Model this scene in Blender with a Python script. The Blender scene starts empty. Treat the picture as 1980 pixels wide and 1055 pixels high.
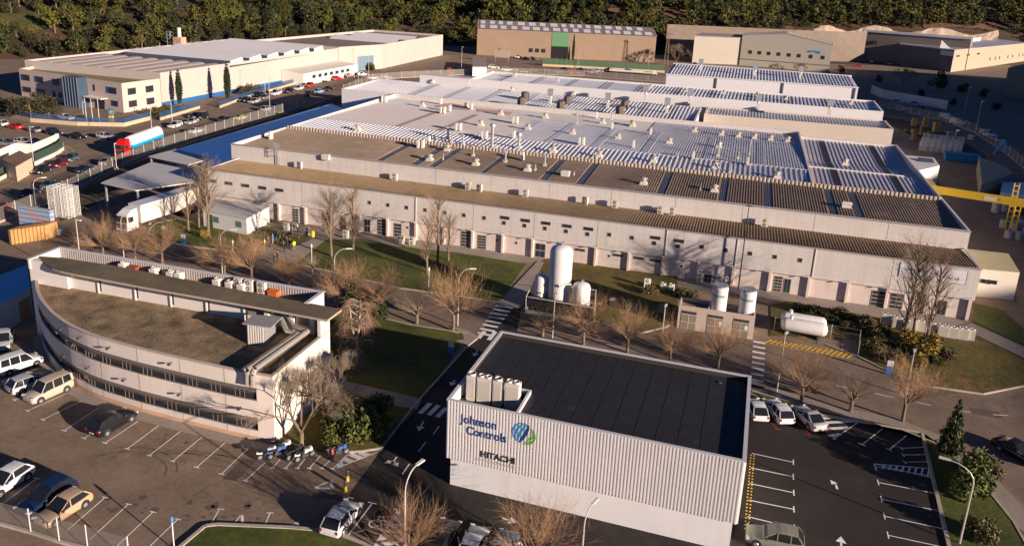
import bpy, math, random
from mathutils import Vector, Matrix
R = math.radians
random.seed(7)
scene = bpy.context.scene
COL = scene.collection
# ---------------------------------------------------------------- camera
CAMZ = 43.0
FPX, PITCH, ROLL, YAW, PPX, PPY = 1531.74, .2749, .0482, -.2722, 1001.8, 377.84
_cy, _sy = math.cos(YAW), math.sin(YAW)
FWD = Vector((_sy*math.cos(PITCH), _cy*math.cos(PITCH), -math.sin(PITCH)))
_r = Vector((_cy, -_sy, 0)); _u = _r.cross(FWD)
RT = _r*math.cos(ROLL) + _u*math.sin(ROLL); UP = -_r*math.sin(ROLL) + _u*math.cos(ROLL)
cam_d = bpy.data.cameras.new("Camera"); cam = bpy.data.objects.new("Camera", cam_d); COL.objects.link(cam)
m = Matrix((RT, UP, -FWD)).transposed().to_4x4(); m.translation = (0, 0, CAMZ); cam.matrix_world = m
cam_d.sensor_width = 36; cam_d.lens = FPX/1980*36
cam_d.shift_x = (990-PPX)/1980; cam_d.shift_y = (PPY-527.5)/1980
cam_d.clip_start = .5; cam_d.clip_end = 6000
scene.camera = cam
def P(x, y, z=0.0):
    """surveyed position on the level z of a point measured in the photograph (metres)"""
    d = FWD + RT*((x-PPX)/FPX) - UP*((y-PPY)/FPX)
    return Vector((0, 0, CAMZ)) + d*((z-CAMZ)/d.z)
def XY(x, y, z=0.0):
    p = P(x, y, z); return (p.x, p.y)
# ---------------------------------------------------------------- world and sun
SUN_EL, SUN_AZ = 13.6, -20.5          # azimuth of the sun, degrees from +X towards +Y
w = bpy.data.worlds.new("World"); scene.world = w; w.use_nodes = True
nt = w.node_tree; nt.nodes.clear()
sky = nt.nodes.new("ShaderNodeTexSky"); sky.sky_type = 'NISHITA'; sky.sun_disc = False
sky.sun_elevation = R(SUN_EL); sky.sun_rotation = R(90-SUN_AZ)
sky.air_density = .48; sky.dust_density = 0; sky.ozone_density = 6.0; sky.altitude = 200
bg = nt.nodes.new("ShaderNodeBackground"); bg.inputs[1].default_value = .05
ou = nt.nodes.new("ShaderNodeOutputWorld")
nt.links.new(sky.outputs[0], bg.inputs[0]); nt.links.new(bg.outputs[0], ou.inputs[0])
sd = bpy.data.lights.new("Sun", 'SUN'); sd.energy = 5.0; sd.angle = R(.5); sd.color = (1, .83, .68)
so = bpy.data.objects.new("Sun", sd); COL.objects.link(so)
sdir = Vector((math.cos(R(SUN_AZ))*math.cos(R(SUN_EL)), math.sin(R(SUN_AZ))*math.cos(R(SUN_EL)), math.sin(R(SUN_EL))))
so.rotation_euler = sdir.to_track_quat('Z', 'Y').to_euler(); so.location = (60, -30, 80)
scene.view_settings.view_transform = 'Standard'; scene.view_settings.look = 'None'
scene.view_settings.exposure = .76; scene.view_settings.gamma = 1
scene.view_settings.use_curve_mapping = False
# ---------------------------------------------------------------- materials
MATS = {}
def mat(name, col, rough=.7, metal=0., var=.0, scale=1., bump=0., grid=None, alpha=None, col2=None, spec=None, detail=4, streak=0., col3=None, sc3=.12, th3=.56):
    """procedural material. grid=(dx,x0,dz,z0,width,dark[,ax]) draws panel joints"""
    if name in MATS: return MATS[name]
    m = bpy.data.materials.new(name); m.use_nodes = True; MATS[name] = m
    n = m.node_tree.nodes; L = m.node_tree.links; b = n['Principled BSDF']
    b.inputs['Base Color'].default_value = (*col, 1); b.inputs['Roughness'].default_value = rough
    b.inputs['Metallic'].default_value = metal
    if spec is not None: b.inputs['Specular IOR Level'].default_value = spec
    g = n.new('ShaderNodeNewGeometry'); src = None
    if var > 0 or col2:
        t = n.new('ShaderNodeTexNoise'); t.inputs['Scale'].default_value = scale; t.inputs['Detail'].default_value = detail
        t.inputs['Roughness'].default_value = .65
        L.new(g.outputs['Position'], t.inputs['Vector'])
        t2 = n.new('ShaderNodeTexNoise'); t2.inputs['Scale'].default_value = scale*.13; t2.inputs['Detail'].default_value = 3
        L.new(g.outputs['Position'], t2.inputs['Vector'])
        ad = n.new('ShaderNodeMath'); ad.operation = 'ADD'; L.new(t.outputs['Fac'], ad.inputs[0]); L.new(t2.outputs['Fac'], ad.inputs[1])
        mr = n.new('ShaderNodeMapRange'); mr.inputs['From Min'].default_value = .72; mr.inputs['From Max'].default_value = 1.28
        L.new(ad.outputs[0], mr.inputs['Value'])
        mx = n.new('ShaderNodeMixRGB'); L.new(mr.outputs[0], mx.inputs[0])
        if col2: c1, c2 = col, col2
        else: c1 = tuple(c*(1-var) for c in col); c2 = tuple(min(1, c*(1+var)) for c in col)
        mx.inputs[1].default_value = (*c1, 1); mx.inputs[2].default_value = (*c2, 1)
        src = mx.outputs[0]
        if bump > 0:
            bp = n.new('ShaderNodeBump'); bp.inputs['Distance'].default_value = bump; bp.inputs['Strength'].default_value = .8
            L.new(t.outputs['Fac'], bp.inputs['Height']); L.new(bp.outputs[0], b.inputs['Normal'])
    if grid:
        dx, x0, dz, z0, wd, dk = grid[:6]; ax = grid[6] if len(grid) > 6 else 'X'
        sp = n.new('ShaderNodeSeparateXYZ'); L.new(g.outputs['Position'], sp.inputs[0])
        def line(o, d, o0):
            a = n.new('ShaderNodeMath'); a.operation = 'ADD'; a.inputs[1].default_value = 1000*d-o0; L.new(o, a.inputs[0])
            q = n.new('ShaderNodeMath'); q.operation = 'MODULO'; q.inputs[1].default_value = d; L.new(a.outputs[0], q.inputs[0])
            r = n.new('ShaderNodeMath'); r.operation = 'LESS_THAN'; r.inputs[1].default_value = wd; L.new(q.outputs[0], r.inputs[0]); return r.outputs[0]
        outs = []
        if dx: outs.append(line(sp.outputs[ax], dx, x0))
        if dz: outs.append(line(sp.outputs['Z'], dz, z0))
        o = outs[0]
        if len(outs) == 2:
            mm = n.new('ShaderNodeMath'); mm.operation = 'MAXIMUM'; L.new(outs[0], mm.inputs[0]); L.new(outs[1], mm.inputs[1]); o = mm.outputs[0]
        m2 = n.new('ShaderNodeMixRGB'); L.new(o, m2.inputs[0])
        if src: L.new(src, m2.inputs[1])
        else: m2.inputs[1].default_value = (*col, 1)
        m2.inputs[2].default_value = (*[c*dk for c in col], 1); src = m2.outputs[0]
    if src and col3:      # worn patches of another colour
        t3 = n.new('ShaderNodeTexNoise'); t3.inputs['Scale'].default_value = sc3; t3.inputs['Detail'].default_value = 6; t3.inputs['Roughness'].default_value = .7
        L.new(g.outputs['Position'], t3.inputs['Vector'])
        r3 = n.new('ShaderNodeMapRange'); r3.inputs['From Min'].default_value = th3; r3.inputs['From Max'].default_value = th3+.10; L.new(t3.outputs['Fac'], r3.inputs['Value'])
        m3 = n.new('ShaderNodeMixRGB'); L.new(r3.outputs[0], m3.inputs[0]); L.new(src, m3.inputs[1]); m3.inputs[2].default_value = (*col3, 1); src = m3.outputs[0]
    if src and streak:    # vertical dirt runs on walls
        mp = n.new('ShaderNodeMapping'); mp.inputs['Scale'].default_value = (1.6, 1.6, .10); L.new(g.outputs['Position'], mp.inputs['Vector'])
        t4 = n.new('ShaderNodeTexNoise'); t4.inputs['Scale'].default_value = 1.0; t4.inputs['Detail'].default_value = 6; t4.inputs['Roughness'].default_value = .7; L.new(mp.outputs[0], t4.inputs['Vector'])
        r4 = n.new('ShaderNodeMapRange'); r4.inputs['From Min'].default_value = .46; r4.inputs['From Max'].default_value = .72; r4.inputs['To Max'].default_value = streak; L.new(t4.outputs['Fac'], r4.inputs['Value'])
        m4 = n.new('ShaderNodeMixRGB'); L.new(r4.outputs[0], m4.inputs[0]); L.new(src, m4.inputs[1]); m4.inputs[2].default_value = (*[c*.55 for c in col], 1); src = m4.outputs[0]
    if src: L.new(src, b.inputs['Base Color'])
    if alpha is not None: b.inputs['Alpha'].default_value = alpha
    return m
def paint(name, col, rough=.25): return mat(name, col, rough, 0, spec=.5)
# ---------------------------------------------------------------- mesh building
class MB:
    def __init__(s): s.v = []; s.f = []; s.mi = []; s.k = 0
    def face(s, pts):
        i = len(s.v); s.v += [tuple(p) for p in pts]; s.f.append(tuple(range(i, i+len(pts)))); s.mi.append(s.k)
    def box(s, x0, x1, y0, y1, z0, z1, M=None):
        c = [(x0,y0,z0),(x1,y0,z0),(x1,y1,z0),(x0,y1,z0),(x0,y0,z1),(x1,y0,z1),(x1,y1,z1),(x0,y1,z1)]
        s.hexa(c, M)
    def hexa(s, c, M=None):
        if M is not None: c = [tuple(M @ Vector(p)) for p in c]
        i = len(s.v); s.v += [tuple(p) for p in c]
        for q in ((0,3,2,1),(4,5,6,7),(0,1,5,4),(1,2,6,5),(2,3,7,6),(3,0,4,7)):
            s.f.append(tuple(i+j for j in q)); s.mi.append(s.k)
    def prism(s, poly, z0, z1, cap=True, bottom=False):
        n = len(poly); i = len(s.v)
        zz = (lambda z, p: z(p) if callable(z) else z)
        s.v += [(p[0], p[1], zz(z0, p)) for p in poly] + [(p[0], p[1], zz(z1, p)) for p in poly]
        for j in range(n):
            k = (j+1) % n; s.f.append((i+j, i+k, i+n+k, i+n+j)); s.mi.append(s.k)
        if cap: s.f.append(tuple(i+n+j for j in range(n))); s.mi.append(s.k)
        if bottom: s.f.append(tuple(i+n-1-j for j in range(n))); s.mi.append(s.k)
    def cyl(s, a, b, r0, r1=None, n=10, cap=True):
        a = Vector(a); b = Vector(b); r1 = r0 if r1 is None else r1
        d = (b-a)
        if d.length < 1e-6: return
        d.normalize(); t = Vector((0,0,1)) if abs(d.z) < .9 else Vector((1,0,0))
        u = d.cross(t).normalized(); v = d.cross(u); i = len(s.v)
        for c, r in ((a, r0), (b, r1)):
            for k in range(n):
                th = 2*math.pi*k/n; s.v.append(tuple(c+(u*math.cos(th)+v*math.sin(th))*r))
        for k in range(n):
            q = (k+1) % n; s.f.append((i+k, i+n+k, i+n+q, i+q)); s.mi.append(s.k)
        if cap:
            s.f.append(tuple(i+k for k in range(n))); s.mi.append(s.k)
            s.f.append(tuple(i+n+n-1-k for k in range(n))); s.mi.append(s.k)
    def tube(s, pts, r, n=8):
        rr = r if isinstance(r, (list, tuple)) else [r]*len(pts)
        for j in range(len(pts)-1): s.cyl(pts[j], pts[j+1], rr[j], rr[j+1], n, cap=(j in (0, len(pts)-2)))
    def lathe(s, c, prof, n=16):
        i = len(s.v)
        for (r, z) in prof:
            for k in range(n):
                th = 2*math.pi*k/n; s.v.append((c[0]+r*math.cos(th), c[1]+r*math.sin(th), c[2]+z))
        for j in range(len(prof)-1):
            for k in range(n):
                q = (k+1) % n; s.f.append((i+j*n+k, i+j*n+q, i+(j+1)*n+q, i+(j+1)*n+k)); s.mi.append(s.k)
        s.f.append(tuple(i+(len(prof)-1)*n+k for k in range(n))); s.mi.append(s.k)
    def sheet(s, a, b, c, d, pitch, w, h, e=None, off=0., mask=None):
        """ribbed sheet over the quad a-b (across the ribs) / a-d (along them)"""
        a, b, c, d = map(Vector, (a, b, c, d)); L = (b-a).length
        N = max(1, round(L/pitch)); e = w*.35 if e is None else e
        nv = (b-a).cross(d-a).normalized()
        ts = [(0., 0.)]
        for k in range(N):
            u = (k+.5)*L/N + off
            if mask and not mask((a+(b-a)*(u/L)).x): continue
            ts += [(u-w/2-e, 0), (u-w/2, h), (u+w/2, h), (u+w/2+e, 0)]
        ts.append((L, 0.)); i = len(s.v)
        for (u, z) in ts:
            u = min(max(u, 0), L); t = u/L; s.v.append(tuple(a+(b-a)*t+nv*z)); s.v.append(tuple(d+(c-d)*t+nv*z))
        for k in range(len(ts)-1):
            j = i+2*k; s.f.append((j, j+2, j+3, j+1)); s.mi.append(s.k)
    def build(s, name, mats, parent=None, smooth=False):
        me = bpy.data.meshes.new(name); me.from_pydata(s.v, [], s.f)
        for mm in (mats if isinstance(mats, (list, tuple)) else [mats]): me.materials.append(mm)
        if any(s.mi): me.polygons.foreach_set('material_index', s.mi)
        if smooth: me.polygons.foreach_set('use_smooth', [True]*len(me.polygons))
        me.update()
        o = bpy.data.objects.new(name, me); COL.objects.link(o)
        if parent is not None:
            # vertices were given in world space: bring them into the frame of the thing
            me.transform(WM[root_of(parent)].inverted()); o.parent = parent
        else: WM[o.name] = Matrix()
        return o
WM = {}
def root_of(o):
    while o.parent: o = o.parent
    return o.name
def tag(o, label=None, cat=None, group=None, kind=None):
    if label: o['label'] = label
    if cat: o['category'] = cat
    if group: o['group'] = group
    if kind: o['kind'] = kind
    return o
def thing(name, label, cat, loc=(0,0,0), rz=0, group=None):
    o = bpy.data.objects.new(name, None); COL.objects.link(o); o.empty_display_size = .5
    o.location = loc; o.rotation_euler = (0, 0, rz)
    WM[o.name] = Matrix.Translation(loc) @ Matrix.Rotation(rz, 4, 'Z')
    return tag(o, label, cat, group)
def kids(o): return KID.get(o.name, [])
def copy_tree(o, parent=None):
    c = o.copy(); COL.objects.link(c)
    if parent is not None: c.parent = parent
    for ch in [x for x in PROTO_CH[o.name]] if o.name in PROTO_CH else []: copy_tree(ch, c)
    return c
PROTO_CH = {}
def remember(root):
    """note the children of a prototype once, so that copying it stays quick"""
    for o in [root] + [x for x in bpy.data.objects if root_of(x) == root.name and x != root]:
        PROTO_CH[o.name] = [x for x in bpy.data.objects if x.parent == o]
    return root
def place(proto, loc, rz=0, scale=None, label=None, group=None, used=set()):
    if proto.name not in used: used.add(proto.name); o = proto
    else: o = copy_tree(proto)
    o.location = loc; o.rotation_euler = (0, 0, rz)
    if scale: o.scale = scale if isinstance(scale, tuple) else (scale,)*3
    if label: o['label'] = label
    if group: o['group'] = group
    return o
ORD = 'first second third fourth fifth sixth seventh eighth ninth tenth eleventh twelfth thirteenth fourteenth fifteenth sixteenth seventeenth eighteenth nineteenth twentieth'.split()
ORD += ['twenty-'+o for o in ORD[:9]]+['thirtieth']+['thirty-'+o for o in ORD[:9]]+['fortieth']+['forty-'+o for o in ORD[:9]]+['fiftieth']+['fifty-'+o for o in ORD[:9]]
def text(body, size, M, material, parent, name='lettering', extr=.01, bold=0.0, sx=1.0, align='LEFT'):
    cu = bpy.data.curves.new(name, 'FONT'); cu.body = body; cu.size = size; cu.extrude = extr; cu.offset = bold; cu.align_x = align
    ob = bpy.data.objects.new(name, cu); COL.objects.link(ob)
    dg = bpy.context.evaluated_depsgraph_get(); me = bpy.data.meshes.new_from_object(ob.evaluated_get(dg))
    bpy.data.objects.remove(ob); me.transform(Matrix.Diagonal((sx, 1, 1, 1))); me.transform(M)
    me.materials.clear(); me.materials.append(material)
    o = bpy.data.objects.new(name, me); COL.objects.link(o)
    me.transform(WM[root_of(parent)].inverted()); o.parent = parent
    return o
def wallM(o, ex):
    """frame of a wall: text x runs along ex, text y runs up, out of the wall"""
    ex = Vector(ex).normalized(); ez = ex.cross(Vector((0,0,1))); mm = Matrix((ex, Vector((0,0,1)), ez)).transposed().to_4x4()
    mm.translation = o; return mm
# palette -------------------------------------------------
m_old = mat('old_asphalt', (.225,.160,.112), .9, var=.28, scale=2.2, bump=.01, detail=10, col3=(.17,.115,.075), sc3=.22, th3=.55)
m_road = mat('road_asphalt', (.20,.14,.10), .9, var=.26, scale=2.2, bump=.01, detail=10, col3=(.12,.092,.075), sc3=.3, th3=.56)
m_new = mat('new_asphalt', (.022,.0165,.0145), .85, var=.35, scale=2.5, bump=.008, detail=10, col3=(.040,.030,.025), sc3=.25, th3=.57)
m_conc = mat('concrete_paving', (.30,.25,.21), .9, var=.15, scale=2, grid=(1.2, 0, 0, 0, .03, .75))
m_kerb = mat('kerb_stone', (.42,.36,.30), .85, var=.2, scale=2)
m_white = mat('white_line_paint', (.80,.76,.74), .7, var=.2, scale=6)
m_yell = mat('yellow_line_paint', (.75,.45,.03), .7, var=.25, scale=6)
m_red = mat('red_line_paint', (.5,.04,.04), .7, var=.2, scale=5)
m_grass = mat('lawn_grass', (.026,.040,.002), .95, scale=1.6, col2=(.105,.112,.010), bump=.08, detail=10, col3=(.15,.09,.022), sc3=.25, th3=.60)
m_grass2 = mat('rough_grass', (.040,.042,.004), .95, scale=1.1, col2=(.16,.115,.018), bump=.1, detail=10, col3=(.21,.105,.035), sc3=.2, th3=.56)
m_soil = mat('dry_soil', (.20,.125,.07), .95, var=.3, scale=.5, bump=.05)
m_wallw = mat('factory_panel', (.66,.60,.56), .6, var=.05, scale=.4, grid=(0, 0, 1.18, .12, .035, .78), streak=.30)
m_wallp = mat('plinth_render', (.68,.57,.52), .8, var=.09, scale=.8, streak=.35)
m_joint = mat('joint_sealant', (.25,.22,.21), .8)
m_glass = mat('dark_glass', (.03,.035,.045), .08, spec=.6)
m_frame = mat('grey_frame', (.30,.28,.26), .5)
m_dark = mat('dark_metal', (.05,.05,.055), .5)
m_brown = mat('fibre_cement_brown', (.27,.20,.15), .75, var=.22, scale=.8, col3=(.36,.28,.21), sc3=.10, th3=.55)
m_tan = mat('fibre_cement_tan', (.30,.205,.12), .8, var=.22, scale=.8, col3=(.22,.165,.08), sc3=.3, th3=.54)
m_skyl = mat('blue_grey_rooflight', (.085,.095,.13), .45, var=.1, scale=.5)
m_galv = mat('galvanised_roof', (.58,.58,.64), .5, metal=.05, var=.10, scale=.35, col3=(.66,.63,.65), sc3=.07, th3=.52)
m_pale = mat('pale_roof_sheet', (.68,.64,.63), .5, var=.06, scale=.3)
m_white_s = mat('white_sheet', (.72,.70,.70), .45, var=.03, scale=.3)
m_acw = mat('unit_casing', (.66,.62,.56), .5, var=.06, scale=3)
m_steel = mat('galvanised_steel', (.50,.50,.50), .4, metal=.5, var=.1, scale=3)
m_blue = mat('blue_render', (.02,.12,.32), .5, var=.1, scale=1)
m_cream = mat('cream_panel', (.50,.42,.37), .7, var=.06, scale=.3, grid=(2.4, 0, 0, 0, .04, .88))
m_creamy = mat('cream_panel_side', (.50,.43,.385), .7, var=.06, scale=.3, streak=.2, grid=(2.4, 0, 0, 0, .04, .9, 'Y'))
m_tyre = mat('tyre_rubber', (.02,.02,.02), .8); m_rim = mat('alloy_rim', (.45,.45,.46), .35, metal=.6)
m_lampw = mat('lamp_white', (.72,.70,.66), .4); m_red2 = mat('red_plastic', (.45,.03,.02), .4)
m_bark = mat('bark', (.19,.135,.09), .9, var=.3, scale=4); m_twig = mat('twig', (.28,.19,.12), .9, var=.25, scale=4)
m_bwhite = mat('birch_bark', (.42,.34,.27), .8, var=.2, scale=4)
# ================================================================ SETTING
# ---- terrain: flat works platform, wooded slope behind, unseen spur added to the east
def smooth(t): t = min(1, max(0, t)); return t*t*(3-2*t)
BL = [(-460,120),(-300,232),(-236,300),(-190,430),(-60,478),(25,512),(80,592),(150,625),(230,685),(330,745),(600,760)]
def dist_line(x, y):
    best = 1e9; sg = 1
    for (ax, ay), (bx, by) in zip(BL, BL[1:]):
        dx, dy = bx-ax, by-ay; t = max(0, min(1, ((x-ax)*dx+(y-ay)*dy)/(dx*dx+dy*dy)))
        qx, qy = ax+dx*t, ay+dy*t; d = math.hypot(x-qx, y-qy)
        if d < best: best = d; sg = 1 if (dx*(y-qy)-dy*(x-qx)) > 0 else -1
    return best*sg
def ter(x, y):
    d = dist_line(x, y); z = 0
    if d > 0: z = .27*max(0, d-6) if d > 6 else 0
    z = min(z, 95) + (1.5*math.sin(x*.05)*math.cos(y*.045) if d > 20 else 0)
    # out-of-view east spur, added and shaped to shade the eastern yards
    e = smooth((x-170)/125.) * smooth((y+140)/90.) * smooth((520-y)/160.)
    return max(z, 66*e) if e > 0 else z
mb = MB()
xs = [-2600,-1800,-1200,-800]+list(range(-640,-40,20))+list(range(-40,160,20))+list(range(160,640,20))+[700,900,1300,2000,2800]
ys = [-900,-400,-200]+list(range(-140,120,20))+list(range(120,900,20))+[1000,1300,1800,2600]
i0 = {}
for j, yy in enumerate(ys):
    for i, xx in enumerate(xs):
        i0[i, j] = len(mb.v); z = ter(xx, yy); mb.v.append((xx, yy, z if z > .01 else -.03))
for j in range(len(ys)-1):
    for i in range(len(xs)-1):
        mb.f.append((i0[i,j], i0[i+1,j], i0[i+1,j+1], i0[i,j+1])); mb.mi.append(0)
m_hill = mat('hillside_soil', (.022,.024,.010), .95, scale=.03, col2=(.15,.070,.032), detail=8)
g = mb.build('ground', m_hill, smooth=True); tag(g, kind='structure')
def flat(name, poly, z, material, px=True):
    mb = MB(); mb.face([(*(XY(*p) if px else p), z) for p in poly]); o = mb.build(name, material); tag(o, kind='structure'); return o
def kerb(name, pts, w=.22, h=.13, px=True, z=0, material=None):
    mb = MB(); q = [Vector((*(XY(*p) if px else p), 0)) for p in pts]
    for a, b in zip(q, q[1:]):
        d = (b-a).normalized(); n = Vector((-d.y, d.x, 0))*w/2
        mb.hexa([(*(a+n).xy, z), (*(a-n).xy, z), (*(b-n).xy, z), (*(b+n).xy, z), (*(a+n).xy, z+h), (*(a-n).xy, z+h), (*(b-n).xy, z+h), (*(b+n).xy, z+h)])
    o = mb.build(name, material or m_kerb); tag(o, kind='structure'); return o
# whole developed platform
flat('yard_asphalt', [(-330,20),(60,20),(110,60),(160,140),(160,580),(60,500),(-60,470),(-195,425),(-240,300),(-300,228),(-330,200)], 0, m_old, px=False)
# new black asphalt: access road and right-hand car park
NEW = [(1008,597),(962,590),(925,650),(903,668),(803,782),(738,868),(672,958),(690,1010),(735,1062),(1300,1130),(1848,1130),(1782,838),(1660,815),(1500,785),(1452,770),(1452,735),(1000,640)]
flat('access_road', NEW, .006, m_new)
# internal road between lawns
ROAD = [(150,480),(290,452),(312,476),(400,489),(520,500),(585,517),(770,562),(962,590),(1008,597),(1140,626),(1240,645),(1290,636),(1310,640),(1480,655),(1640,690),(1700,712),(1780,748),(1900,764),(2000,752),(2040,1000),(1900,905),(1830,850),(1740,815),(1600,785),(1456,745),(1000,628),(925,650),(905,652),(880,645),(700,600),(640,585),(560,560),(300,500)]
flat('internal_road', ROAD, .004, m_road)
# lawns
def lawn(name, pts, z=.09, mt=None):
    mb = MB(); mb.prism([XY(*p) for p in pts], -.02, z); o = mb.build(name, mt or m_grass); tag(o, kind='structure')
    return o
lawn('lawn', [(287,451),(300,433),(340,424),(405,438),(525,438),(560,445),(604,463),(560,482),(530,478),(505,476),(500,492),(440,485),(370,477),(310,466)])
lawn('lawn', [(572,510),(627,465),(697,462),(771,477),(884,489),(1000,508),(1018,510),(966,584),(905,574),(770,556),(640,524)])
lawn('lawn', [(640,590),(700,606),(790,628),(870,641),(895,648),(897,657),(880,680),(815,772),(706,746),(672,739),(640,700)])
lawn('lawn', [(540,855),(600,800),(680,759),(731,780),(806,792),(738,862),(733,868),(700,871),(660,874),(560,866)], mt=m_grass2)
lawn('lawn', [(1085,488),(1150,499),(1245,512),(1310,523),(1310,590),(1300,626),(1285,632),(1240,643),(1150,620),(1140,585),(1020,590),(1010,600),(1006,590),(1050,505)], mt=m_grass2)
lawn('lawn', [(1526,583),(1600,596),(1715,618),(1790,630),(1870,640),(1990,700),(1990,742),(1900,760),(1780,743),(1702,708),(1660,690),(1655,655),(1490,650),(1490,590)], mt=m_grass2)
lawn('lawn', [(1882,586),(1940,600),(1990,650),(1990,672),(1880,622)])
lawn('lawn', [(1455,757),(1600,797),(1700,822),(1740,830),(1820,862),(1900,935),(1960,1010),(2010,1100),(1850,1120),(1783,836),(1660,813),(1500,784)])
lawn('lawn', [(397,1021),(420,1019),(560,1024),(640,1031),(690,1050),(740,1075),(730,1100),(300,1110)], z=.14)
flat('trodden_earth', [(455,470),(490,462),(560,478),(575,492),(530,512),(470,495)], .096, m_soil)
# pavements and paths
flat('pavement', [(390,425),(400,417),(1500,548),(1873,623),(1880,640),(1790,630),(1600,596),(1526,583),(1310,553),(1040,506),(1000,508),(884,489),(771,477),(697,462),(627,465),(600,452),(520,440)], .012, m_conc)
flat('footpath', [(604,463),(628,466),(572,511),(500,500),(505,477),(560,482)], .10, m_conc)
flat('footpath', [(1040,505),(1052,508),(1010,592),(1006,598),(962,590),(966,583)], .10, m_conc)
flat('footpath', [(672,739),(706,746),(816,772),(806,792),(731,780),(680,759),(640,730),(650,700)], .10, m_conc)
flat('footpath', [(1850,632),(1880,626),(1990,677),(1990,698),(1870,640)], .104, m_conc)
flat('pavement', [(1000,612),(1456,738),(1600,781),(1740,811),(1830,846),(1900,900),(2010,1010),(2010,1060),(1960,1010),(1900,935),(1820,862),(1740,830),(1600,797),(1456,757)], .03, m_conc)
flat('pavement', [(870,630),(905,640),(925,652),(904,668),(880,660),(897,657),(895,648)], .11, m_conc)
# strip of paving along the curved office
OFF = [(-74.9,65.8),(-72.4,63.5),(-69.7,61.5),(-66.1,59.4),(-62.7,57.9),(-59.3,56.95),(-57.2,56.6),(-52.5,56.15),(-47.7,55.95),(-42.6,55.8),(-40.3,55.8),(-37.8,55.95)]
mb = MB()
for a, b in zip(OFF, OFF[1:]): mb.face([(*b,.02), (*a,.02), (a[0],a[1]-1.3,.02), (b[0],b[1]-1.3,.02)])
tag(mb.build('pavement', m_conc), kind='structure')
# kerbs
kerb('kerb', [(287,451),(310,466),(370,477),(440,485),(500,492)])
kerb('kerb', [(287,451),(290,443),(300,433),(340,424)])
kerb('kerb', [(572,511),(640,525),(770,557),(905,575),(966,585)])
kerb('kerb', [(640,590),(700,606),(790,628),(870,640),(905,646),(922,655),(905,668),(803,782),(738,866),(700,872),(655,875)])
kerb('kerb', [(1010,601),(1020,592),(1060,606),(1140,622),(1150,621),(1240,644),(1285,633),(1302,625)])
kerb('kerb', [(1600,668),(1660,690),(1700,710),(1780,745),(1900,762),(1990,744)])
kerb('kerb', [(1455,757),(1600,797),(1700,822),(1740,830),(1820,862),(1900,935),(1960,1010),(2010,1100)])
kerb('kerb', [(1500,786),(1660,815),(1783,838),(1850,1120)], w=.3, h=.16)
kerb('kerb', [(390,1110),(345,1062),(397,1019),(420,1016),(560,1022),(640,1029),(700,1052),(760,1085)], w=.3, h=.22)
# ---- painted markings
mk = MB(); mk2 = MB(); mk3 = MB()
def seg(a, b, w=.11, z=.016, M=None, px=True):
    M = M or mk
    a = Vector(XY(*a)) if px else Vector(a); b = Vector(XY(*b)) if px else Vector(b)
    d = (b-a).normalized(); n = Vector((-d.y, d.x))*w/2
    M.face([(*(a-n), z), (*(b-n), z), (*(b+n), z), (*(a+n), z)])
def tee(a, b, w=.11, t=.55, z=.016, M=None):
    """bay line from a (open end, with a cross bar) to b"""
    A = Vector(XY(*a)); B = Vector(XY(*b)); seg(A, B, w, z, M, px=False)
    if t:
        d = (B-A).normalized(); n = Vector((-d.y, d.x))
        seg(A-n*t/2, A+n*t/2, w, z+.003, M, px=False)
for a, b in [((5,737),(74,712)),((14,755),(60,728)),((28,773),(100,742)),((53,794),(135,757)),((83,811),(162,772)),((124,832),(192,787)),((162,847),(203,822)),
             ((203,856),(267,814)),((246,867),(310,820)),((289,880),(352,831)),((334,891),(396,840)),((380,903),(440,851)),((428,916),(484,862)),((474,929),(512,894))]: tee(a, b)
for a, b in [((4,974),(72,924)),((108,972),(160,946)),((128,1026),(203,961)),((174,1042),(248,974)),((226,1055),(296,989)),((290,1055),(344,1003)),((380,1080),(422,1012))]: tee(b, a)
seg((408,1012),(424,984)); seg((420,983),(434,984))
for x, y in [(460,1002),(567,1015)]:
    seg((x-7,y+9),(x+5,y-6), .12); seg((x+9,y+8),(x+8,y-7), .22)
tee((522,991),(510,1020)); tee((720,972),(667,1043), t=.8)
seg((664,966),(674,961)); seg((674,961),(684,963)); seg((664,966),(667,962))
# motorcycle bays
for a, b in [((527,904),(542,887)),((552,905),(570,884)),((575,905),(590,886)),((598,905),(620,880)),((622,905),(640,887)),((643,906),(674,875))]: tee(a, b, t=.45)
# hatched triangle at the bend
seg((650,905),(741,869), .14); seg((650,905),(676,873), .14); seg((676,873),(741,869), .14)
for a, b in [((655,895),(662,902)),((664,886),(681,893)),((677,877),(698,886)),((695,874),(712,880))]:
    seg(a, b, .55, .018)
# give-way triangle
seg((607,942),(640,929), .16); seg((640,929),(642,944), .3); seg((642,944),(607,942), .16)
# arrows
def arrow(tail, head, w=.16, hw=.42, hl=.8, z=.016):
    A = Vector(XY(*tail)); B = Vector(XY(*head)); d = (B-A).normalized(); n = Vector((-d.y, d.x)); C = B-d*hl
    seg(A, C, w, z, px=False); mk.face([(*(C-n*hw), z), (*B, z), (*(C+n*hw), z)])
arrow((923,677),(916,689)); arrow((880,734),(871,746)); arrow((819,814),(809,833)); arrow((971,1001),(1003,1010))
arrow((1627,1075),(1626,1036)); seg((1619,945),(1616,936), .2); arrow((1616,937),(1605,927), hw=.32, hl=.6)
arrow((762,890),(742,895), hw=.3, hl=.6, w=.13); arrow((762,890),(769,902), hw=.3, hl=.6, w=.13); seg((767,883),(762,890), .15)
for a, b in [((849,823),(838,839)),((823,854),(809,873)),((792,896),(778,916))]: seg(a, b, .13)
for a, b in [((1495,720),(1505,722)),((1560,734),(1585,740)),((1618,745),(1640,750)),((1692,760),(1727,768)),((1772,777),(1800,783)),((1845,791),(1878,797)),((1920,801),(1950,803))]: seg(a, b, .12, .012)
seg((1010,572+10),(1010,583), .01)
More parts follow.
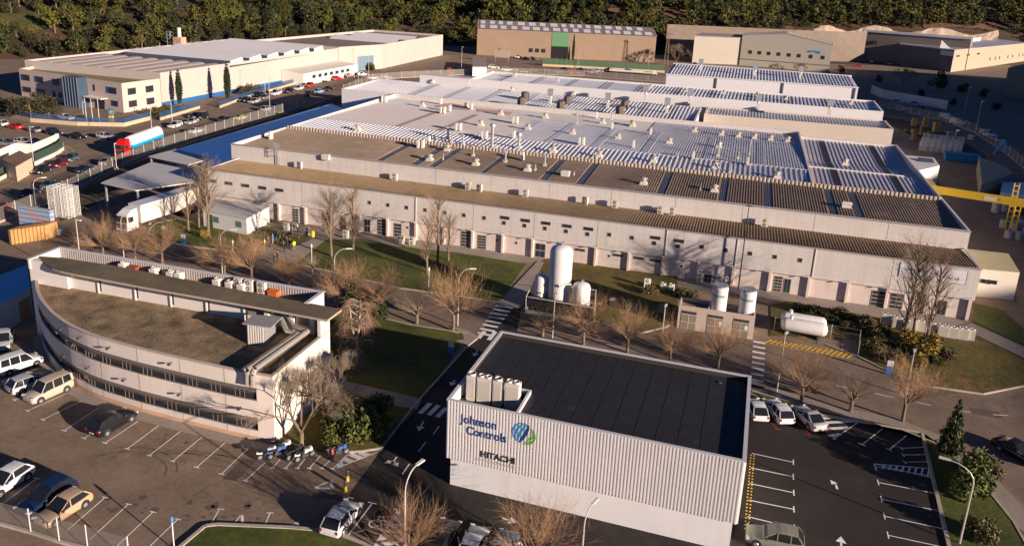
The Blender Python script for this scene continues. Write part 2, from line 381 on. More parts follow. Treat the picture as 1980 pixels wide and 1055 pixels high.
# zebra crossings
za, zb, zc, zd = Vector(XY(959,589)), Vector(XY(993,594)), Vector(XY(944,657)), Vector(XY(918,651))
for k in range(8):
    t = (k+.2)/8.2; a = za.lerp(zd, t); b = zb.lerp(zc, t); seg(a, b, .5, .02, px=False)
for a, b in [((937,640),(925,654)),((958,641),(945,657))]: seg(a, b, .55, .022)
for a, b in [((832,779),(812,799)),((848,783),(829,802)),((863,788),(845,806))]: seg(a, b, .5, .018)
for k in range(9):
    t = k/8.; a = Vector(XY(1456,660)).lerp(Vector(XY(1451,745)), t); b = Vector(XY(1480,664)).lerp(Vector(XY(1476,750)), t); seg(a, b, .5, .03, px=False)
# right-hand car park
for (x0, y0), (x1, y1) in [((1454,876),(1534,893)),((1452,904),(1534,921)),((1449,934),(1535,952)),((1447,966),(1535,984)),((1445,998),(1536,1020))]: tee((x1,y1),(x0,y0), t=.9, w=.1)
for k in range(24):
    t = k/23.; a = Vector(XY(1455,880)).lerp(Vector(XY(1444,1022)), t)
    for s in (-.14, .14):
        mk2.face([(a.x+s-.07,a.y-.09,.016),(a.x+s+.07,a.y-.09,.016),(a.x+s+.07,a.y+.09,.016),(a.x+s-.07,a.y+.09,.016)])
for (x0, y0), (x1, y1) in [((1698,932),(1812,954)),((1704,964),(1820,988)),((1710,997),(1830,1023)),((1717,1034),(1838,1060))]: tee((x0,y0),(x1,y1), t=.9, w=.1)
for a, b in [((1743,866),(1787,864)),((1746,879),(1792,878)),((1749,893),(1796,892))]: tee(a, b, t=.6, w=.1)
tee((1667,859),(1709,826), t=.8); tee((1719,869),(1761,835), t=.6); tee((1612,848),(1658,817), t=.3)
for y, x0, x1 in [(807,1588,1612),(815,1592,1650),(827,1597,1640),(840,1602,1625)]:
    seg((x0,y+2),(x1,y-1), .42, .018)
seg((1658,817),(1586,803), .1); 
for a, b in [((1480,806),(1503,828)),((1535,812),(1566,838)),((1596,832),(1612,847)),((1497,829),(1511,830)),((1556,838),(1569,841))]: seg(a, b, .1, .018, mk3)
# hatched strip and wheelchair bays
q = [Vector(XY(*p)) for p in [(1692,896),(1805,924),(1802,905),(1700,897)]]
seg((1690,896),(1805,924), .12); seg((1690,896),(1806,906), .12); seg((1690,896),(1694,908), .12); seg((1694,902),(1805,920), .1); seg((1805,906),(1808,924), .12)
for k in range(8):
    t = (k+1)/9.; seg(Vector(XY(1694,903)).lerp(Vector(XY(1806,923)), t), Vector(XY(1694,897)).lerp(Vector(XY(1806,907)), min(1, t+.03)), .16, .02, px=False)
seg((720,1060),(770,984), .12); seg((773,984),(776,1065), .12); seg((761,983),(773,986), .12); seg((720,1060),(778,1062), .12)
for k in range(6):
    t = (k+.7)/6.2; seg(Vector(XY(770,984)).lerp(Vector(XY(720,1060)), t), Vector(XY(773,985)).lerp(Vector(XY(777,1062)), min(1, t*.9)), .4, .02, px=False)
wx, wy = XY(724,1012)
for k in range(14):
    a0 = math.pi*(.55+k*1.45/14); a1 = math.pi*(.55+(k+1)*1.45/14)
    seg((wx+.42*math.cos(a0), wy+.42*math.sin(a0)), (wx+.42*math.cos(a1), wy+.42*math.sin(a1)), .12, .02, px=False)
for a, b in [((0,.85),(.05,.3)),((.05,.3),(.5,.25)),((.5,.25),(.7,-.35)),((.02,.55),(.45,.55)),((-.1,.95),(.1,.95)),((.7,-.35),(.9,-.3))]:
    seg((wx+a[0], wy+a[1]), (wx+b[0], wy+b[1]), .13, .02, px=False)
for x in (835, 882, 942, 1000): tee((x,1022 if x < 900 else 1033),(x+(12 if x<900 else 20),1075), t=.9)
# yellow hatching
for k in range(17):
    t = k/17.; a = Vector(XY(1482,655)).lerp(Vector(XY(1655,688)), t); b = Vector(XY(1490,662)).lerp(Vector(XY(1668,690)), t)
    a2 = Vector(XY(1490,655)).lerp(Vector(XY(1662,684)), t)
    seg(Vector(XY(1480,662)).lerp(Vector(XY(1648,694)), t), Vector(XY(1492,657)).lerp(Vector(XY(1660,685)), t), .28, .022, mk2, px=False)
seg((1480,664),(1650,695), .1, .02, mk2)
seg((1005,622),(1115,643), .3, .014, mk2); seg((1118,642),(1133,618), .3, .014, mk2)
for k in range(6):
    seg((1142+k*2.4, 612-k*3.0),(1152+k*1.6, 600-k*2.6), .3, .1, mk2)
seg((0,363),(60,338), .14, .012, mk2); seg((128,283),(140,289), .14, .012, mk2); seg((140,289),(146,300), .14, .012, mk2)
tag(mk.build('road_markings', m_white), kind='structure'); tag(mk2.build('yellow_markings', m_yell), kind='structure'); tag(mk3.build('red_markings', m_red), kind='structure')
# wear on the surfaces: tyre marks, cracks, patches, covers
mkd = MB(); mkp = MB(); rw = random.Random(17)
def arc(c, r, a0, a1, w=.16, n=14, z=.010, M=None, sx=1.):
    c = Vector(XY(*c))
    for k in range(n):
        t0, t1 = a0+(a1-a0)*k/n, a0+(a1-a0)*(k+1)/n
        seg((c.x+r*math.cos(t0)*sx, c.y+r*math.sin(t0)), (c.x+r*math.cos(t1)*sx, c.y+r*math.sin(t1)), w*rw.uniform(.6,1.1), z, M or mkd, px=False)
for c, r, a0, a1, sx in [((245,905),2.3,.1,2.9,1.6),((250,903),2.9,.3,2.4,1.5),((330,950),5.2,.5,2.3,1.5),((345,958),6.0,.5,2.2,1.5),((420,955),5,.9,2.5,2),((520,930),5.5,1.0,2.6,2),((560,940),6,.9,2.4,1.6)]: arc(c, r, a0, a1, .13, sx=sx)
for k in range(12):
    x, y = rw.choice([(rw.uniform(60,640), rw.uniform(880,1000)),(rw.uniform(180,480),rw.uniform(850,900)),(rw.uniform(1030,1400),rw.uniform(640,700)),(rw.uniform(1480,1900),rw.uniform(700,790)),(rw.uniform(600,900),rw.uniform(570,640))])
    p = P(x, y); a = rw.uniform(0,3.1); q = Vector((p.x,p.y))
    for _ in range(7):
        a += rw.uniform(-.5,.5); q2 = q+Vector((math.cos(a), math.sin(a)))*rw.uniform(.4,.9); seg(q, q2, .03, .011, mkd, px=False); q = q2
for k in range(34):      # oil spots in the bays
    x, y = rw.choice([(rw.uniform(100,470), rw.uniform(800,880)),(rw.uniform(200,560),rw.uniform(960,1010)),(rw.uniform(200,560),rw.uniform(960,1010))])
    p = P(x, y); r = rw.uniform(.12,.4); mkd.face([(p.x+r*math.cos(i*.9)*rw.uniform(.6,1.2), p.y+r*math.sin(i*.9)*rw.uniform(.6,1.2), .0125) for i in range(7)])
for x, y, w1, h1 in [(620,960,2.2,1.2),(560,905,1.6,2.4),(1560,730,3.4,1.2),(1240,662,4,1.4),(720,585,3,1.1),(430,925,1.2,3.2),(1880,800,3,1.5)]:
    p = P(x, y); mkp.face([(p.x,p.y,.009),(p.x+w1,p.y+.1,.009),(p.x+w1,p.y+h1,.009),(p.x-.1,p.y+h1,.009)])
for x, y in [(498,935),(705,905),(835,600),(1610,735),(1180,655),(300,985),(560,515)]:
    p = P(x, y); mkd.face([(p.x+.33*math.cos(i*.52), p.y+.33*math.sin(i*.52), .0135) for i in range(12)])
tag(mkd.build('tyre_marks', mat('rubber_marks', (.12,.088,.064), .85, var=.3, scale=3)), kind='structure'); tag(mkp.build('asphalt_patches', mat('patch_asphalt', (.11,.08,.062), .9, var=.25, scale=2)), kind='structure')
# planted bank between the street fence and the works, shade darkened into its green
mb = MB(); mb.prism([XY(*p) for p in [(120,428),(97,399),(157,369),(242,324),(321,292),(504,236),(590,210),(664,183),(664,200),(640,205),(342,294),(285,332),(240,352),(170,402)]], -.02, .12)
tag(mb.build('planted_bank', mat('shade_dark_bank', (.018,.022,.008), .95, scale=.8, col2=(.07,.06,.02), bump=.1, detail=8)), kind='structure')
mb = MB(); mb.prism([XY(*p) for p in [(1690,225),(1745,232),(1850,265),(1900,300),(1990,390),(1990,430),(1860,290),(1760,262)]], -.02, .12)
tag(mb.build('planted_bank', MATS['shade_dark_bank']), kind='structure')
def PT(x, y):
    """point of the terrain seen at a pixel"""
    d = FWD + RT*((x-PPX)/FPX) - UP*((y-PPY)/FPX); o = Vector((0,0,CAMZ)); t = 150.
    while t < 1500:
        p = o+d*t
        if p.z < max(0, ter(p.x, p.y)): return p
        t += 2
    return p
def drape(name, quad, mt, n=14, m_=8, up=.5):
    c = [PT(*q) for q in quad]; mb = MB()
    for j in range(m_+1):
        for i in range(n+1):
            a = c[0].lerp(c[1], i/n); b = c[3].lerp(c[2], i/n); p = a.lerp(b, j/m_); mb.v.append((p.x, p.y, max(0, ter(p.x,p.y))+up))
    for j in range(m_):
        for i in range(n): k = j*(n+1)+i; mb.f.append((k,k+1,k+n+2,k+n+1)); mb.mi.append(0)
    o = mb.build(name, mt, smooth=True); tag(o, kind='structure'); return o
drape('field', [(-20,72),(92,60),(104,34),(-20,30)], mat('olive_field', (.05,.05,.01), .95, scale=.15, col2=(.14,.12,.02)))
m_or = mat('orange_soil', (.22,.10,.045), .95, scale=.12, col2=(.10,.055,.03), detail=8)
drape('bare_slope', [(1180,60),(1330,62),(1345,22),(1175,20)], m_or); drape('bare_slope', [(1785,56),(1925,60),(1930,20),(1790,18)], m_or); drape('bare_slope', [(262,76),(332,74),(330,56),(262,60)], m_or)
# ================================================================ BUILDINGS
# ---- 1. white ribbed annex in the foreground
WA = -.0178; W0 = Vector((-20.78, 55.57, 0))
ann = thing('ribbed_building', 'white building with vertical ribbed cladding and a flat black roof, foreground centre', 'building', W0, WA)
AM = WM['ribbed_building']; w_, d_, h_, hb = 24.16, 14.12, 8.33, 2.82
def A(x, y, z): return tuple(AM @ Vector((x, y, z)))
mb = MB(); mb.box(.3, w_-.3, .3, d_-.3, 0, h_-1.2, AM); mb.build('wall', mat('annex_white', (.80,.775,.775), .55, var=.05, scale=.6, streak=.18), ann)
mb = MB(); rib = dict(pitch=.27, w=.125, h=.075, e=.012)
mb.sheet(A(0,0,hb), A(w_,0,hb), A(w_,0,h_), A(0,0,h_), **rib)
mb.sheet(A(w_,0,hb), A(w_,d_,hb), A(w_,d_,h_), A(w_,0,h_), **rib)
mb.sheet(A(w_,d_,hb), A(0,d_,hb), A(0,d_,h_), A(w_,d_,h_), **rib)
mb.sheet(A(0,d_,hb), A(0,0,hb), A(0,0,h_), A(0,d_,h_), **rib)
mb.face([A(0,0,hb), A(0,d_,hb), A(w_,d_,hb), A(w_,0,hb)])
mb.build('ribbed_cladding', mat('ribbed_white', (.78,.74,.72), .5, var=.04, scale=.5, streak=.2), ann)
mb = MB(); t = .24; zt = h_+.05
mb.box(-.07, w_+.07, -.07, t, h_-.03, zt, AM); mb.box(-.07, w_+.07, d_-t, d_+.07, h_-.03, zt, AM)
mb.box(-.07, t, t, d_-t, h_-.03, zt, AM); mb.box(w_-t, w_+.07, t, d_-t, h_-.03, zt, AM)
mb.build('parapet_coping', mat('coping_white', (.60,.58,.60), .45), ann)
mb = MB(); mb.box(.08, w_-.08, t-.1, t-.02, h_-1.1, h_-.03, AM); mb.box(.08, w_-.08, d_-t+.02, d_-t+.1, h_-1.1, h_-.03, AM)
mb.box(t-.1, t-.02, 4.2, d_-t, h_-1.1, h_-.03, AM); mb.box(w_-t+.02, w_-t+.1, t, d_-t, h_-1.1, h_-.03, AM); mb.build('membrane_upstand', mat('upstand_black', (.05,.045,.043), .6), ann)
mb = MB(); mb.box(t-.1, t-.02, t, 4.2, h_-1.25, h_-.03, AM); mb.build('well_side', m_white_s, ann)
mb = MB(); Lp = [A(*p,0)[:2] for p in ((5.95,.3),(w_-.3,.3),(w_-.3,d_-.3),(.3,d_-.3),(.3,4.05),(5.95,4.05))]; mb.prism(Lp, h_-1.19, h_-.42)
mb.build('roof_membrane', mat('black_membrane', (.030,.027,.026), .6, scale=.9, col2=(.014,.013,.014), detail=8, col3=(.050,.045,.040), sc3=.16, th3=.56), ann)
# recessed plant well in the front-left roof corner
mb = MB(); wx1, wy1 = 5.9, 4.0
mb.box(t, wx1, wy1, wy1+.2, h_-.42, h_-.02, AM); mb.box(wx1, wx1+.2, t, wy1+.2, h_-.42, h_-.02, AM)
mb.build('plant_well_kerb', MATS['coping_white'], ann)
mb = MB(); mb.box(t, wx1, t, wy1, h_-1.25, h_-1.18, AM); mb.build('plant_well_floor', mat('well_floor', (.03,.03,.035), .8), ann)
mb = MB()
for k in range(1, 14): mb.box(k*w_/14-.04, k*w_/14+.04, (4.4 if k*w_/14 < 6.2 else .4), d_-.4, h_-.42, h_-.405, AM)
mb.box(6.3, w_-.4, 7, 7.07, h_-.42, h_-.403, AM)
mb.build('membrane_seam', mat('seam_black', (.018,.017,.018), .7), ann)
for k, (x_, y_) in enumerate(((2.2,6.2),(21.5,12.6))): mb = MB(); mb.lathe(A(x_, y_, h_-.42), [(.22,0),(.22,.06),(.12,.1)], 12); mb.build('roof_drain', m_dark, ann)
# signs on the front
def onfront(x, z, y=-.075): return Vector(A(x, y, z))
ex = AM.to_3x3() @ Vector((1,0,0))
m_navy = mat('sign_navy', (.015,.055,.20), .4); m_lblue = mat('sign_blue', (.02,.25,.55), .4); m_green = mat('sign_green', (.12,.38,.03), .4); m_black = mat('sign_black', (.03,.03,.035), .5)
text('Johnson', 1.06, wallM(onfront(1.25, 6.55), ex), m_navy, ann, bold=.022, extr=.012, sx=.93)
text('Controls', 1.06, wallM(onfront(1.75, 5.55), ex), m_navy, ann, bold=.022, extr=.012, sx=.93)
text('HITACHI', .78, wallM(onfront(3.05, 3.70), ex), m_black, ann, bold=.03, extr=.012, sx=1.02)
text('Air Conditioning', .40, wallM(onfront(2.6, 3.28), ex), mat('sign_faint', (.50,.42,.34), .6), ann, extr=.006, sx=1.32)
def crescents(cx, cz, r, ang, xs, material, name):
    mb = MB(); c, s = math.cos(ang), math.sin(ang)
    for (k0, k1) in xs:
        N = 18; pts = []
        lo, hi = -.97, .97
        for j in range(N):
            ta = lo+(hi-lo)*j/N; tb = lo+(hi-lo)*(j+1)/N
            def pt(k, tt):
                px_ = k*r*math.sqrt(max(0, 1-tt*tt)); pz = tt*r
                return onfront(cx+px_*c-pz*s, cz+px_*s+pz*c, -.085)
            mb.face([pt(k0,ta), pt(k1,ta), pt(k1,tb), pt(k0,tb)])
    return mb.build(name, material, ann)
crescents(6.75, 6.72, 1.0, -.42, [(-.99,-.84),(-.70,-.50),(-.36,-.14)], m_lblue, 'globe_emblem')
crescents(6.75, 6.72, 1.0, -.42, [(.0,.30)], m_navy, 'globe_emblem')
crescents(6.92, 6.62, .88, -.42, [(.42,.50),(.60,.70),(.80,1.02)], m_green, 'globe_emblem')
# ---- 2. curved office
off = thing('curved_office', 'cream office block with a curved ribbon-window front and a brown gravel roof', 'building', (-57, 60, 0))
m_off = mat('office_block_wall', (.80,.69,.61), .75, var=.05, scale=.6, streak=.16, grid=(0, 0, .24, 0, .03, .9))
m_offj = mat('office_side_wall', (.74,.66,.57), .75, var=.05, scale=.6, grid=(1.4, 0, .4, 0, .02, .9, 'Y'))
def resample(pts, n):
    out = []; L = [0]
    for a, b in zip(pts, pts[1:]): L.append(L[-1]+math.dist(a, b))
    for k in range(n+1):
        s = L[-1]*k/n; i = max(j for j in range(len(L)) if L[j] <= s+1e-9); i = min(i, len(pts)-2)
        t = (s-L[i])/(L[i+1]-L[i]); out.append((pts[i][0]+(pts[i+1][0]-pts[i][0])*t, pts[i][1]+(pts[i+1][1]-pts[i][1])*t))
    return out
OC = resample(OFF, 48); OC = [OC[0]]+[((OC[i-1][0]+2*OC[i][0]+OC[i+1][0])/4, (OC[i-1][1]+2*OC[i][1]+OC[i+1][1])/4) for i in range(1, 48)]+[OC[48]]
def norm2(i):
    a = OC[max(0,i-1)]; b = OC[min(48,i+1)]; d = Vector((b[0]-a[0], b[1]-a[1])).normalized(); return Vector((d.y, -d.x))
def band(mb, z0, z1, off0=0., i0=0, i1=48):
    for i in range(i0, i1):
        n0, n1 = norm2(i)*off0, norm2(i+1)*off0
        a = (OC[i][0]+n0.x, OC[i][1]+n0.y); b = (OC[i+1][0]+n1.x, OC[i+1][1]+n1.y)
        mb.face([(*a,z0), (*b,z0), (*b,z1), (*a,z1)])
def ledge(mb, z, o0, o1, i0=0, i1=48):
    for i in range(i0, i1):
        n0, n1 = norm2(i), norm2(i+1); A0 = Vector(OC[i]); B0 = Vector(OC[i+1])
        mb.face([(*(A0+n0*o0),z), (*(B0+n1*o0),z), (*(B0+n1*o1),z), (*(A0+n0*o1),z)])
mb = MB(); E_ = 46
for z0, z1 in ((0,1.0),(2.35,4.1),(5.4,6.9)): band(mb, z0, z1)
band(mb, 1.0, 2.35, 0, E_, 48); band(mb, 4.1, 5.4, 0, E_, 48)
for z in (1.0, 2.35, 4.1, 5.4): ledge(mb, z, 0, -.3, 0, E_)
mb.build('curved_wall', m_off, off)
mb = MB(); band(mb, 0, .42, .02); mb.build('plinth', mat('stained_plinth', (.60,.38,.24), .85, var=.12, scale=.8), off)
for z0, z1 in ((1.0,2.35),(4.1,5.4)): mb = MB(); band(mb, z0, z1, -.2, 0, E_); mb.build('ribbon_window', m_glass, off)
# window frames: lintel band and mullions
m_ofr = mat('office_window_frame', (.17,.14,.12), .6)
for zb, zt_ in ((1.0, 2.35), (4.1, 5.4)):
    mb = MB()
    band(mb, zt_-.42, zt_, -.04, 0, E_); band(mb, zb, zb+.14, -.04, 0, E_); band(mb, zt_-.62, zt_-.57, -.12, 0, E_)
    s = 0.; acc = 0; kk = 0
    for i in range(0, E_):
        a = Vector(OC[i]); b = Vector(OC[i+1]); L_ = (b-a).length
        while acc < s+L_:
            t = (acc-s)/L_; c = a.lerp(b, t); n = norm2(i); d = Vector((-n.y, n.x))
            q = [c+n*-.2-d*.032, c+n*-.2+d*.032, c+n*-.16+d*.032, c+n*-.16-d*.032]
            mb.prism([tuple(p) for p in q], zb, zt_)
            acc += (1.62, .5, .5)[kk % 3]; kk += 1
        s += L_
    mb.build('window_frame', m_ofr, off)
for zj in (0,): 
    for i in range(6, 48, 6):
        mb = MB(); n = norm2(i); d = Vector((-n.y, n.x)); c = Vector(OC[i])
        for z0, z1 in ((.0,1.0),(2.35,4.1),(5.4,6.9)):
            q = [c+n*.012-d*.02, c+n*.012+d*.02]; mb.face([(*q[0],z0), (*q[1],z0), (*q[1],z1), (*q[0],z1)])
        mb.build('expansion_joint', m_joint, off)
# east side wall, roof, coping
xe = -37.8
mb = MB(); mb.face([(xe,55.95,0),(xe,66.3,0),(xe,66.3,6.9),(xe,55.95,6.9)]); mb.face([(xe-.25,66.3,5),(xe-.25,56.2,5),(xe-.25,56.2,6.9),(xe-.25,66.3,6.9)])
mb.build('side_wall', m_offj, off)
mb = MB(); ledge(mb, 6.9, .03, -.3); band(mb, 6.78, 6.9, .03); mb.box(xe-.3, xe+.03, 55.95, 66.3, 6.86, 6.905)
for i in range(48):
    n0, n1 = norm2(i)*-.3, norm2(i+1)*-.3
    mb.face([(OC[i+1][0]+n1.x, OC[i+1][1]+n1.y, 6.9), (OC[i][0]+n0.x, OC[i][1]+n0.y, 6.9), (OC[i][0]+n0.x, OC[i][1]+n0.y, 6.4), (OC[i+1][0]+n1.x, OC[i+1][1]+n1.y, 6.4)])
mb.build('coping', mat('office_coping', (.50,.42,.36), .8, var=.1, scale=1), off)
mb = MB(); mb.face([(*p, 6.5) for p in OC]+[(xe,66.3,6.5),(-74.9,66.3,6.5)])
mb.build('gravel_roof', mat('roof_gravel', (.09,.062,.034), .95, scale=4.5, col2=(.37,.265,.155), bump=.09, detail=10), off)
# rear block with parapet
m_offr = mat('rear_wall_panel', (.72,.66,.62), .7, var=.04, scale=.5, grid=(1.9, .4, .95, 0, .03, .8))
mb = MB(); mb.box(-75.2, -40.4, 66.2, 69.8, 0, 8.2); mb.box(-75.2, -74.95, 65.4, 69.8, 8.2, 9.3); mb.box(-40.65, -40.4, 66.2, 69.8, 8.2, 9.3); mb.box(-75.2, -70, 65.5, 66.2, 0, 9.25)
mb.build('rear_wall', m_offr, off)
mb = MB(); mb.sheet((-74.95,69.6,8.2), (-40.65,69.6,8.2), (-40.65,69.6,9.3), (-74.95,69.6,9.3), .32, .15, .05); mb.box(-74.95, -40.65, 69.66, 69.8, 8.2, 9.28)
mb.build('parapet_cladding', mat('ribbed_grey', (.36,.325,.30), .6), off)
mb = MB(); mb.box(-75.3, -40.3, 69.5, 69.9, 9.3, 9.38); mb.box(-75.3, -74.85, 65.4, 69.5, 9.3, 9.38); mb.box(-40.75, -40.3, 66.4, 69.5, 9.3, 9.38)
mb.build('parapet_coping', mat('coping_lilac', (.62,.58,.58), .6), off)
mb = MB(); mb.box(-74.9, -40.7, 66.3, 69.5, 8.21, 8.22); mb.build('upper_roof', MATS['roof_gravel'], off)
# clerestory
mb = MB(); mb.box(-74.9, -47.6, 65.9, 66.15, 6.5, 9.1); mb.build('clerestory_wall', mat('clerestory_white', (.72,.65,.60), .7, var=.04, scale=.5), off)
m_pier = mat('pier_white', (.68,.62,.56), .7)
for x in (-70.4, -66.2, -61.3, -56.7, -52.2, -47.6): mb = MB(); mb.box(x, x+.16, 65.74, 65.9, 6.5, 9.05); mb.build('pier', m_pier, off); mb = MB(); mb.box(x+.17, x+.42, 65.885, 65.9, 6.7, 9.05); mb.build('dark_gap_strip', m_dark, off)  # plain dark strip set in the gap beside each pier
for x in (-44.9, -42.0, -39.6): mb = MB(); mb.box(x, x+.45, 65.5, 65.9, 6.5, 9.05); mb.build('pier', m_pier, off)
mb = MB(); mb.box(-38.2, -37.85, 64.6, 66.4, 6.5, 9.05); mb.build('pier', m_pier, off)
mb = MB(); mb.box(-47.2, -38.2, 65.98, 66.1, 7.1, 9.05); mb.build('clerestory_window', mat('clerestory_glass', (.22,.22,.18), .12), off)
mb = MB(); mb.box(-47.2, -38.2, 65.9, 66.12, 6.5, 7.1); mb.build('sill_wall', MATS['pier_white'], off)
SL = [XY(*p, 9.3) for p in [(76.8,495),(81,504),(90,511),(101,518),(117,523),(150,530),(289,556),(500,593),(633,617.5),(660.7,597),(500,567.5),(307,530),(220,513),(120,498)]]
mb = MB(); mb.prism(SL, 9.06, 9.3, bottom=True); mb.build('roof_slab', mat('slab_concrete', (.10,.078,.045), .9, scale=.7, col2=(.20,.155,.09), bump=.02, detail=8), off)
mb = MB(); 
for a, b in zip(SL[:9], SL[1:10]): mb.face([(*a,9.04),(*b,9.04),(*b,9.27),(*a,9.27)])
for v_ in range(len(mb.v)): x, y, z = mb.v[v_]; mb.v[v_] = (x+.006, y-.012, z)
mb.build('slab_edge', mat('slab_edge', (.42,.34,.27), .8, var=.1, scale=1), off)
# plant shelter and ducts on the curved roof
pa, pb, pc, pd = P(468,625,8.7), P(524,633,8.7), P(547,612,8.7), P(490,608,8.7)
mb = MB(); mb.hexa([(*pa.xy,8.62),(*pb.xy,8.62),(*pc.xy,8.62),(*pd.xy,8.62),(*pa.xy,8.72),(*pb.xy,8.72),(*pc.xy,8.72),(*pd.xy,8.72)])
sh = thing('plant_shelter', 'grey slatted plant shelter with a tilted sheet roof on the gravel roof', 'shelter', (pa.x, pa.y, 6.5))
mb.build('roof', mat('shelter_roof', (.30,.29,.30), .5), sh)
mb = MB(); f0, f1 = Vector((pa.x+.45, pa.y+.1, 0)), Vector((pb.x-.9, pb.y+.1, 0))
mb.sheet((*f0.xy,6.52), (*f1.xy,6.52), (*f1.xy,8.6), (*f0.xy,8.6), .24, .11, .05); mb.build('slatted_screen', mat('screen_grey', (.46,.43,.39), .6), sh)
mb = MB(); mb.hexa([(f0.x,f0.y+.08,6.5),(f1.x,f1.y+.08,6.5),(pc.x-.9,pc.y,6.5),(pd.x+.2,pd.y,6.5),(f0.x,f0.y+.08,8.6),(f1.x,f1.y+.08,8.6),(pc.x-.9,pc.y,8.6),(pd.x+.2,pd.y,8.6)]); mb.build('plant_housing', m_steel, sh)
m_duct = mat('duct_metal', (.40,.36,.32), .45, metal=.3, var=.12, scale=2)
for k, pts in enumerate([[(545,628),(555,640),(577,646),(488,708),(480,722)], [(553,618),(568,631),(595,640),(503,706),(491,728)]]):
    mb = MB(); q = [P(x, y, 7.3) for x, y in pts[:4]]; s = q[3]
    dd = (q[3]-q[2]).normalized(); q = [q[0]+Vector((0,0,.6))]+q[1:3]+[q[3]+dd*.8]; q += [Vector((q[-1].x-.02, 55.58, 6.9)), Vector((q[-1].x-.02, 55.5, 5.9))]
    mb.tube([tuple(v) for v in q], .27, 8)
    o = mb.build('ventilation_duct', m_duct, smooth=False); tag(o, ['grey ventilation duct nearer the roof middle, crossing the gravel roof and bending over the front', 'grey ventilation duct nearer the side wall, crossing the gravel roof and bending over the front'][k], 'duct', 'twin ducts on the curved office roof')
# ---- 3. main factory
fac = thing('factory', 'long low white factory with brown and silver corrugated roofs and a lower front wing', 'factory', (-28, 118, 0))
XL, XR, YF, YU, ZL, ZU = -88.2, 33.3, 113.6, 122.5, 7.58, 10.22
mb = MB(); mb.box(XL, XR, YF, YU+1, 3.0, ZL-.46); mb.box(XL, XR, YF, YF+.12, ZL-.46, ZL-.05); mb.box(XL, XL+.3, YF, YU, ZL-.12, ZL+.02); mb.box(XR-.3, XR, YF, YU, ZL-.12, ZL+.02)
mb.box(-89.4, 33.5, YU, 193.4, 0, ZU-1.35); mb.box(-89.4, 33.5, YU, YU+.3, ZU-1.35, ZU-.02)
mb.box(-89.4, -89.1, YU+.3, 193.4, ZU-1.35, ZU); mb.box(33.2, 33.5, YU+.3, 188, ZU-1.35, ZU)
mb.box(-89.1, 13.3, 193.1, 193.4, ZU-1.35, ZU+.1); mb.box(13.0, 13.3, 141, 193.1, ZU-1.35, ZU)
mb.build('wall_panels', m_wallw, fac)
mb = MB(); mb.box(XL+.2, XR-.2, YF+.28, YU+1, 0, 3.0); mb.build('lower_wall', m_wallp, fac)
PX = [-74.1,-69,-63.8,-58.8,-53.8,-48.75,-43.85,-38.95,-33.9,-29,-24,-19,-13.9,-8.7,-3.5,1.5,6.65,12,17.2,22.4,27.5,32.75]
for x in PX:
    mb = MB(); mb.box(x-.17, x+.17, YF-.12, YF+.28, 0, 3.02); mb.build('pilaster', m_wallp, fac)
for x in (-69.3,-59.2,-49,-39,-28.9,-18.6,-8.35,1.85,12.4,22.7): mb = MB(); mb.box(x-.025, x+.025, YU-.012, YU, 7.3, ZU-.3); mb.build('panel_joint', m_joint, fac)
for x in (-69.5,-59.4,-48.8,-38.9,-28.9,-18.9,-8.8,1.4,12.1,22.5): mb = MB(); mb.box(x-.025, x+.025, YF-.012, YF, 3.0, ZL-.2); mb.build('panel_joint', m_joint, fac)
mb = MB(); mb.box(XL-.05, XR+.05, YF-.1, YF+.02, ZL-.2, ZL-.02); mb.box(-89.5, 33.6, YU-.1, YU+.02, ZU-.2, ZU-.01)
mb.build('gutter', mat('gutter_grey', (.34,.29,.28), .6), fac)
mb = MB(); mb.box(XL, XR, YF-.02, YF+.3, 2.98, 3.04); mb.build('drip_edge', m_wallw, fac)
# windows of the front wing
def window(x, z, ww, hh, y=YF, parent=fac, fm=None, yy=-1):
    mb = MB(); t = .07; mb.box(x-ww/2-t, x+ww/2+t, y-.03, y, z-hh/2-t, z-hh/2); mb.box(x-ww/2-t, x+ww/2+t, y-.03, y, z+hh/2, z+hh/2+t)
    mb.box(x-ww/2-t, x-ww/2, y-.03, y, z-hh/2, z+hh/2); mb.box(x+ww/2, x+ww/2+t, y-.03, y, z-hh/2, z+hh/2)
    fr = mb.build('window', fm or m_frame, parent)
    mb = MB(); mb.box(x-ww/2, x+ww/2, y-.012, y, z-hh/2, z+hh/2); p = mb.build('pane', m_glass, parent); p.parent = fr
    return fr
for x in (-87.0,-83.8,-80.5,-77.15,-73.85): window(x, 5.45, 1.55, .5)
SM = [-60.4,-57.0,-53.7,-50.4,-47.15,-43.75,-40.5,-37.1,-33.8,-30.45,-27.15,-23.8,-20.45,-17.1,-13.65,-10.3,-6.8,-3.35,.07,3.5,6.95,10.4]
for i, x in enumerate(SM):
    dbl = i in (8,9,10,11,12,15,16)
    window(x, 5.38 if not dbl else 5.0, .52, .52)
    if dbl: window(x+.1, 5.85, 1.45, .45)
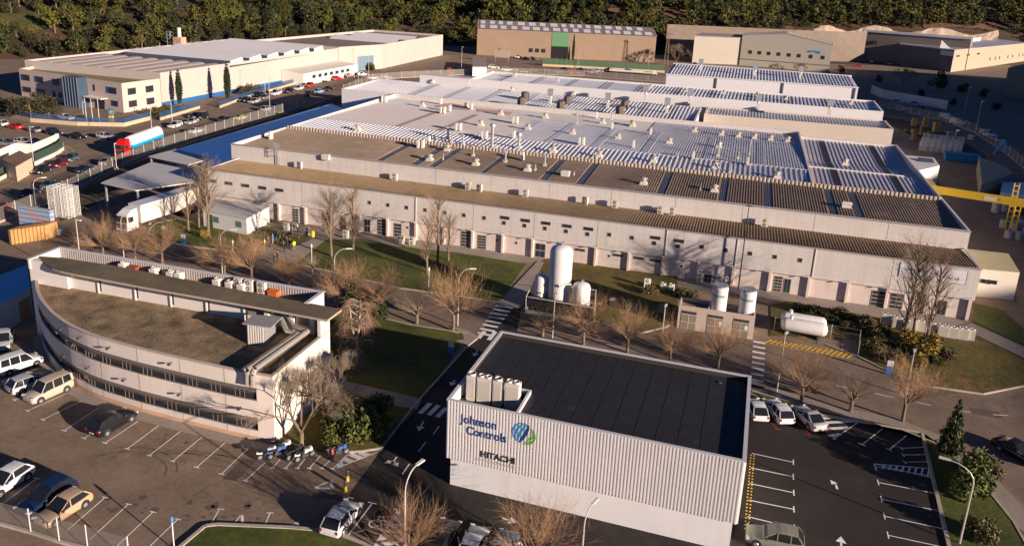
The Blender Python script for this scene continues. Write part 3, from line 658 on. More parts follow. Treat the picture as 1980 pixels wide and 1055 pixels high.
# ground floor doors and windows
def door(x, ww, hh, name='door', y=YF+.28, mt=None, z0=0.05, bars=3):
    mb = MB(); mb.box(x-ww/2, x+ww/2, y-.05, y, z0, z0+hh); d = mb.build(name, mt or m_frame, fac)
    mb = MB(); n = bars
    for k in range(n): mb.box(x-ww/2+.1, x-.04, y-.065, y-.05, z0+.12+k*hh/n, z0+(k+1)*hh/n-.06); mb.box(x+.04, x+ww/2-.1, y-.065, y-.05, z0+.12+k*hh/n, z0+(k+1)*hh/n-.06)
    p = mb.build('glazing', m_glass, fac); p.parent = d; return d
for x, ww, hh, b in [(-54.9,1.5,2.6,5),(-52.0,1.4,2.3,4),(-65.2,1.3,2.5,5),(-71,1.2,2.4,5),(-57.5,1.1,2.3,2),(-40.2,1.5,2.6,5),(-37.4,1.5,2.3,5),(-62,1.2,2.4,2),(-27.75,1.7,2.3,2),(-25.6,.01,.01,1),(-1.9,1.3,1.1,2),(7.9,1.2,2.4,5),(9.2,1.0,2.2,1),(21.4,1.8,2.3,4),(23.8,1.8,2.3,4),(29.6,1.2,2.2,1)]:
    if ww > .1: door(x, ww, hh, bars=b)
for x in (-21.5,-15.6,-12.4,-9.9): window(x, 2.2, 1.55, .32, y=YF+.28)
for x in (-57.3,-50.3,-45.2,-34.9,-31.7,-6.0,-16.9): window(x, 1.9, .4, .4, y=YF+.28, fm=m_acw)
text('', .1, Matrix(), m_navy, fac) if False else None
# round emblem and the banner
mb = MB()
for k in range(20):
    a0, a1 = 2*math.pi*k/20, 2*math.pi*(k+1)/20
    for (r0, r1) in ((.52,.62),):
        mb.face([(-63.6+r0*math.cos(a0), YF-.02, 5.7+r0*math.sin(a0)), (-63.6+r1*math.cos(a0), YF-.02, 5.7+r1*math.sin(a0)), (-63.6+r1*math.cos(a1), YF-.02, 5.7+r1*math.sin(a1)), (-63.6+r0*math.cos(a1), YF-.02, 5.7+r0*math.sin(a1))])
mb.face([(-63.95,YF-.02,5.35),(-63.3,YF-.02,5.35),(-63.15,YF-.02,5.55),(-63.95,YF-.02,5.5)]); mb.face([(-63.62,YF-.02,5.5),(-63.48,YF-.02,5.5),(-63.25,YF-.02,6.15),(-63.55,YF-.02,6.1)]); mb.face([(-63.98,YF-.02,5.65),(-63.7,YF-.02,5.65),(-63.72,YF-.02,5.95),(-63.9,YF-.02,5.9)])
mb.build('round_emblem', m_navy, fac)
def Yp(x, y, yy):
    d = FWD + RT*((x-PPX)/FPX) - UP*((y-PPY)/FPX); t = yy/d.y; return Vector((0,0,CAMZ))+d*t
b0, b1 = Yp(1738,533,YF-.05), Yp(1866,553,YF-.05); bt = Yp(1742,507,YF-.05)
mb = MB(); mb.box(b0.x, b1.x, YF-.05, YF, b0.z, bt.z); ban = mb.build('banner_sign', mat('banner_white', (.72,.70,.72), .5), fac)
mb = MB(); 
for q in ((b0.x,b1.x,b0.z-.05,b0.z),(b0.x,b1.x,bt.z,bt.z+.05),(b0.x-.05,b0.x,b0.z,bt.z),(b1.x,b1.x+.05,b0.z,bt.z)): mb.box(q[0], q[1], YF-.07, YF, q[2], q[3])
mb.build('banner_frame', m_frame, fac)
def bt_(s, size, x, z, mt, sx=1): 
    o = text(s, size, wallM(Vector((x, YF-.055, z)), (1,0,0)), mt, fac, extr=.004, sx=sx, bold=.008)
bt_('Johnson', .5, b0.x+.5, b0.z+1.0, m_lblue); bt_('Controls', .5, b0.x+.7, b0.z+.5, m_lblue)
bt_('HITACHI', .55, b0.x+5.1, b0.z+.45, mat('sign_maroon', (.16,.06,.06), .5), 1.1)
mb = MB()
for k in range(3):
    for j in range(10):
        ta, tb = -1+2*j/10, -1+2*(j+1)/10; f = lambda kk, tt: (b0.x+3.25+kk*.45*math.sqrt(1-tt*tt*.99), YF-.06, b0.z+1.05+tt*.45)
        mb.face([f(-.9+k*.6, ta), f(-.5+k*.6, ta), f(-.5+k*.6, tb), f(-.9+k*.6, tb)])
mb.build('banner_emblem', m_lblue, fac)
# roofs ---------------------------------------------------
mb = MB(); mb.sheet((XL+.3,YF+.12,ZL-.03), (XR-.3,YF+.12,ZL-.03), (XR-.3,YU,ZL-.4), (XL+.3,YU,ZL-.4), .42, .13, .10, e=.02)
mb.build('front_wing_roof', m_tan, fac)
SKY_A = [-61,-54.6,-51.1,-41.6,-30.7,-24.6,-11.3,-1.3,5.6,15.5,19.2]
def mA(x): return not any(abs(x-s) < .62 for s in SKY_A)
mb = MB(); mb.sheet((-89.1,YU+.3,9.3), (33.2,YU+.3,9.3), (33.2,140.2,9.85), (-89.1,140.2,9.85), .42, .16, .13, e=.02, mask=mA)
mb.build('brown_roof', m_brown, fac)
for s in SKY_A:
    mb = MB(); mb.sheet((s-.6,YU+.32,9.32), (s+.6,YU+.32,9.32), (s+.6,140.1,9.87), (s-.6,140.1,9.87), .3, .05, .03); mb.build('rooflight', m_skyl, fac)
mb = MB(); mb.sheet((-89.1,140.3,9.6), (33.2,140.3,9.6), (33.2,140.5,10.55), (-89.1,140.5,10.55), .66, .24, .12, e=.06); mb.box(-89.1, 33.2, 140.5, 140.62, 9.6, 10.55)
mb.build('ridge_upstand', mat('ridge_tan', (.46,.37,.29), .7, var=.1, scale=.7), fac)
def patches(a, b, n, wd, seed):
    rr = random.Random(seed); return [a+(b-a)*(i+.5)/n+rr.uniform(-.6,.6) for i in range(n)]
mb = MB(); mb.sheet((-89.1,140.62,9.55), (13.0,140.62,9.55), (13.0,152.4,10.0), (-89.1,152.4,10.0), .9, .26, .18, e=.03); mb.build('silver_roof', m_galv, fac)
mb = MB(); mb.box(-89.1, 13.0, 152.4, 152.6, 9.9, 10.18); mb.build('ridge_cap', m_pale, fac)
mb = MB()
mb.sheet((-89.1,152.6,9.95), (-45,152.6,9.95), (-45,178,9.55), (-89.1,178,9.55), .5, .2, .025, e=.06)
mb.build('pale_roof', mat('pinkish_roof_sheet', (.76,.67,.62), .6, var=.05, scale=.3), fac)
mb = MB(); mb.sheet((-45,152.6,9.95), (13.0,152.6,9.95), (13.0,178,9.55), (-45,178,9.55), .52, .23, .15, e=.02); mb.build('white_ribbed_roof', m_galv, fac)
mb = MB(); mb.sheet((-20,178,9.55), (13.0,178,9.55), (13.0,193.1,9.2), (-20,193.1,9.2), .52, .23, .14, e=.02); mb.build('white_ribbed_roof', m_galv, fac)
mb = MB(); mb.sheet((-89.1,178,9.55), (-20,178,9.55), (-20,193.1,9.2), (-89.1,193.1,9.2), .42, .1, .02, e=.04); mb.build('coated_roof', mat('white_roof_coating', (.72,.68,.64), .6, var=.05, scale=.3), fac)
m_rr = mat('red_worn_coating', (.66,.30,.25), .8, scale=1.6, col2=(.70,.55,.50))
for q in [[(840,205),(872,200),(912,206),(906,214),(850,209)],[(925,211),(992,217),(985,224),(920,216)]]:
    mb = MB(); mb.face([(*XY(*p, 9.4), 9.47) for p in q]); mb.build('worn_red_patch', m_rr, fac)
for x in (-70.5,-61): mb = MB(); mb.sheet((x-.6,152.7,9.99),(x+.6,152.7,9.99),(x+.6,177.9,9.6),(x-.6,177.9,9.6),.3,.05,.03); mb.build('rooflight', mat('brown_rooflight', (.30,.24,.20), .5), fac)
mb = MB(); mb.sheet((-46.3,152.65,10.0),(-44.3,152.65,10.0),(-44.3,178,9.62),(-46.3,178,9.62),.5,.05,.03); mb.build('walkway_sheet', mat('lilac_sheet', (.58,.56,.64), .5), fac)
for x in (-37,-27.5,-17.5,-5.5,4.5):
    mb = MB(); mb.sheet((x-.8,152.65,10.06),(x+.8,152.65,10.06),(x+.8,177.9,9.66),(x-.8,177.9,9.66),.42,.16,.10); mb.build('rooflight', mat('lilac_rooflight', (.42,.42,.52), .5), fac)
# right-hand section, two shallow slopes
m_seam = mat('seamed_sheet', (.50,.46,.50), .45, metal=.1, var=.1, scale=.12)
mb = MB(); mb.sheet((13.3,140.62,9.2), (33.2,140.62,9.2), (33.2,157,9.75), (13.3,157,9.75), .8, .09, .09, e=.02)
mb.sheet((13.3,157.2,9.4), (33.2,157.2,9.4), (33.2,168,8.95), (13.3,168,8.95), .8, .09, .09, e=.02)
mb.sheet((13.3,168,8.95), (33.2,168,8.95), (33.2,187.2,9.6), (13.3,187.2,9.6), .8, .09, .09, e=.02); mb.build('seamed_roof', m_seam, fac)
mb = MB(); mb.box(13.3, 30.2, 156.9, 157.3, 9.75, 10.0); mb.build('ridge_cap', m_pale, fac); mb = MB(); mb.box(13.3, 33.5, 187.2, 187.6, 9.0, 10.2); mb.build('rear_parapet', m_pale, fac)
for x in (17.8, 28.2):
    mb = MB()
    for (ya, yb, za, zb_) in ((140.7,156.9,9.24,9.79),(157.3,168,9.44,8.99),(168,187.1,8.99,9.64)): mb.sheet((x-.55,ya,za),(x+.55,ya,za),(x+.55,yb,zb_),(x-.55,yb,zb_),.3,.09,.07)
    mb.build('rooflight', mat('dark_rooflight', (.07,.055,.05), .5), fac)
mb = MB(); mb.box(-45.2, -43.2, 152.5, 152.7, 9.9, 10.2); 
# ---- 4. rear halls
def hall(name, label, foot, z0, ztop, zroof, mats, ribs=True, par=.3, roofmat=None, bands=(), pitch=.95, w=.3, h=.17, slope=0., extra=None):
    """foot: 4 (x,y) corners front-left, front-right, back-right, back-left; parapet round a ribbed roof"""
    c = sum(p[0] for p in foot)/4, sum(p[1] for p in foot)/4
    t = thing(name, label, 'industrial hall', (c[0], c[1], 0))
    mb = MB(); mb.prism(foot, z0, zroof-.25, cap=True)
    ctr = Vector(c); ins = [tuple(Vector(p)+(ctr-Vector(p)).normalized()*par*1.5) for p in foot]
    for i in range(4):
        j = (i+1) % 4; a, b, b2, a2 = foot[i], foot[j], ins[j], ins[i]
        mb.hexa([(*a,zroof-.25),(*b,zroof-.25),(*b2,zroof-.25),(*a2,zroof-.25),(*a,ztop),(*b,ztop),(*b2,ztop),(*a2,ztop)])
    mb.build('wall', mats, t)
    def L(s, u): 
        a = Vector(ins[0]).lerp(Vector(ins[1]), s); b = Vector(ins[3]).lerp(Vector(ins[2]), s); p = a.lerp(b, u); return (p.x, p.y, zroof+slope*u)
    mb = MB(); mb.sheet(L(0,0), L(1,0), L(1,1), L(0,1), pitch, w, h); mb.build('roof', roofmat or m_galv, t)
    for s in bands:
        mb = MB(); ds = .011; o = Vector((0,0,.05))
        q = [Vector(L(s-ds,0))+o, Vector(L(s+ds,0))+o, Vector(L(s+ds,1))+o, Vector(L(s-ds,1))+o]; mb.sheet(*q, .4, .1, .06); mb.build('rooflight', m_skyl, t)
    return t
m_beigew = mat('beige_sheet_wall', (.62,.53,.45), .7, var=.05, scale=.3, grid=(.6, 0, 0, 0, .05, .93))
m_wsheet = mat('white_sheet_wall', (.70,.67,.66), .6, var=.03, scale=.3, grid=(.5, 0, 0, 0, .05, .93))
hE = hall('rear_hall', 'white rear hall with silver ribbed roof right behind the factory roof', [(-105.3,193.6),(-10.6,193.6),(-10.6,217.2),(-105.3,217.2)], 0, 10.22, 9.35, m_wsheet, bands=(.19,.30,.405,.515,.63,.745,.85,.93), slope=.7)
hG = hall('rear_hall', 'beige walled rear hall with a blue-grey roof left of the pallet yard', [(-9.3,207),(36,209.5),(36,222.4),(-9.3,220)], 0, 10.22, 9.3, m_beigew, roofmat=mat('bluegrey_ribbed', (.40,.42,.50), .45, metal=.2), slope=.5, pitch=.8, w=.22, h=.12)
hF = hall('rear_hall', 'higher white hall with silver roof in the third row behind the factory', [(-77,217.4),(35.2,222.8),(35.6,243.2),(-77,238.5)], 0, 12.5, 11.6, m_wsheet, bands=tuple(.055+.092*k for k in range(10)), slope=.3, pitch=1.0, w=.32, h=.14)
mb = MB(); mb.box(-92.5, -77, 217.3, 221, 0, 12.4); mb.build('side_block', m_wsheet, hF)
hb0 = 263.5
hH = thing('long_white_hall', 'tall white hall with ribbed silver roof at the back right, before the logo building', 'industrial hall', (4, 277, 0))
mb = MB(); fH = [(-25.2,263.2),(33.8,267.5),(34.2,293),(-25.5,290)]
mb.prism(fH, 0, lambda p: 13.0 if p[1] < 280 else 13.8, cap=False); mb.face([(-25.2,263.2,13),(33.8,267.5,13),(34.2,293,13.8),(-25.5,290,13.8)]); mb.build('wall', mat('lilac_white_wall', (.72,.69,.72), .6, var=.03, scale=.3), hH)
mb = MB(); mb.sheet((-24.6,263.5,13.1),(33.2,267.8,13.1),(33.6,292.6,13.95),(-24.9,289.7,13.95), 1.0, .3, .13); mb.build('roof', m_galv, hH)
mb = MB(); 
for s in (.27, .62, .985): mb.box(-25.2+59*s-.15, -25.2+59*s+.25, 263.0+4.3*s-.12, 263.1+4.3*s, 3, 12.9)
mb.build('downpipe', mat('slate_grey', (.16,.16,.20), .5), hH)
mb = MB(); mb.hexa([(-25.4,263.0,12.95),(34,267.3,12.95),(34,267.55,12.95),(-25.4,263.25,12.95),(-25.4,263.0,13.25),(34,267.3,13.25),(34,267.55,13.25),(-25.4,263.25,13.25)]); mb.hexa([(-25.7,290,13.6),(34.4,293,13.6),(34.4,293.3,13.6),(-25.7,290.3,13.6),(-25.7,290,14.2),(34.4,293,14.2),(34.4,293.3,14.2),(-25.7,290.3,14.2)]); mb.build('eaves_trim', m_white_s, hH)
# ---- 5. small buildings near the factory
sh = thing('loading_shed', 'long low shed with a blue shaded sheet roof along the left factory wall', 'shed', (-100, 165, 0))
mb = MB(); SHp = [(-109.8,133),(-97.2,124.5),(-89.6,124.5),(-89.6,193.4),(-105.3,193.4),(-111,198)]; mb.prism(SHp, 0, 4.85); mb.build('wall', m_wsheet, sh)
mb = MB(); mb.face([(*p,4.93) for p in SHp]); mb.build('roof', mat('blue_sheet_roof', (.50,.78,.97), .32, metal=.65, var=.07, scale=.6), sh)
m_can = mat('canopy_sheet', (.56,.54,.53), .55, var=.08, scale=.7, grid=(.5, 0, 0, 0, .05, .85))
for k, (pts, z, lab) in enumerate([([(287,302),(340,288),(408,306),(365,318)], 5.3, 'small pale sheet canopy beside the blue-roofed shed'), ([(195,353),(293,313),(385,332),(372,352),(262,368)], 4.6, 'large pale sheet canopy above the truck yard')]):
    q = [P(x, y, z) for x, y in pts]; c = sum((v for v in q), Vector())/len(q)
    t = thing('canopy', lab, 'canopy', (c.x, c.y, 0), group='yard canopies')
    mb = MB(); mb.prism([tuple(v.xy) for v in q], z-.18, z, bottom=True); mb.build('roof', m_can, t)
    for v in q:
        v2 = v.lerp(c, .08); mb = MB(); mb.box(v2.x-.12, v2.x+.12, v2.y-.12, v2.y+.12, 0, z-.18); mb.build('post', m_steel, t)
def hut(name, label, cat, px, ztop, zb=0, wall=None, roof=None, over=.0, rz=None, slab=.12):
    q = [P(*p, ztop) for p in px]; c = sum((v for v in q), Vector())/len(q); t = thing(name, label, cat, (c.x, c.y, 0))
    mb = MB(); mb.prism([tuple(v.xy) for v in q], zb, ztop-slab); mb.build('wall', wall, t)
    mb = MB(); q2 = [v+(v-c).normalized()*over for v in q]; mb.prism([tuple(v.xy) for v in q2], ztop-slab, ztop, bottom=True); mb.build('roof', roof, t)
    return t, q
tr, q = hut('site_cabin', 'white single-storey cabin with a grey sheet roof behind the parked lorry', 'cabin', [(392,405),(476,422),(520,399),(415,385)], 2.9, wall=mat('cabin_white', (.70,.68,.67), .6, grid=(1.2, 0, 0, 0, .04, .8)), roof=mat('cabin_roof', (.55,.53,.52), .5, var=.1, scale=.8, grid=(.8,0,0,0,.06,.8)), over=.15)
y0 = q[0].lerp(q[1], .5).y
for x, ww in ((.82, 1.2), (.3, 1.2)):
    p = q[0].lerp(q[1], x); d = (q[1]-q[0]).normalized(); n = Vector((d.y, -d.x, 0))
    mb = MB(); a = p-d*ww/2+n*.02; b = p+d*ww/2+n*.02; mb.face([(*a.xy,1.1),(*b.xy,1.1),(*b.xy,2.1),(*a.xy,2.1)]); mb.build('window', mat('teal_glass', (.12,.2,.18), .2), tr)
p = q[0].lerp(q[1], .1); mb = MB(); a = p+n*.02; b = p+d*1.1+n*.02; mb.face([(*a.xy,.1),(*b.xy,.1),(*b.xy,2.3),(*a.xy,2.3)]); mb.build('door', mat('green_door', (.05,.12,.09), .4), tr)
ra, q = hut('side_annex', 'small cream annex with a tan sheet roof at the right end of the factory', 'annex', [(1893,519),(1972,526),(1950,490),(1870,481)], 4.4, wall=mat('annex_cream', (.66,.60,.50), .7, var=.04, scale=.4), roof=mat('annex_tan_roof', (.46,.39,.24), .7, var=.1, scale=1, grid=(0,0,0,0,0,0)) if False else mat('annex_tan_roof', (.46,.39,.24), .7, var=.12, scale=1, grid=(.7,0,0,0,.08,.8,'Y')), over=.0)
mb = MB(); yy = min(v.y for v in q); x0 = q[0].x+.6; mb.box(x0, x0+.55, yy-.03, yy, 2.3, 2.9); mb.box(x0+.7, x0+2.1, yy-.03, yy, 2.3, 2.9); mb.build('window', m_glass, ra)
# gas cylinder house
gh = thing('gas_house', 'small pinkish block building with three double metal doors and an open roof pen', 'outbuilding', (0, 97, 0))
m_blk = mat('concrete_blocks', (.56,.45,.38), .85, var=.14, scale=2.2, grid=(.4, 0, .2, 0, .02, .75))
mb = MB(); mb.box(-4.8, 4.6, 95.9, 96.1, 0, 3.15); mb.box(-4.8, -4.6, 96.1, 99.2, 0, 3.15); mb.box(4.4, 4.6, 96.1, 99.2, 0, 3.15); mb.box(-4.6, 4.4, 99, 99.2, 0, 3.0); mb.box(-1.2, -1.0, 96.1, 99, 0, 3.0); mb.build('wall', m_blk, gh)
mb = MB(); mb.box(-4.6, -1.2, 96.1, 99, 2.5, 2.6); mb.build('roof', m_old, gh)
m_door = mat('gas_door_metal', (.24,.20,.15), .6, var=.1, scale=2)
for x in (-3.45, -.15, 3.0):
    mb = MB(); mb.box(x-.95, x-.03, 95.86, 95.9, .05, 2.05); mb.box(x+.03, x+.95, 95.86, 95.9, .05, 2.05); d = mb.build('double_door', m_door, gh)
    mb = MB(); mb.box(x-.97, x+.97, 95.84, 95.9, 2.05, 2.1); mb.box(x-.03, x+.03, 95.84, 95.86, .05, 2.05); mb.box(x-.95, x+.95, 95.85, 95.86, 1.0, 1.05); f = mb.build('door_frame', m_acw, gh); f.parent = d
    mb = MB(); mb.box(x-.95, x+.95, 95.87, 95.9, 2.12, 2.5); mb.build('vent_opening', m_dark, gh)
    if x > -1:
        for dx in (-.55, .3):
            mb = MB(); mb.cyl((x+dx,95.86,1.5),(x+dx,95.84,1.5),.11,.11,12); mb.build('warning_disc', mat('sign_pink', (.65,.25,.2), .5), gh)
        mb = MB(); mb.box(x+.48, x+.85, 95.84, 95.86, 1.2, 1.75); mb.build('notice', mat('notice_white', (.8,.8,.8), .5), gh)
# blue-roofed shed at far left, behind the curved office
bs, q = hut('blue_roof_shed', 'low shed with a bright blue sheet roof at the left edge beside the curved office', 'shed', [(-40,608),(57,556),(52,512),(-40,548)], 3.6, wall=mat('shed_grey', (.42,.44,.46), .7), roof=mat('blue_roof', (.20,.50,.75), .5, var=.06, scale=.6, grid=(.6,0,0,0,.06,.85)), over=.1)
p = q[0].lerp(q[1], .74); d = (q[1]-q[0]).normalized(); n = Vector((d.y,-d.x,0)); mb = MB(); a = p+n*.03; b = p+d*1.9+n*.03; mb.face([(*a.xy,0),(*b.xy,0),(*b.xy,2.6),(*a.xy,2.6)]); mb.build('door', mat('tan_door', (.30,.18,.08), .5), bs)
# yard walls and hut on the street, far left
def wall_thing(name, label, pts, h, th=.25, mt=None, z=0, cat='wall', px=True, cap=None):
    q = [Vector((*(XY(*p) if px else p), 0)) for p in pts]; c = q[0]
    t = thing(name, label, cat, (c.x, c.y, 0)); mb = MB()
    for a, b in zip(q, q[1:]):
        d = (b-a).normalized(); n = Vector((-d.y, d.x, 0))*th/2
        mb.hexa([(*(a+n).xy,z),(*(a-n).xy,z),(*(b-n).xy,z),(*(b+n).xy,z),(*(a+n).xy,z+h),(*(a-n).xy,z+h),(*(b-n).xy,z+h),(*(b+n).xy,z+h)])
    mb.build('wall', mt, t); return t
m_ww = mat('white_wall', (.70,.66,.60), .75, var=.06, scale=.7); m_gp = mat('green_fence_panel', (.04,.07,.05), .7)
t = wall_thing('yard_wall', 'white street wall with green mesh panels round the walled yard', [(-60,372),(0,349),(39,329)], .7, mt=m_ww)
a, b = P(-60,370), P(36,329); mb = MB(); mb.hexa([(a.x,a.y,.7),(b.x,b.y,.7),(b.x,b.y+.08,.7),(a.x,a.y+.08,.7),(a.x,a.y,1.9),(b.x,b.y,1.9),(b.x,b.y+.08,1.9),(a.x,a.y+.08,1.9)]); mb.build('mesh_panel', m_gp, t)
t = wall_thing('yard_wall', 'white curved wall with green mesh panels at the street corner', [(68,320),(108,301),(123,291),(122,281)], .8, mt=m_ww)
for a, b in [((69,319),(108,300)),((108,300),(123,290)),((123,290),(122,281))]:
    a, b = P(*a), P(*b); mb = MB(); mb.face([(a.x,a.y,.8),(b.x,b.y,.8),(b.x,b.y,2.4),(a.x,a.y,2.4)]); mb.build('mesh_panel', m_gp, t)
t = wall_thing('yard_wall', 'taller white inner wall of the walled yard', [(-20,326),(32,303),(66,305),(115,283)], 3.0, mt=m_ww)
uh = thing('utility_hut', 'small sand-coloured flat-roofed hut between the white yard walls', 'hut', (*XY(35,366-20), 0))
q = [P(*p, 3) for p in [(3,308),(30,322),(62,304),(38,291)]]
mb = MB(); mb.prism([tuple(v.xy) for v in q], 0, 2.9); mb.build('wall', mat('hut_sand', (.62,.47,.35), .8, var=.05, scale=1), uh); mb = MB(); mb.prism([tuple(v.xy) for v in q], 2.9, 3.02, bottom=True); mb.build('roof', m_soil, uh)
# ---- 6. left factory across the street
lf = thing('left_factory', 'long cream factory with a blue plinth, barrel and saw-tooth roofs at the upper left', 'factory', (-185, 250, 0))
F1 = [(-164.5,193.5),(-160,290.5),(-183,290.5),(-214,224),(-213,197)]
mb = MB(); mb.prism([(-163.6,193),(-159.6,291),(-212,291),(-213,193)], 0, 9.0); mb.build('wall', m_creamy, lf)
mb = MB()
for a, b in [((-163.6,193),(-159.6,291)),((-159.6,291),(-212,291)),((-212,291),(-213,193)),((-213,193),(-163.6,193))]:
    d = Vector((b[0]-a[0], b[1]-a[1])).normalized(); n = Vector((-d.y, d.x))*.3
    mb.hexa([(*a,9),(*b,9),(b[0]+n.x,b[1]+n.y,9),(a[0]+n.x,a[1]+n.y,9),(*a,9.9),(*b,9.9),(b[0]+n.x,b[1]+n.y,9.9),(a[0]+n.x,a[1]+n.y,9.9)])
mb.build('parapet', m_creamy, lf)
mb = MB(); mb.hexa([(-163.55,193,0),(-159.55,291,0),(-159.7,291,0),(-163.7,193,0),(-163.5,193,1.25),(-159.5,291,1.25),(-159.7,291,1.25),(-163.7,193,1.25)]); mb.box(-175, -163.5, 192.95, 193.0, 0, 1.25); mb.build('blue_plinth', m_blue, lf)
mb = MB()
for k in range(8):     # barrel vaults
    x0 = -212+6.05*k; N = 6; r = 6.05
    for j in range(N):
        a0 = math.pi*j/N; a1 = math.pi*(j+1)/N
        f = lambda a: (x0+3.0-2.75*math.cos(a), 9.05+.75*math.sin(a))
        p0, p1 = f(a0), f(a1); mb.face([(p0[0],194,p0[1]),(p1[0],194,p1[1]),(p1[0],222,p1[1]),(p0[0],222,p0[1])])
mb.build('barrel_roof', mat('barrel_brown', (.42,.35,.32), .6, var=.08, scale=.5), lf)
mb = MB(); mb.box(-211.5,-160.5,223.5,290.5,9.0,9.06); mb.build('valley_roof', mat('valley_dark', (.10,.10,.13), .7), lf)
mb = MB()
for k in range(8): mb.box(-212.1+6.05*k, -211.7+6.05*k, 194, 222, 9.02, 9.35)
mb.build('barrel_flashing', m_white_s, lf)
mb = MB()
for k in range(6):     # saw-tooth rooflights, ridges running across the building
    y0 = 226+10.6*k; a = (-206, y0, 9.1); b = (-163, y0, 9.1)
    mb.sheet((-206,y0,10.3), (-163.5,y0,10.3), (-163.5,y0+6.5,11.1), (-206,y0+6.5,11.1), 1.1, .4, .06)
    mb.face([(-163.5,y0+6.5,11.1),(-206,y0+6.5,11.1),(-206,y0+7.5,9.1),(-163.5,y0+7.5,9.1)]); mb.face([(-163.5,y0,9.1),(-163.5,y0+7.5,9.1),(-163.5,y0+6.5,11.1),(-163.5,y0,10.3)])
mb.build('saw_tooth_roof', mat('saw_tooth_white', (.66,.63,.65), .5, var=.05, scale=.3), lf)
mb = MB()
for k in range(6): y0 = 226+10.6*k; mb.face([(-206,y0,9.1),(-163.5,y0,9.1),(-163.5,y0,10.3),(-206,y0,10.3)])
mb.build('north_light_glazing', mat('north_glass', (.08,.09,.13), .3), lf)
mb = MB(); mb.box(-163.65, -163.3, 206.5, 213.5, 0, 5.2); mb.build('gate', m_blue, lf)
# second part, further away
lf2 = thing('left_factory_extension', 'cream windowless hall with a blue roller door at the far end of the left factory', 'factory', (-165, 350, 0))
mb = MB(); F2 = [(-159.5,291.2),(-151.4,314),(-151,384),(-190,384),(-200,291.2)]; mb.prism(F2, 0, 9.3); mb.build('wall', m_creamy, lf2)
mb = MB(); 
for a, b in zip(F2, F2[1:]+F2[:1]):
    d = Vector((b[0]-a[0], b[1]-a[1])).normalized(); n = Vector((-d.y, d.x))*.35
    mb.hexa([(*a,9.3),(*b,9.3),(b[0]+n.x,b[1]+n.y,9.3),(a[0]+n.x,a[1]+n.y,9.3),(*a,10.3),(*b,10.3),(b[0]+n.x,b[1]+n.y,10.3),(a[0]+n.x,a[1]+n.y,10.3)])
mb.build('parapet', m_creamy, lf2)
mb = MB(); mb.face([(-199,292,9.34),(-160.5,292,9.34),(-152.6,315,9.34),(-152.2,383,9.34),(-189,383,9.34)]); mb.build('valley_roof', mat('valley_brown', (.24,.19,.15), .8, var=.1, scale=.3), lf2)
mb = MB()
for y0 in (330, 350): mb.sheet((-186,y0,9.4), (-153,y0,9.4), (-153,y0+6,11), (-186,y0+6,11), 1.1, .4, .06); mb.face([(-153,y0+6,11),(-186,y0+6,11),(-186,y0+8,9.4),(-153,y0+8,9.4)])
mb.build('saw_tooth_roof', MATS['saw_tooth_white'], lf2)
dA, dB = Vector((-159.5,291.2)), Vector((-151.4,314)); a = dA.lerp(dB,.42); b = dA.lerp(dB,.8); n = Vector((.94,-.33))*.06
mb = MB(); mb.hexa([(*(a-n),0),(*(a+n),0),(*(b+n),0),(*(b-n),0),(*(a-n),6),(*(a+n),6),(*(b+n),6),(*(b-n),6)]); mb.build('roller_door', mat('steel_blue_door', (.16,.24,.32), .5, grid=(0,0,.5,0,.06,.7)), lf2)
lb = thing('lean_to', 'low white lean-to with a row of small windows against the cream factory', 'lean-to', (-157, 270, 0))
mb = MB(); mb.prism([(-161,252),(-152.5,252.5),(-150.5,290),(-160,290)], 0, lambda p: 5.0 if p[0] < -158 else 4.2); mb.build('wall', m_ww, lb)
mb = MB()
for k in range(7): y = 258+3.9*k; x = -152.3+2*(y-252)/38; mb.box(x-.1, x+.06, y, y+2.0, 2.0, 3.2)
mb.build('window', m_glass, lb)
# office part with the glazed tower
lo = thing('left_office', 'pinkish two-storey office with blue window reveals and a glazed entrance tower', 'office building', (-188, 187, 0))
m_pk = mat('pink_stone', (.60,.47,.40), .8, var=.08, scale=1.2, grid=(1.0,0,.5,0,.03,.93)); OFp = [(-209,187),(-165.6,180),(-163.8,192.9),(-211,196.9)]
mb = MB(); mb.prism(OFp, 0, 7.3); 
for a, b in zip(OFp, OFp[1:]+OFp[:1]):
    d = Vector((b[0]-a[0], b[1]-a[1])).normalized(); n = Vector((-d.y, d.x))*.35
    mb.hexa([(*a,7.3),(*b,7.3),(b[0]+n.x,b[1]+n.y,7.3),(a[0]+n.x,a[1]+n.y,7.3),(*a,8.2),(*b,8.2),(b[0]+n.x,b[1]+n.y,8.2),(a[0]+n.x,a[1]+n.y,8.2)])
mb.build('wall', m_pk, lo)
mb = MB(); mb.face([(p[0]*.99-1.9, p[1]*.99+1.9, 7.4) for p in OFp]); mb.build('roof', mat('olive_roof', (.22,.19,.10), .9, var=.1, scale=1), lo)
fa, fb = Vector(OFp[0]), Vector(OFp[1]); fd = (fb-fa).normalized(); fn = Vector((fd.y, -fd.x))
def fwin(s, z0, z1, ww, par=lo):
    c = fa.lerp(fb, s); a = c-fd*ww/2; b = c+fd*ww/2; o = fn*.05
    mb = MB(); mb.hexa([(*(a-o),z0),(*(a+o),z0),(*(b+o),z0),(*(b-o),z0),(*(a-o),z1),(*(a+o),z1),(*(b+o),z1),(*(b-o),z1)]); wd = mb.build('window', m_blue, par)
    a2 = a+fd*ww*.25; o2 = fn*.08; mb = MB(); mb.hexa([(*(a2-o),z0+.1),(*(a2+o2),z0+.1),(*(b+o2),z0+.1),(*(b-o),z0+.1),(*(a2-o),z1-.1),(*(a2+o2),z1-.1),(*(b+o2),z1-.1),(*(b-o),z1-.1)]); p_ = mb.build('pane', m_glass, par); p_.parent = wd
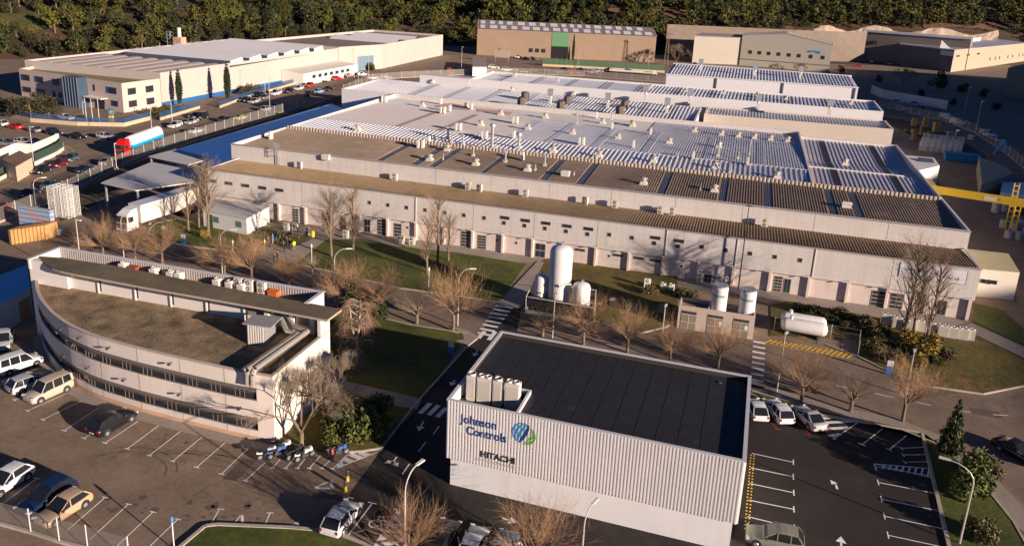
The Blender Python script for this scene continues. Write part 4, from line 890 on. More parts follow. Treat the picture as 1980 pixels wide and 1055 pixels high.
for s, ww in ((.06,4),(.20,4),(.37,3),(.50,2),(.74,.8),(.90,4.2)): fwin(s, 4.9, 6.7, ww)
for s, ww in ((.06,4),(.20,4),(.34,1.4),(.40,1.4),(.50,2),(.82,.8),(.92,2.8)): fwin(s, 1.4, 3.0, ww)
mb = MB(); xa = -165.3
for y in (183.0, 189.0):
    for z in (1.3, 4.8): mb.box(-165.7+(y-180)*.14, -165.2+(y-180)*.14, y-1.3, y+1.3, z, z+1.8)
mb.build('window', m_glass, lo)
ta, tb = fa.lerp(fb,.545), fa.lerp(fb,.68)
mb = MB(); mb.prism([tuple(ta), tuple(ta+fn*3.2), tuple(tb+fn*3.2), tuple(tb)], 0, 8.6); mb.build('entrance_tower', mat('tower_glass', (.05,.08,.12), .12), lo)
mb = MB()
for k in range(6):
    c = (ta+fn*3.25).lerp(tb+fn*3.25, k/5); mb.box(c.x-.07, c.x+.07, c.y-.1, c.y+.07, 0, 8.65)
for k in range(7):
    z = .1+k*1.4; mb.hexa([(*(ta+fn*3.1),z),(*(ta+fn*3.28),z),(*(tb+fn*3.28),z),(*(tb+fn*3.1),z),(*(ta+fn*3.1),z+.14),(*(ta+fn*3.28),z+.14),(*(tb+fn*3.28),z+.14),(*(tb+fn*3.1),z+.14)])
mb.build('tower_frame', mat('slate_blue_frame', (.14,.18,.26), .4), lo)
ca, cb = fa.lerp(fb,.69)+fn*2.2, fa.lerp(fb,.86)+fn*2.2
mb = MB(); mb.hexa([(*ca,3.2),(*(ca-fn*2.2),3.2),(*(cb-fn*2.2),3.2),(*cb,3.2),(*ca,3.45),(*(ca-fn*2.2),3.45),(*(cb-fn*2.2),3.45),(*cb,3.45)]); mb.build('entrance_canopy', m_ww, lo)
mb = MB(); c1_, c2_ = ca.lerp(cb,.3)-fn*2.1, ca.lerp(cb,.8)-fn*2.1; mb.hexa([(*c1_,0),(*(c1_-fn*.1),0),(*(c2_-fn*.1),0),(*c2_,0),(*c1_,3),(*(c1_-fn*.1),3),(*(c2_-fn*.1),3),(*c2_,3)]); mb.build('entrance_door', m_glass, lo)
for k, (x, y) in enumerate([(112,133),(138,136.5),(163,138.5)]):
    c = P(x, y, 7.6); mb = MB(); mb.lathe((c.x,c.y,7.4), [(1.6,0),(1.6,.25),(1.0,.7),(.3,1.0)], 12); mb.build('roof_dome', mat('dome_pink', (.55,.42,.38), .5), lo)
# ---- 7. beige hall with the green door
m_bg = mat('beige_cladding', (.29,.20,.135), .75, var=.12, scale=.15, grid=(1.0,0,0,0,.12,.8))
bl = [P(905,100), P(920,107), P(1266,121), P(1288,118)]
BH = thing('beige_hall', 'wide brown-beige industrial hall with a tall green door section', 'industrial hall', (-90, 412, 0))
zt_ = 13.6; fl = Vector((-137.2,397.5)); frr = Vector((-47.9,427.0)); dv = (frr-fl).normalized(); nv_ = Vector((-dv.y, dv.x)); bk = nv_*26
mb = MB(); mb.prism([tuple(fl), tuple(frr), tuple(frr+bk), tuple(fl+bk)], 0, zt_, cap=False); 
for e_ in (fl, frr): 
    mb.face([(*e_,zt_),(*(e_+bk),zt_),(*(e_+bk*.5),zt_+3.6)])
mb.build('wall', m_bg, BH)
mb = MB(); r0, r1 = fl-nv_*.4-dv*.4, frr-nv_*.4+dv*.4; k0, k1 = fl+bk*.5-dv*.4, frr+bk*.5+dv*.4; e0, e1 = fl+bk+nv_*.4-dv*.4, frr+bk+nv_*.4+dv*.4
mb.sheet((*r0,zt_), (*r1,zt_), (*k1,zt_+3.7), (*k0,zt_+3.7), 1., .3, .08); mb.sheet((*e1,zt_), (*e0,zt_), (*k0,zt_+3.7), (*k1,zt_+3.7), 1., .3, .08)
mb.build('roof', mat('mauve_roof', (.22,.17,.165), .7, var=.1, scale=.3), BH)
rr = random.Random(3)
for row in (0, 1):
    s = .02
    while s < .96:
        wd = rr.choice((.025,.032,.04)); lo_, hi_ = (.06,.42) if row == 0 else (.55,.92)
        q = []
        for (ss, uu) in ((s,lo_),(s+wd,lo_),(s+wd,hi_),(s,hi_)):
            a = r0.lerp(r1, ss); b = k0.lerp(k1, ss); p = a.lerp(b, uu); q.append((*p, zt_+3.7*uu+.12))
        mb = MB(); mb.face(q); mb.build('rooflight', mat('pale_rooflight', (.62,.62,.66), .4), BH); s += wd+rr.choice((.018,.022,.028))
a, b = fl.lerp(frr,.415), fl.lerp(frr,.51); o = nv_*-.15
mb = MB(); mb.hexa([(*(a+o),6.2),(*(b+o),6.2),(*b,6.2),(*a,6.2),(*(a+o),zt_-.2),(*(b+o),zt_-.2),(*b,zt_-.2),(*a,zt_-.2)]); mb.build('green_door', mat('door_green', (.10,.24,.12), .6), BH)
mb = MB(); mb.hexa([(*(a+o),0),(*(b+o),0),(*b,0),(*a,0),(*(a+o),6.2),(*(b+o),6.2),(*b,6.2),(*a,6.2)]); mb.build('door_opening', mat('black_opening', (.008,.008,.01), .9), BH)
for s in (.29,.325,.36):
    a = fl.lerp(frr, s); b = a+dv*2.1; mb = MB(); mb.hexa([(*(a+o),2.6),(*(b+o),2.6),(*b,2.6),(*a,2.6),(*(a+o),4.6),(*(b+o),4.6),(*b,4.6),(*a,4.6)]); mb.build('window', m_glass, BH)
# ---- 8. light building with blue logo, and the one behind it
m_lt = mat('light_cladding', (.46,.41,.34), .7, var=.04, scale=.3, grid=(1.0,0,0,0,.08,.94))
LB = thing('logo_building', 'pale cream gabled building with a blue wave logo and a row of small windows', 'industrial hall', (20, 440, 0))
a0, a1 = P(1429,126), P(1606,148); a0.z = 0; a1 = a0+Vector((45.4,-2.6,0)); d3 = (a1-a0).normalized(); n3 = Vector((-d3.y, d3.x, 0)); zl = 16.5
mid = a0.lerp(a1, .5)
def LBp(s, z, o=0.): v = a0.lerp(a1, s)-n3*o; return (v.x, v.y, z)
mb = MB(); mb.face([LBp(0,0),LBp(1,0),LBp(1,zl-2.3),LBp(.49,zl+1.6),LBp(0,zl-.6)])
bb = n3*24; 
def LBb(s, z): v = a0.lerp(a1, s)+bb; return (v.x, v.y, z)
mb.face([LBp(1,0),LBb(1,0),LBb(1,zl-2.3),LBp(1,zl-2.3)]); mb.face([LBb(0,0),LBp(0,0),LBp(0,zl-.6),LBb(0,zl-.6)]); mb.build('wall', m_lt, LB)
mb = MB(); mb.sheet(LBp(-.01,zl-.6,.3), LBp(.49,zl+1.7,.3), LBb(.49,zl+1.7), LBb(-.01,zl-.6), 1.3, .3, .1); mb.sheet(LBp(.49,zl+1.7,.3), LBp(1.02,zl-2.3,.3), LBb(1.02,zl-2.3), LBb(.49,zl+1.7), 1.3, .3, .1); mb.build('roof', mat('cream_roof', (.52,.47,.37), .6, var=.05, scale=.4), LB)
mb = MB(); 
for i_ in (0,): mb.hexa([LBp(0,3.3,.25),LBp(1,3.3,.25),LBp(1,3.3,0),LBp(0,3.3,0),LBp(0,3.6,.25),LBp(1,3.6,.25),LBp(1,3.6,0),LBp(0,3.6,0)])
mb.build('string_course', mat('olive_trim', (.16,.18,.10), .6), LB)
for s in (.09,.195,.30,.41,.525,.635,.765,.895):
    mb = MB(); mb.hexa([LBp(s,6.4,.1),LBp(s+.04,6.4,.1),LBp(s+.04,6.4,0),LBp(s,6.4,0),LBp(s,8.2,.1),LBp(s+.04,8.2,.1),LBp(s+.04,8.2,0),LBp(s,8.2,0)]); mb.build('window', m_glass, LB)
mb = MB(); mb.face([LBp(.73,9.4,.12),LBp(.78,9.3,.12),LBp(.80,9.9,.12),LBp(.765,10.6,.12)]); mb.face([LBp(.79,9.9,.12),LBp(.88,9.5,.12),LBp(.88,10.3,.12),LBp(.80,10.6,.12)]); mb.face([LBp(.83,9.2,.12),LBp(.885,9.1,.12),LBp(.885,9.5,.12),LBp(.83,9.5,.12)]); mb.build('wave_logo', m_lblue, LB)
LC = thing('shaded_hall', 'low grey hall in the shade left of the logo building', 'industrial hall', (-20, 445, 0))
c0, c1 = P(1338,122), P(1430,128); c0.z = 0; c1 = a0+Vector((.5,1.0,0))
mb = MB(); mb.prism([tuple(c0.xy), tuple((c1).xy), tuple((c1+n3*30).xy), tuple((c0+n3*30).xy)], 0, 14.2); mb.build('wall', m_lt, LC)
mb = MB(); mb.prism([tuple((c0-n3*.3).xy), tuple((c1-n3*.3).xy), tuple((c1+n3*30).xy), tuple((c0+n3*30).xy)], 14.2, 14.5, bottom=True); mb.build('roof', mat('grey_sheet_roof', (.34,.30,.27), .7, var=.1, scale=.4), LC)
wall_thing('retaining_wall', 'long pale retaining wall at the foot of the wooded hill', [(-48,478),(25,503),(66,524)], 17.5, th=.8, mt=mat('retaining_concrete', (.24,.185,.145), .9, var=.15, scale=.3), px=False)
# ---- 9. brown-grey pair of halls top right
m_gr = mat('taupe_sheet', (.25,.205,.165), .7, var=.05, scale=.3, grid=(1.0,0,0,0,.1,.92))
GA = thing('taupe_hall', 'taupe hall with a thin white eaves line at the upper right', 'industrial hall', (100, 480, 0))
g0, g1 = P(1668,118), P(1850,140); g0.z = 0; g1 = g0+Vector((54,-14.5,0)); dg = (g1-g0).normalized(); ng = Vector((-dg.y, dg.x, 0))
mb = MB(); mb.prism([tuple(g0.xy), tuple(g1.xy), tuple((g1+ng*30).xy), tuple((g0+ng*30).xy)], 0, 17.5); mb.build('wall', m_gr, GA)
mb = MB(); mb.prism([tuple((g0-ng*.5-dg*.5).xy), tuple((g1-ng*.5).xy), tuple((g1+ng*2).xy), tuple((g0+ng*2).xy)], 17.5, 18.7, bottom=True); mb.build('white_eaves', m_white_s, GA)
p = g0.lerp(g1,.10)-ng*.05; mb = MB(); mb.box(p.x-1.2, p.x+1.2, p.y-.2, p.y+.2, 10.5, 12.8); mb.build('window', m_glass, GA)
GB = thing('sunlit_grey_block', 'large block with a dark grey front, a sunlit side wall and angled rooflights, upper right', 'industrial hall', (130, 440, 0))
zg = 12.; k0_, k1_, k2_ = P(1740,86,zg), P(1846,98,zg), P(1990,84,zg); bk_ = P(1850,72,zg)
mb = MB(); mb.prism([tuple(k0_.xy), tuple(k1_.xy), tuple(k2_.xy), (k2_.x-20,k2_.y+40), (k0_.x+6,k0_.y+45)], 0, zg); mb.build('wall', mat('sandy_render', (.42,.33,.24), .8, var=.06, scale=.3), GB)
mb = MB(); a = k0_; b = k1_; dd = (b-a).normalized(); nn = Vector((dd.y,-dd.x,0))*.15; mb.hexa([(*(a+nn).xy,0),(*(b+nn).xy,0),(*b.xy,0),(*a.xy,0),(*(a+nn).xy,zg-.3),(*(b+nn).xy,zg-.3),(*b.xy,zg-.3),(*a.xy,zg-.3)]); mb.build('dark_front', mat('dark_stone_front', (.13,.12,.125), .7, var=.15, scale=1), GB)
mb = MB(); mb.prism([tuple((k0_).xy), tuple(k1_.xy), tuple(k2_.xy), (k2_.x-20,k2_.y+40), (k0_.x+6,k0_.y+45)], zg, zg+.3); mb.build('roof', mat('lilac_roof', (.40,.38,.44), .6, var=.08, scale=.3), GB)
a_, b_ = P(1838,86,zg), P(1895,80,zg); mb = MB(); mb.hexa([(*a_.xy,zg+.3),(*b_.xy,zg+.3),(b_.x+1,b_.y+5,zg+.3),(a_.x+1,a_.y+5,zg+.3),(*a_.xy,zg+3.2),(*b_.xy,zg+2.4),(b_.x+1,b_.y+2,zg+2.4),(a_.x+1,a_.y+2,zg+3.2)]); mb.build('skylight_box', m_white_s, GB)
a_ = P(1822,94,zg); mb = MB(); mb.prism([(a_.x-1.5,a_.y-1),(a_.x+4,a_.y-1),(a_.x+1.5,a_.y+5)], zg+.3, zg+.35); mb.face([(a_.x-1.5,a_.y-1,zg+.3),(a_.x+4,a_.y-1,zg+.3),(a_.x-.5,a_.y+3,zg+4.5)]); mb.face([(a_.x+4,a_.y-1,zg+.3),(a_.x+1.5,a_.y+5,zg+.3),(a_.x-.5,a_.y+3,zg+4.5)]); mb.build('skylight_fin', m_white_s, GB)
mb = MB(); a = k0_.lerp(k1_, .77)+nn*1.2; b = k0_.lerp(k1_, .99)+nn*1.2; mb.hexa([(*a.xy,zg-3.2),(*b.xy,zg-3.2),(*(b-nn).xy,zg-3.2),(*(a-nn).xy,zg-3.2),(*a.xy,zg-.6),(*b.xy,zg-.6),(*(b-nn).xy,zg-.6),(*(a-nn).xy,zg-.6)]); mb.build('sign_board', m_ww, GB)
sdv = (k2_-k1_).normalized(); sn = Vector((sdv.y,-sdv.x,0))*.12
for k, s in enumerate((.45,.52,.58,.70,.77,.87,.93)):
    a = k1_.lerp(k2_, s)+sn; b = a+sdv*1.6; mb = MB(); mb.face([(*a.xy,3.6),(*b.xy,3.6),(*b.xy,5.6),(*a.xy,5.6)]); mb.build('window', m_dark, GB)
for s in (.03,.15,.27):
    a = k1_.lerp(k2_, s)+sn; b = a+sdv*5.5; mb = MB(); mb.face([(*a.xy,8.2),(*b.xy,8.2),(*b.xy,9.2),(*a.xy,9.2)]); mb.build('window', m_dark, GB)
GD = thing('shaded_block', 'plain taupe block in shade at the right edge', 'building', (*XY(1990,190), 0))
q0, q1 = P(1938,186), P(2060,205); mb = MB(); mb.prism([(q0.x,q0.y),(q1.x,q1.y),(q1.x+10,q1.y+30),(q0.x+14,q0.y+28)], 0, 12.5); mb.build('wall', m_gr, GD)
wall_thing('curved_wall', 'long white boundary wall beside the shaded street at the right', [(1684,180),(1706,190),(1830,212)], 3.4, mt=m_ww)
# east rock cut
mb = MB(); cut = [(36,530,0),(62,570,0),(92,596,0),(130,615,0),(165,636,0)]
cut = [Vector(c) for c in cut]
N = 40; rr = random.Random(5); rows = []
for j in range(7):
    row = []
    for i in range(N+1):
        t = i/N*(len(cut)-1); k = min(int(t), len(cut)-2); p = cut[k].lerp(cut[k+1], t-k); row.append((p.x+rr.uniform(-1.2,1.2), p.y-14+j*2.4+rr.uniform(-1.2,1.2), j*2.9*(1+.12*math.sin(i*.5))))
    rows.append(row)
for j in range(6):
    for i in range(N): mb.face([rows[j][i], rows[j][i+1], rows[j+1][i+1], rows[j+1][i]])
tag(mb.build('rock_cutting', mat('pale_rock', (.33,.25,.195), .95, var=.3, scale=.3, bump=.5)), kind='structure')

# small flood lights on the curved facade, each with its own bracket
wl2 = thing('facade_light', 'x', 'wall light'); mb = MB(); mb.box(-.03,.03,-.35,0,0,.05); mb.build('bracket', m_dark, wl2); mb = MB(); mb.box(-.13,.13,-.55,-.33,-.06,.1); mb.build('head', m_dark, wl2); remember(wl2)
for i, (k, z) in enumerate([(17,6.2),(21,6.2),(26,6.2),(35,6.2),(17,3.2),(22,3.2),(28,3.2),(36,3.2),(44,3.2)]):
    c_ = OC[k]; n_v = norm2(k); place(wl2, (c_[0], c_[1], z), math.atan2(n_v.y, n_v.x)+math.pi/2, label='small dark light on the curved facade, %s of the %s row from the left' % (ORD[i if i < 4 else i-4], 'upper' if i < 4 else 'lower'), group='lights on the curved facade')

for x in (-48.9, -8.7, 1.45, 12.15):
    mb = MB(); mb.box(x+.12, x+.2, YF-.09, YF-.01, 3.1, ZL-.2); mb.build('downpipe', m_acw, fac)
p = Yp(1441, 455, 112.6); ms = thing('cable_mast', 'thin dark mast standing before the factory front, right of the middle', 'mast', (p.x, 112.6, 0)); mb = MB(); mb.cyl((p.x,112.6,0),(p.x,112.6,13.2),.11,.06,8); mb.build('pole', m_dark, ms); mb = MB(); mb.box(p.x-.5,p.x+.5,112.55,112.65,12.6,12.75); mb.build('crossarm', m_dark, ms)
for i, (x, y, col) in enumerate([(265,518,'rust'),(548,568,'orange'),(1330,545,'grey')]):
    pass
# ================================================================ OBJECTS
def hgt(b, t):
    p = P(*b); best = (0, 1e9)
    for k in range(10, 420):
        z = k*.05; v = Vector((p.x, p.y, z-CAMZ)); zz = v.dot(FWD); X = PPX+FPX*v.dot(RT)/zz; Y = PPY-FPX*v.dot(UP)/zz
        e = abs(Y-t[1])+.3*abs(X-t[0])
        if e < best[1]: best = (z, e)
    return best[0]
# ---- wall mounted condensers and roof plant
def make_ac(name='condenser_unit', wd=.95, dp=.38, ht=1.35, fans=2):
    t = thing(name, 'x', 'air conditioner')
    mb = MB(); mb.box(-wd/2, wd/2, -dp/2, dp/2, .08, ht); mb.box(-wd/2+.1, -wd/2+.2, -dp/2, dp/2, 0, .08); mb.box(wd/2-.2, wd/2-.1, -dp/2, dp/2, 0, .08); mb.build('casing', m_acw, t)
    for k in range(fans):
        z = .08+(ht-.08)*(k+.5)/fans; r = min(.27, (ht-.1)/fans*.42)
        mb = MB(); mb.cyl((-.08, -dp/2-.02, z), (-.08, -dp/2, z), r, r, 14); f = mb.build('fan_grille', mat('fan_grille', (.16,.13,.11), .6), t)
        mb = MB(); mb.cyl((-.08, -dp/2-.035, z), (-.08, -dp/2-.02, z), r*.3, r*.3, 10); h = mb.build('fan_hub', m_acw, t); h.parent = f
    mb = MB(); mb.tube([(wd/2-.02, dp/4, .3), (wd/2+.12, dp/4, .3), (wd/2+.14, dp/4, .05)], .03, 5); mb.build('refrigerant_pipe', m_dark, t)
    return remember(t)
ac = make_ac(); accnt = 0
ACX = [(579,320),(763,345),(905,362),(928,366),(1016,376),(1131,391),(1189,397),(1277,407),(1300,409),(1479,433)]
for i, (x, y) in enumerate(ACX):
    p = Yp(x, y, 121.5); place(ac, (p.x, 121.6 if i != 3 else 121.2, 7.25), 0 if i not in (0,3,5) else -.25, label='cream twin-fan air conditioner unit on the ledge roof, %s from the left of its row' % ORD[i], group='condensers along the upper wall')
for i, (x, y, rz) in enumerate([(555,446,0),(571,448,0),(596,455,0),(669,461,0),(776,472,.1),(797,474,.1),(1251,556,.2)]):
    p = P(x, y); place(ac, (p.x, p.y, .05), rz, label='air conditioner on the paving by the front wall, %s from the left' % ORD[i], group='condensers at the foot of the front wall')
for i, (x, y) in enumerate([(1353,545),(1381,549),(1392,550),(1408,551)]):
    p = P(x, y); place(ac, (p.x, p.y, .05), 0, label='air conditioner unit outside the wall behind the gas house, %s from the left' % ORD[i], group='condensers behind the gas house')
for i, (x, y, z, rz) in enumerate([(478,550,8.2,0),(494,556,8.2,0),(515,562,8.2,0)]):
    p = P(x, y, z); place(ac, (p.x, 69.15, z), 0, label='upright air conditioner unit against the ribbed parapet, %s from the left' % ORD[i], group='upright condensers behind the parapet')
def make_topfan(name, wd, dp, ht, col=None):
    t = thing(name, 'x', 'air conditioner')
    mb = MB(); mb.box(-wd/2, wd/2, -dp/2, dp/2, .1, ht); mb.box(-wd/2+.05,wd/2-.05,-dp/2+.05,dp/2-.05,0,.1); mb.build('casing', m_acw, t)
    mb = MB(); mb.box(-wd/2+.07, wd/2-.07, -dp/2-.012, -dp/2, .25, ht-.2); mb.build('front_panel', mat('panel_seam', (.60,.53,.46), .5), t)
    n = 2 if wd > 1.1 else 1
    for k in range(n):
        cx = (k-(n-1)/2)*wd/2; r = min(wd/n, dp)*.42
        mb = MB(); mb.lathe((cx, 0, ht), [(r,0),(r,.12),(r*.9,.12),(r*.88,.03)], 14); f = mb.build('fan_ring', m_acw, t)
        mb = MB(); mb.cyl((cx,0,ht+.03),(cx,0,ht+.05), r*.85, r*.85, 12); g_ = mb.build('fan_guard', mat('fan_guard', (.22,.2,.19), .6), t); g_.parent = f
    return remember(t)
tf = make_topfan('outdoor_unit', .78, .78, 1.72)
tfw = make_topfan('outdoor_unit', 1.25, .78, 1.72)
zw = h_-1.18
for i, (x, y, w_2) in enumerate([(908,774,0),(936,776,1),(963,785,0),(993,790,1)]):
    q = A([1.15,2.35,3.55,4.85][i], 2.75, zw); place(tfw if w_2 else tf, q, WA, (1,1,1.38), label='tall %s outdoor unit in the roof well of the ribbed building, %s from the left' % (('narrow','wide')[w_2], ORD[i]), group='outdoor units in the roof well')
fanb = make_topfan('roof_fan_unit', .8, .8, .85)
for i, (x, y) in enumerate([(250,516),(305,528),(341,532),(355,535),(423,551),(446,556),(468,561)]):
    p = P(x, y, 8.3); place(fanb, (p.x, max(67.2, min(69.0, p.y)), 8.22), 0, label='low top-fan roof unit between slab and parapet, %s from the left' % ORD[i], group='top fan units on the curved office')
for i, (x, y) in enumerate([(1282,560),(1298,562)]):
    p = P(x, y); place(fanb, (p.x, p.y, .1), 0, label='%s boxy top-fan unit on the grass behind the gas house' % ('left','right')[i], group='units on the grass')
for i, (x, y) in enumerate([(1711,628),(1733,634),(1757,640),(1776,640),(1797,644),(1821,650),(1838,653),(1860,656),(1872,657)]):
    p = P(x, y); place(tfw, (p.x, p.y, .1), -.12, (1,1,.85), label='pale cabinet outdoor unit in the grass by the right front wall, %s from the left' % ORD[i], group='cabinet units in the grass')
for i, (x, y, lab) in enumerate([(270,519,'low rust-red box on the strip roof behind the slab, left one'),(536,567,'orange-red box on the strip roof behind the slab, right one')]):
    p = P(x, y, 8.2); yy = min(69.2, p.y+.6); t = thing('red_box', lab, 'box', (p.x, yy, 8.22)); mb = MB(); mb.box(p.x-.55,p.x+.55,yy-.4,yy+.4,8.22,8.75); mb.build('body', mat('box_red_%d'%i, ((.28,.07,.04),(.60,.13,.03))[i], .6), t); mb = MB(); mb.box(p.x-.6,p.x+.6,yy-.45,yy+.45,8.75,8.82); mb.build('lid', MATS['box_red_%d'%i], t)
# roof turbine vents
def make_vent():
    t = thing('roof_vent', 'x', 'roof vent')
    mb = MB(); mb.hexa([(-.75,-.75,0),(.75,-.75,0),(.75,.75,0),(-.75,.75,0),(-.45,-.45,.65),(.45,-.45,.65),(.45,.45,.65),(-.45,.45,.65)]); mb.build('curb', mat('vent_curb', (.60,.53,.43), .6, var=.1, scale=2), t)
    mb = MB(); mb.lathe((0,0,.65), [(.42,0),(.42,.35)], 14); mb.build('throat', m_steel, t)
    mb = MB(); mb.lathe((0,0,1.0), [(.42,0),(.72,.12),(.70,.2),(.25,.42),(.02,.46)], 14); mb.build('cowl', mat('vent_cowl', (.56,.48,.38), .5, metal=.2), t)
    return remember(t)
vent = make_vent()
def zroof(y):
    if y < 140.4: return 9.3+.55*(y-122.8)/17.4
    if y < 152.5: return 9.6+.4*(y-140.6)/12
    if y < 178: return 9.98-.4*(y-152.6)/25.4
    return 9.55-.35*(y-178)/15
def onroof(x, y):
    p = P(x, y, 9.6)
    for _ in range(4): p = P(x, y, zroof(p.y))
    return p
VT = [(920,320),(1020,331),(1244,357),(1381,371),(691.8,253),(817,206.5),(901.7,209),(968.5,222.4),(930,243),(1054.7,228.5),(1021,250.7),(1107,260),(1165.4,239),(1223,243),(1195,269),(1070,295),(1158.6,304),(1222.7,244.7),(1342.6,256),(1294,278),(1389.6,286),(1263.7,314),(1382.8,326),(1395,262.4),(1427.5,266),(1458.6,269),(1489.7,272),(1522.8,275),(1634,319),(1502,345),(831,311),(865,292)]
seen = {}
for x, y in sorted(VT):
    p = onroof(x, y); zone = 'brown front roof strip' if p.y < 140.3 else ('silver strip behind the ridge' if p.y < 152.5 else 'pale rear roof field')
    k = seen.get(zone, 0); seen[zone] = k+1
    place(vent, (p.x, p.y, p.z), 0, .92, label='pale cowled roof vent on the %s, %s from the left' % (zone, ORD[min(k,19)]), group='cowled vents on the factory roof')
def make_boxvent():
    t = thing('box_vent', 'x', 'roof vent')
    mb = MB(); mb.box(-.7,.7,-.5,.5,.1,.75); mb.box(-.5,.5,-.4,.4,0,.1); mb.build('casing', mat('box_vent_white', (.68,.62,.58), .5), t)
    mb = MB(); mb.hexa([(-.85,-.6,.75),(.85,-.6,.75),(.85,.6,.75),(-.85,.6,.75),(-.6,-.3,1.0),(.6,-.3,1.0),(.6,.3,1.0),(-.6,.3,1.0)]); mb.build('cover', m_acw, t)
    return remember(t)
bv = make_boxvent()
for i, (x, y) in enumerate([(631,309),(831,311),(1093,341),(1381,372),(1244,361),(1636,402)]):
    if i in (1, 3, 4): continue
    p = onroof(x, y); place(bv, p, 0, label='white box vent on the brown roof strip, %s from the left' % ORD[{0:0,2:1,5:2}[i]], group='white box vents')
# slab-like twin roof units standing along the ribs
def make_slab(n):
    t = thing('roof_condenser', 'x', 'air conditioner')
    for k in range(n):
        x = (k-(n-1)/2)*.75
        mb = MB(); mb.box(x-.19, x+.19, -.5+.3*k, .5+.3*k, .1, 1.65); mb.build('casing', m_acw, t)
    mb = MB(); mb.box(-.6-.2*n, .6+.2*n-.6, -.42, -.32, 0, .1); mb.box(-.6, .6, .32, .42, 0, .1); mb.build('rail', mat('rusty_rail', (.30,.14,.07), .8), t)
    return remember(t)
s1, s2 = make_slab(1), make_slab(2)
SLB = [(524,270,1),(813,287,2),(856,220,2),(870,216,1),(912,212,1),(886,253,2),(996,239,2),(936,269,2),(993.5,268,1),(742.5,198,2),(829,279,1),(852.4,202,1),(1010.7,311,1),(1124,281,2),(1183,250,1),(1224.5,286,1),(1153,229,1),(1257.6,261,1),(1340,308,1),(1445.7,320,1)]
for i, (x, y, n) in enumerate(sorted(SLB)):
    p = onroof(x, y); place(s1 if n == 1 else s2, p, 0, label='slim %s air conditioner on the factory roof, %s from the left' % (('single','double')[n-1], ORD[i]), group='slim units on the factory roof')
# chimneys and pipes
def chimney(x, y, ht, r, lab, hood=True, bend=False):
    p = onroof(x, y); t = thing('flue_pipe', lab, 'flue', p)
    mb = MB(); pts = [tuple(p), tuple(p+Vector((0,0,ht)))]
    if bend: pts += [tuple(p+Vector((-.25,0,ht+.3))), tuple(p+Vector((-.7,0,ht+.15)))]
    mb.tube(pts, r, 10); mb.build('pipe', m_steel, t)
    mb = MB(); mb.box(p.x-r*1.7, p.x+r*1.7, p.y-r*1.7, p.y+r*1.7, p.z-.1, p.z+.5); mb.build('base', mat('flue_base', (.58,.52,.46), .6), t)
    if hood: mb = MB(); mb.lathe((p.x,p.y,p.z+ht+.1), [(r*2.,0),(r*1.7,.35),(.02,.6)], 12); mb.build('hood', m_steel, t)
for a in [(951,290,4.6,.3,'tallest steel flue with a cone hood rising from the silver roof strip'),(1003,287,2.6,.28,'shorter thick steel flue right of the tallest one',True),(1115,240,4.0,.12,'thin tall white pole-like flue in front of the rear parapet',False),(1388,303,2.4,.2,'narrow silver flue near the right end of the roof',True),(1427,308,1.6,.15,'short thin flue right of the narrow silver flue',False),(1449,300,3.2,.12,'thin pole-like flue near the right roof divider',False),
          (977,315,1.9,.17,'bent steel flue at the left on the brown strip',False,True),(1053,322,1.9,.17,'bent steel flue in the middle of the brown strip',False,True),(915,303,1.7,.15,'slim bent flue left of the bent pair on the brown strip',False,True),(857,310,1.3,.06,'thin white vent pipe on the brown strip, far left',False),(1035,331,1.3,.1,'short steel pipe beside a cowled vent on the brown strip',False),(1110,340,.9,.07,'very short pipe beside a box vent on the brown strip',False),(1354,369,1.3,.06,'thin white vent pipe on the brown strip, right half',False),
          (866,270,2.2,.25,'dark bent duct among the pipework on the silver strip',False,True),(873,277,1.6,.16,'stubby upright flue in the pipework on the silver strip',False),(895,281,1.9,.18,'bent flue right of the pipework on the silver strip',False,True),(960,286,2.0,.12,'slender flue beside the tallest flue',False),(846,272,1.7,.07,'thin aerial-like pipe left of the roof pipework',False),(1229,220,2.,.15,'bent pipe at the rear parapet, right one',False,True),(1182,232,2.,.15,'upright pipe at the rear parapet, left one',False),(1309,311,1.6,.1,'thin white pipe on the silver strip, middle',False),(1147,305,2.4,.05,'thin aerial pole on the silver strip',False),(1413,333,1.6,.14,'slim flue at the right end of the silver strip',False)]:
    chimney(*a)
# cooling towers on the rear hall and steel stacks
def make_tower():
    t = thing('cooling_tower', 'x', 'cooling tower')
    mb = MB(); mb.lathe((0,0,0), [(.95,0),(.95,.3),(1.1,.35),(1.1,2.1),(1.0,2.3)], 8); mb.build('louvred_body', mat('tower_brown', (.16,.12,.10), .7, grid=(0,0,.28,0,.08,.4)), t)
    mb = MB(); mb.lathe((0,0,2.3), [(.8,0),(.8,.12)], 12); mb.build('fan_deck', m_dark, t); return remember(t)
ct = make_tower()
for i, (x, y) in enumerate([(1015,195),(1008,206),(1097,203),(1083.8,213),(1208,211),(1198,223)]):
    p = P(x, y, 9.6); place(ct, p, 0, label='dark louvred cooling tower on the rear hall, %s of the %s pair' % (('rear one','front one')[i%2], ('left','middle','right')[i//2]), group='dark cooling towers')
def make_stack():
    t = thing('extract_stack', 'x', 'extract stack')
    mb = MB(); mb.box(-.35,.35,-.35,.35,0,1.6); mb.lathe((0,0,1.6), [(.35,0),(.35,.6)], 12); mb.build('shaft', m_acw, t)
    mb = MB(); mb.box(-.75,.75,-.6,.6,2.2,3.9); mb.build('louvre_box', mat('stack_louvre', (.48,.50,.52), .4, metal=.3, grid=(0,0,.25,0,.06,.6)), t); return remember(t)
st = make_stack()
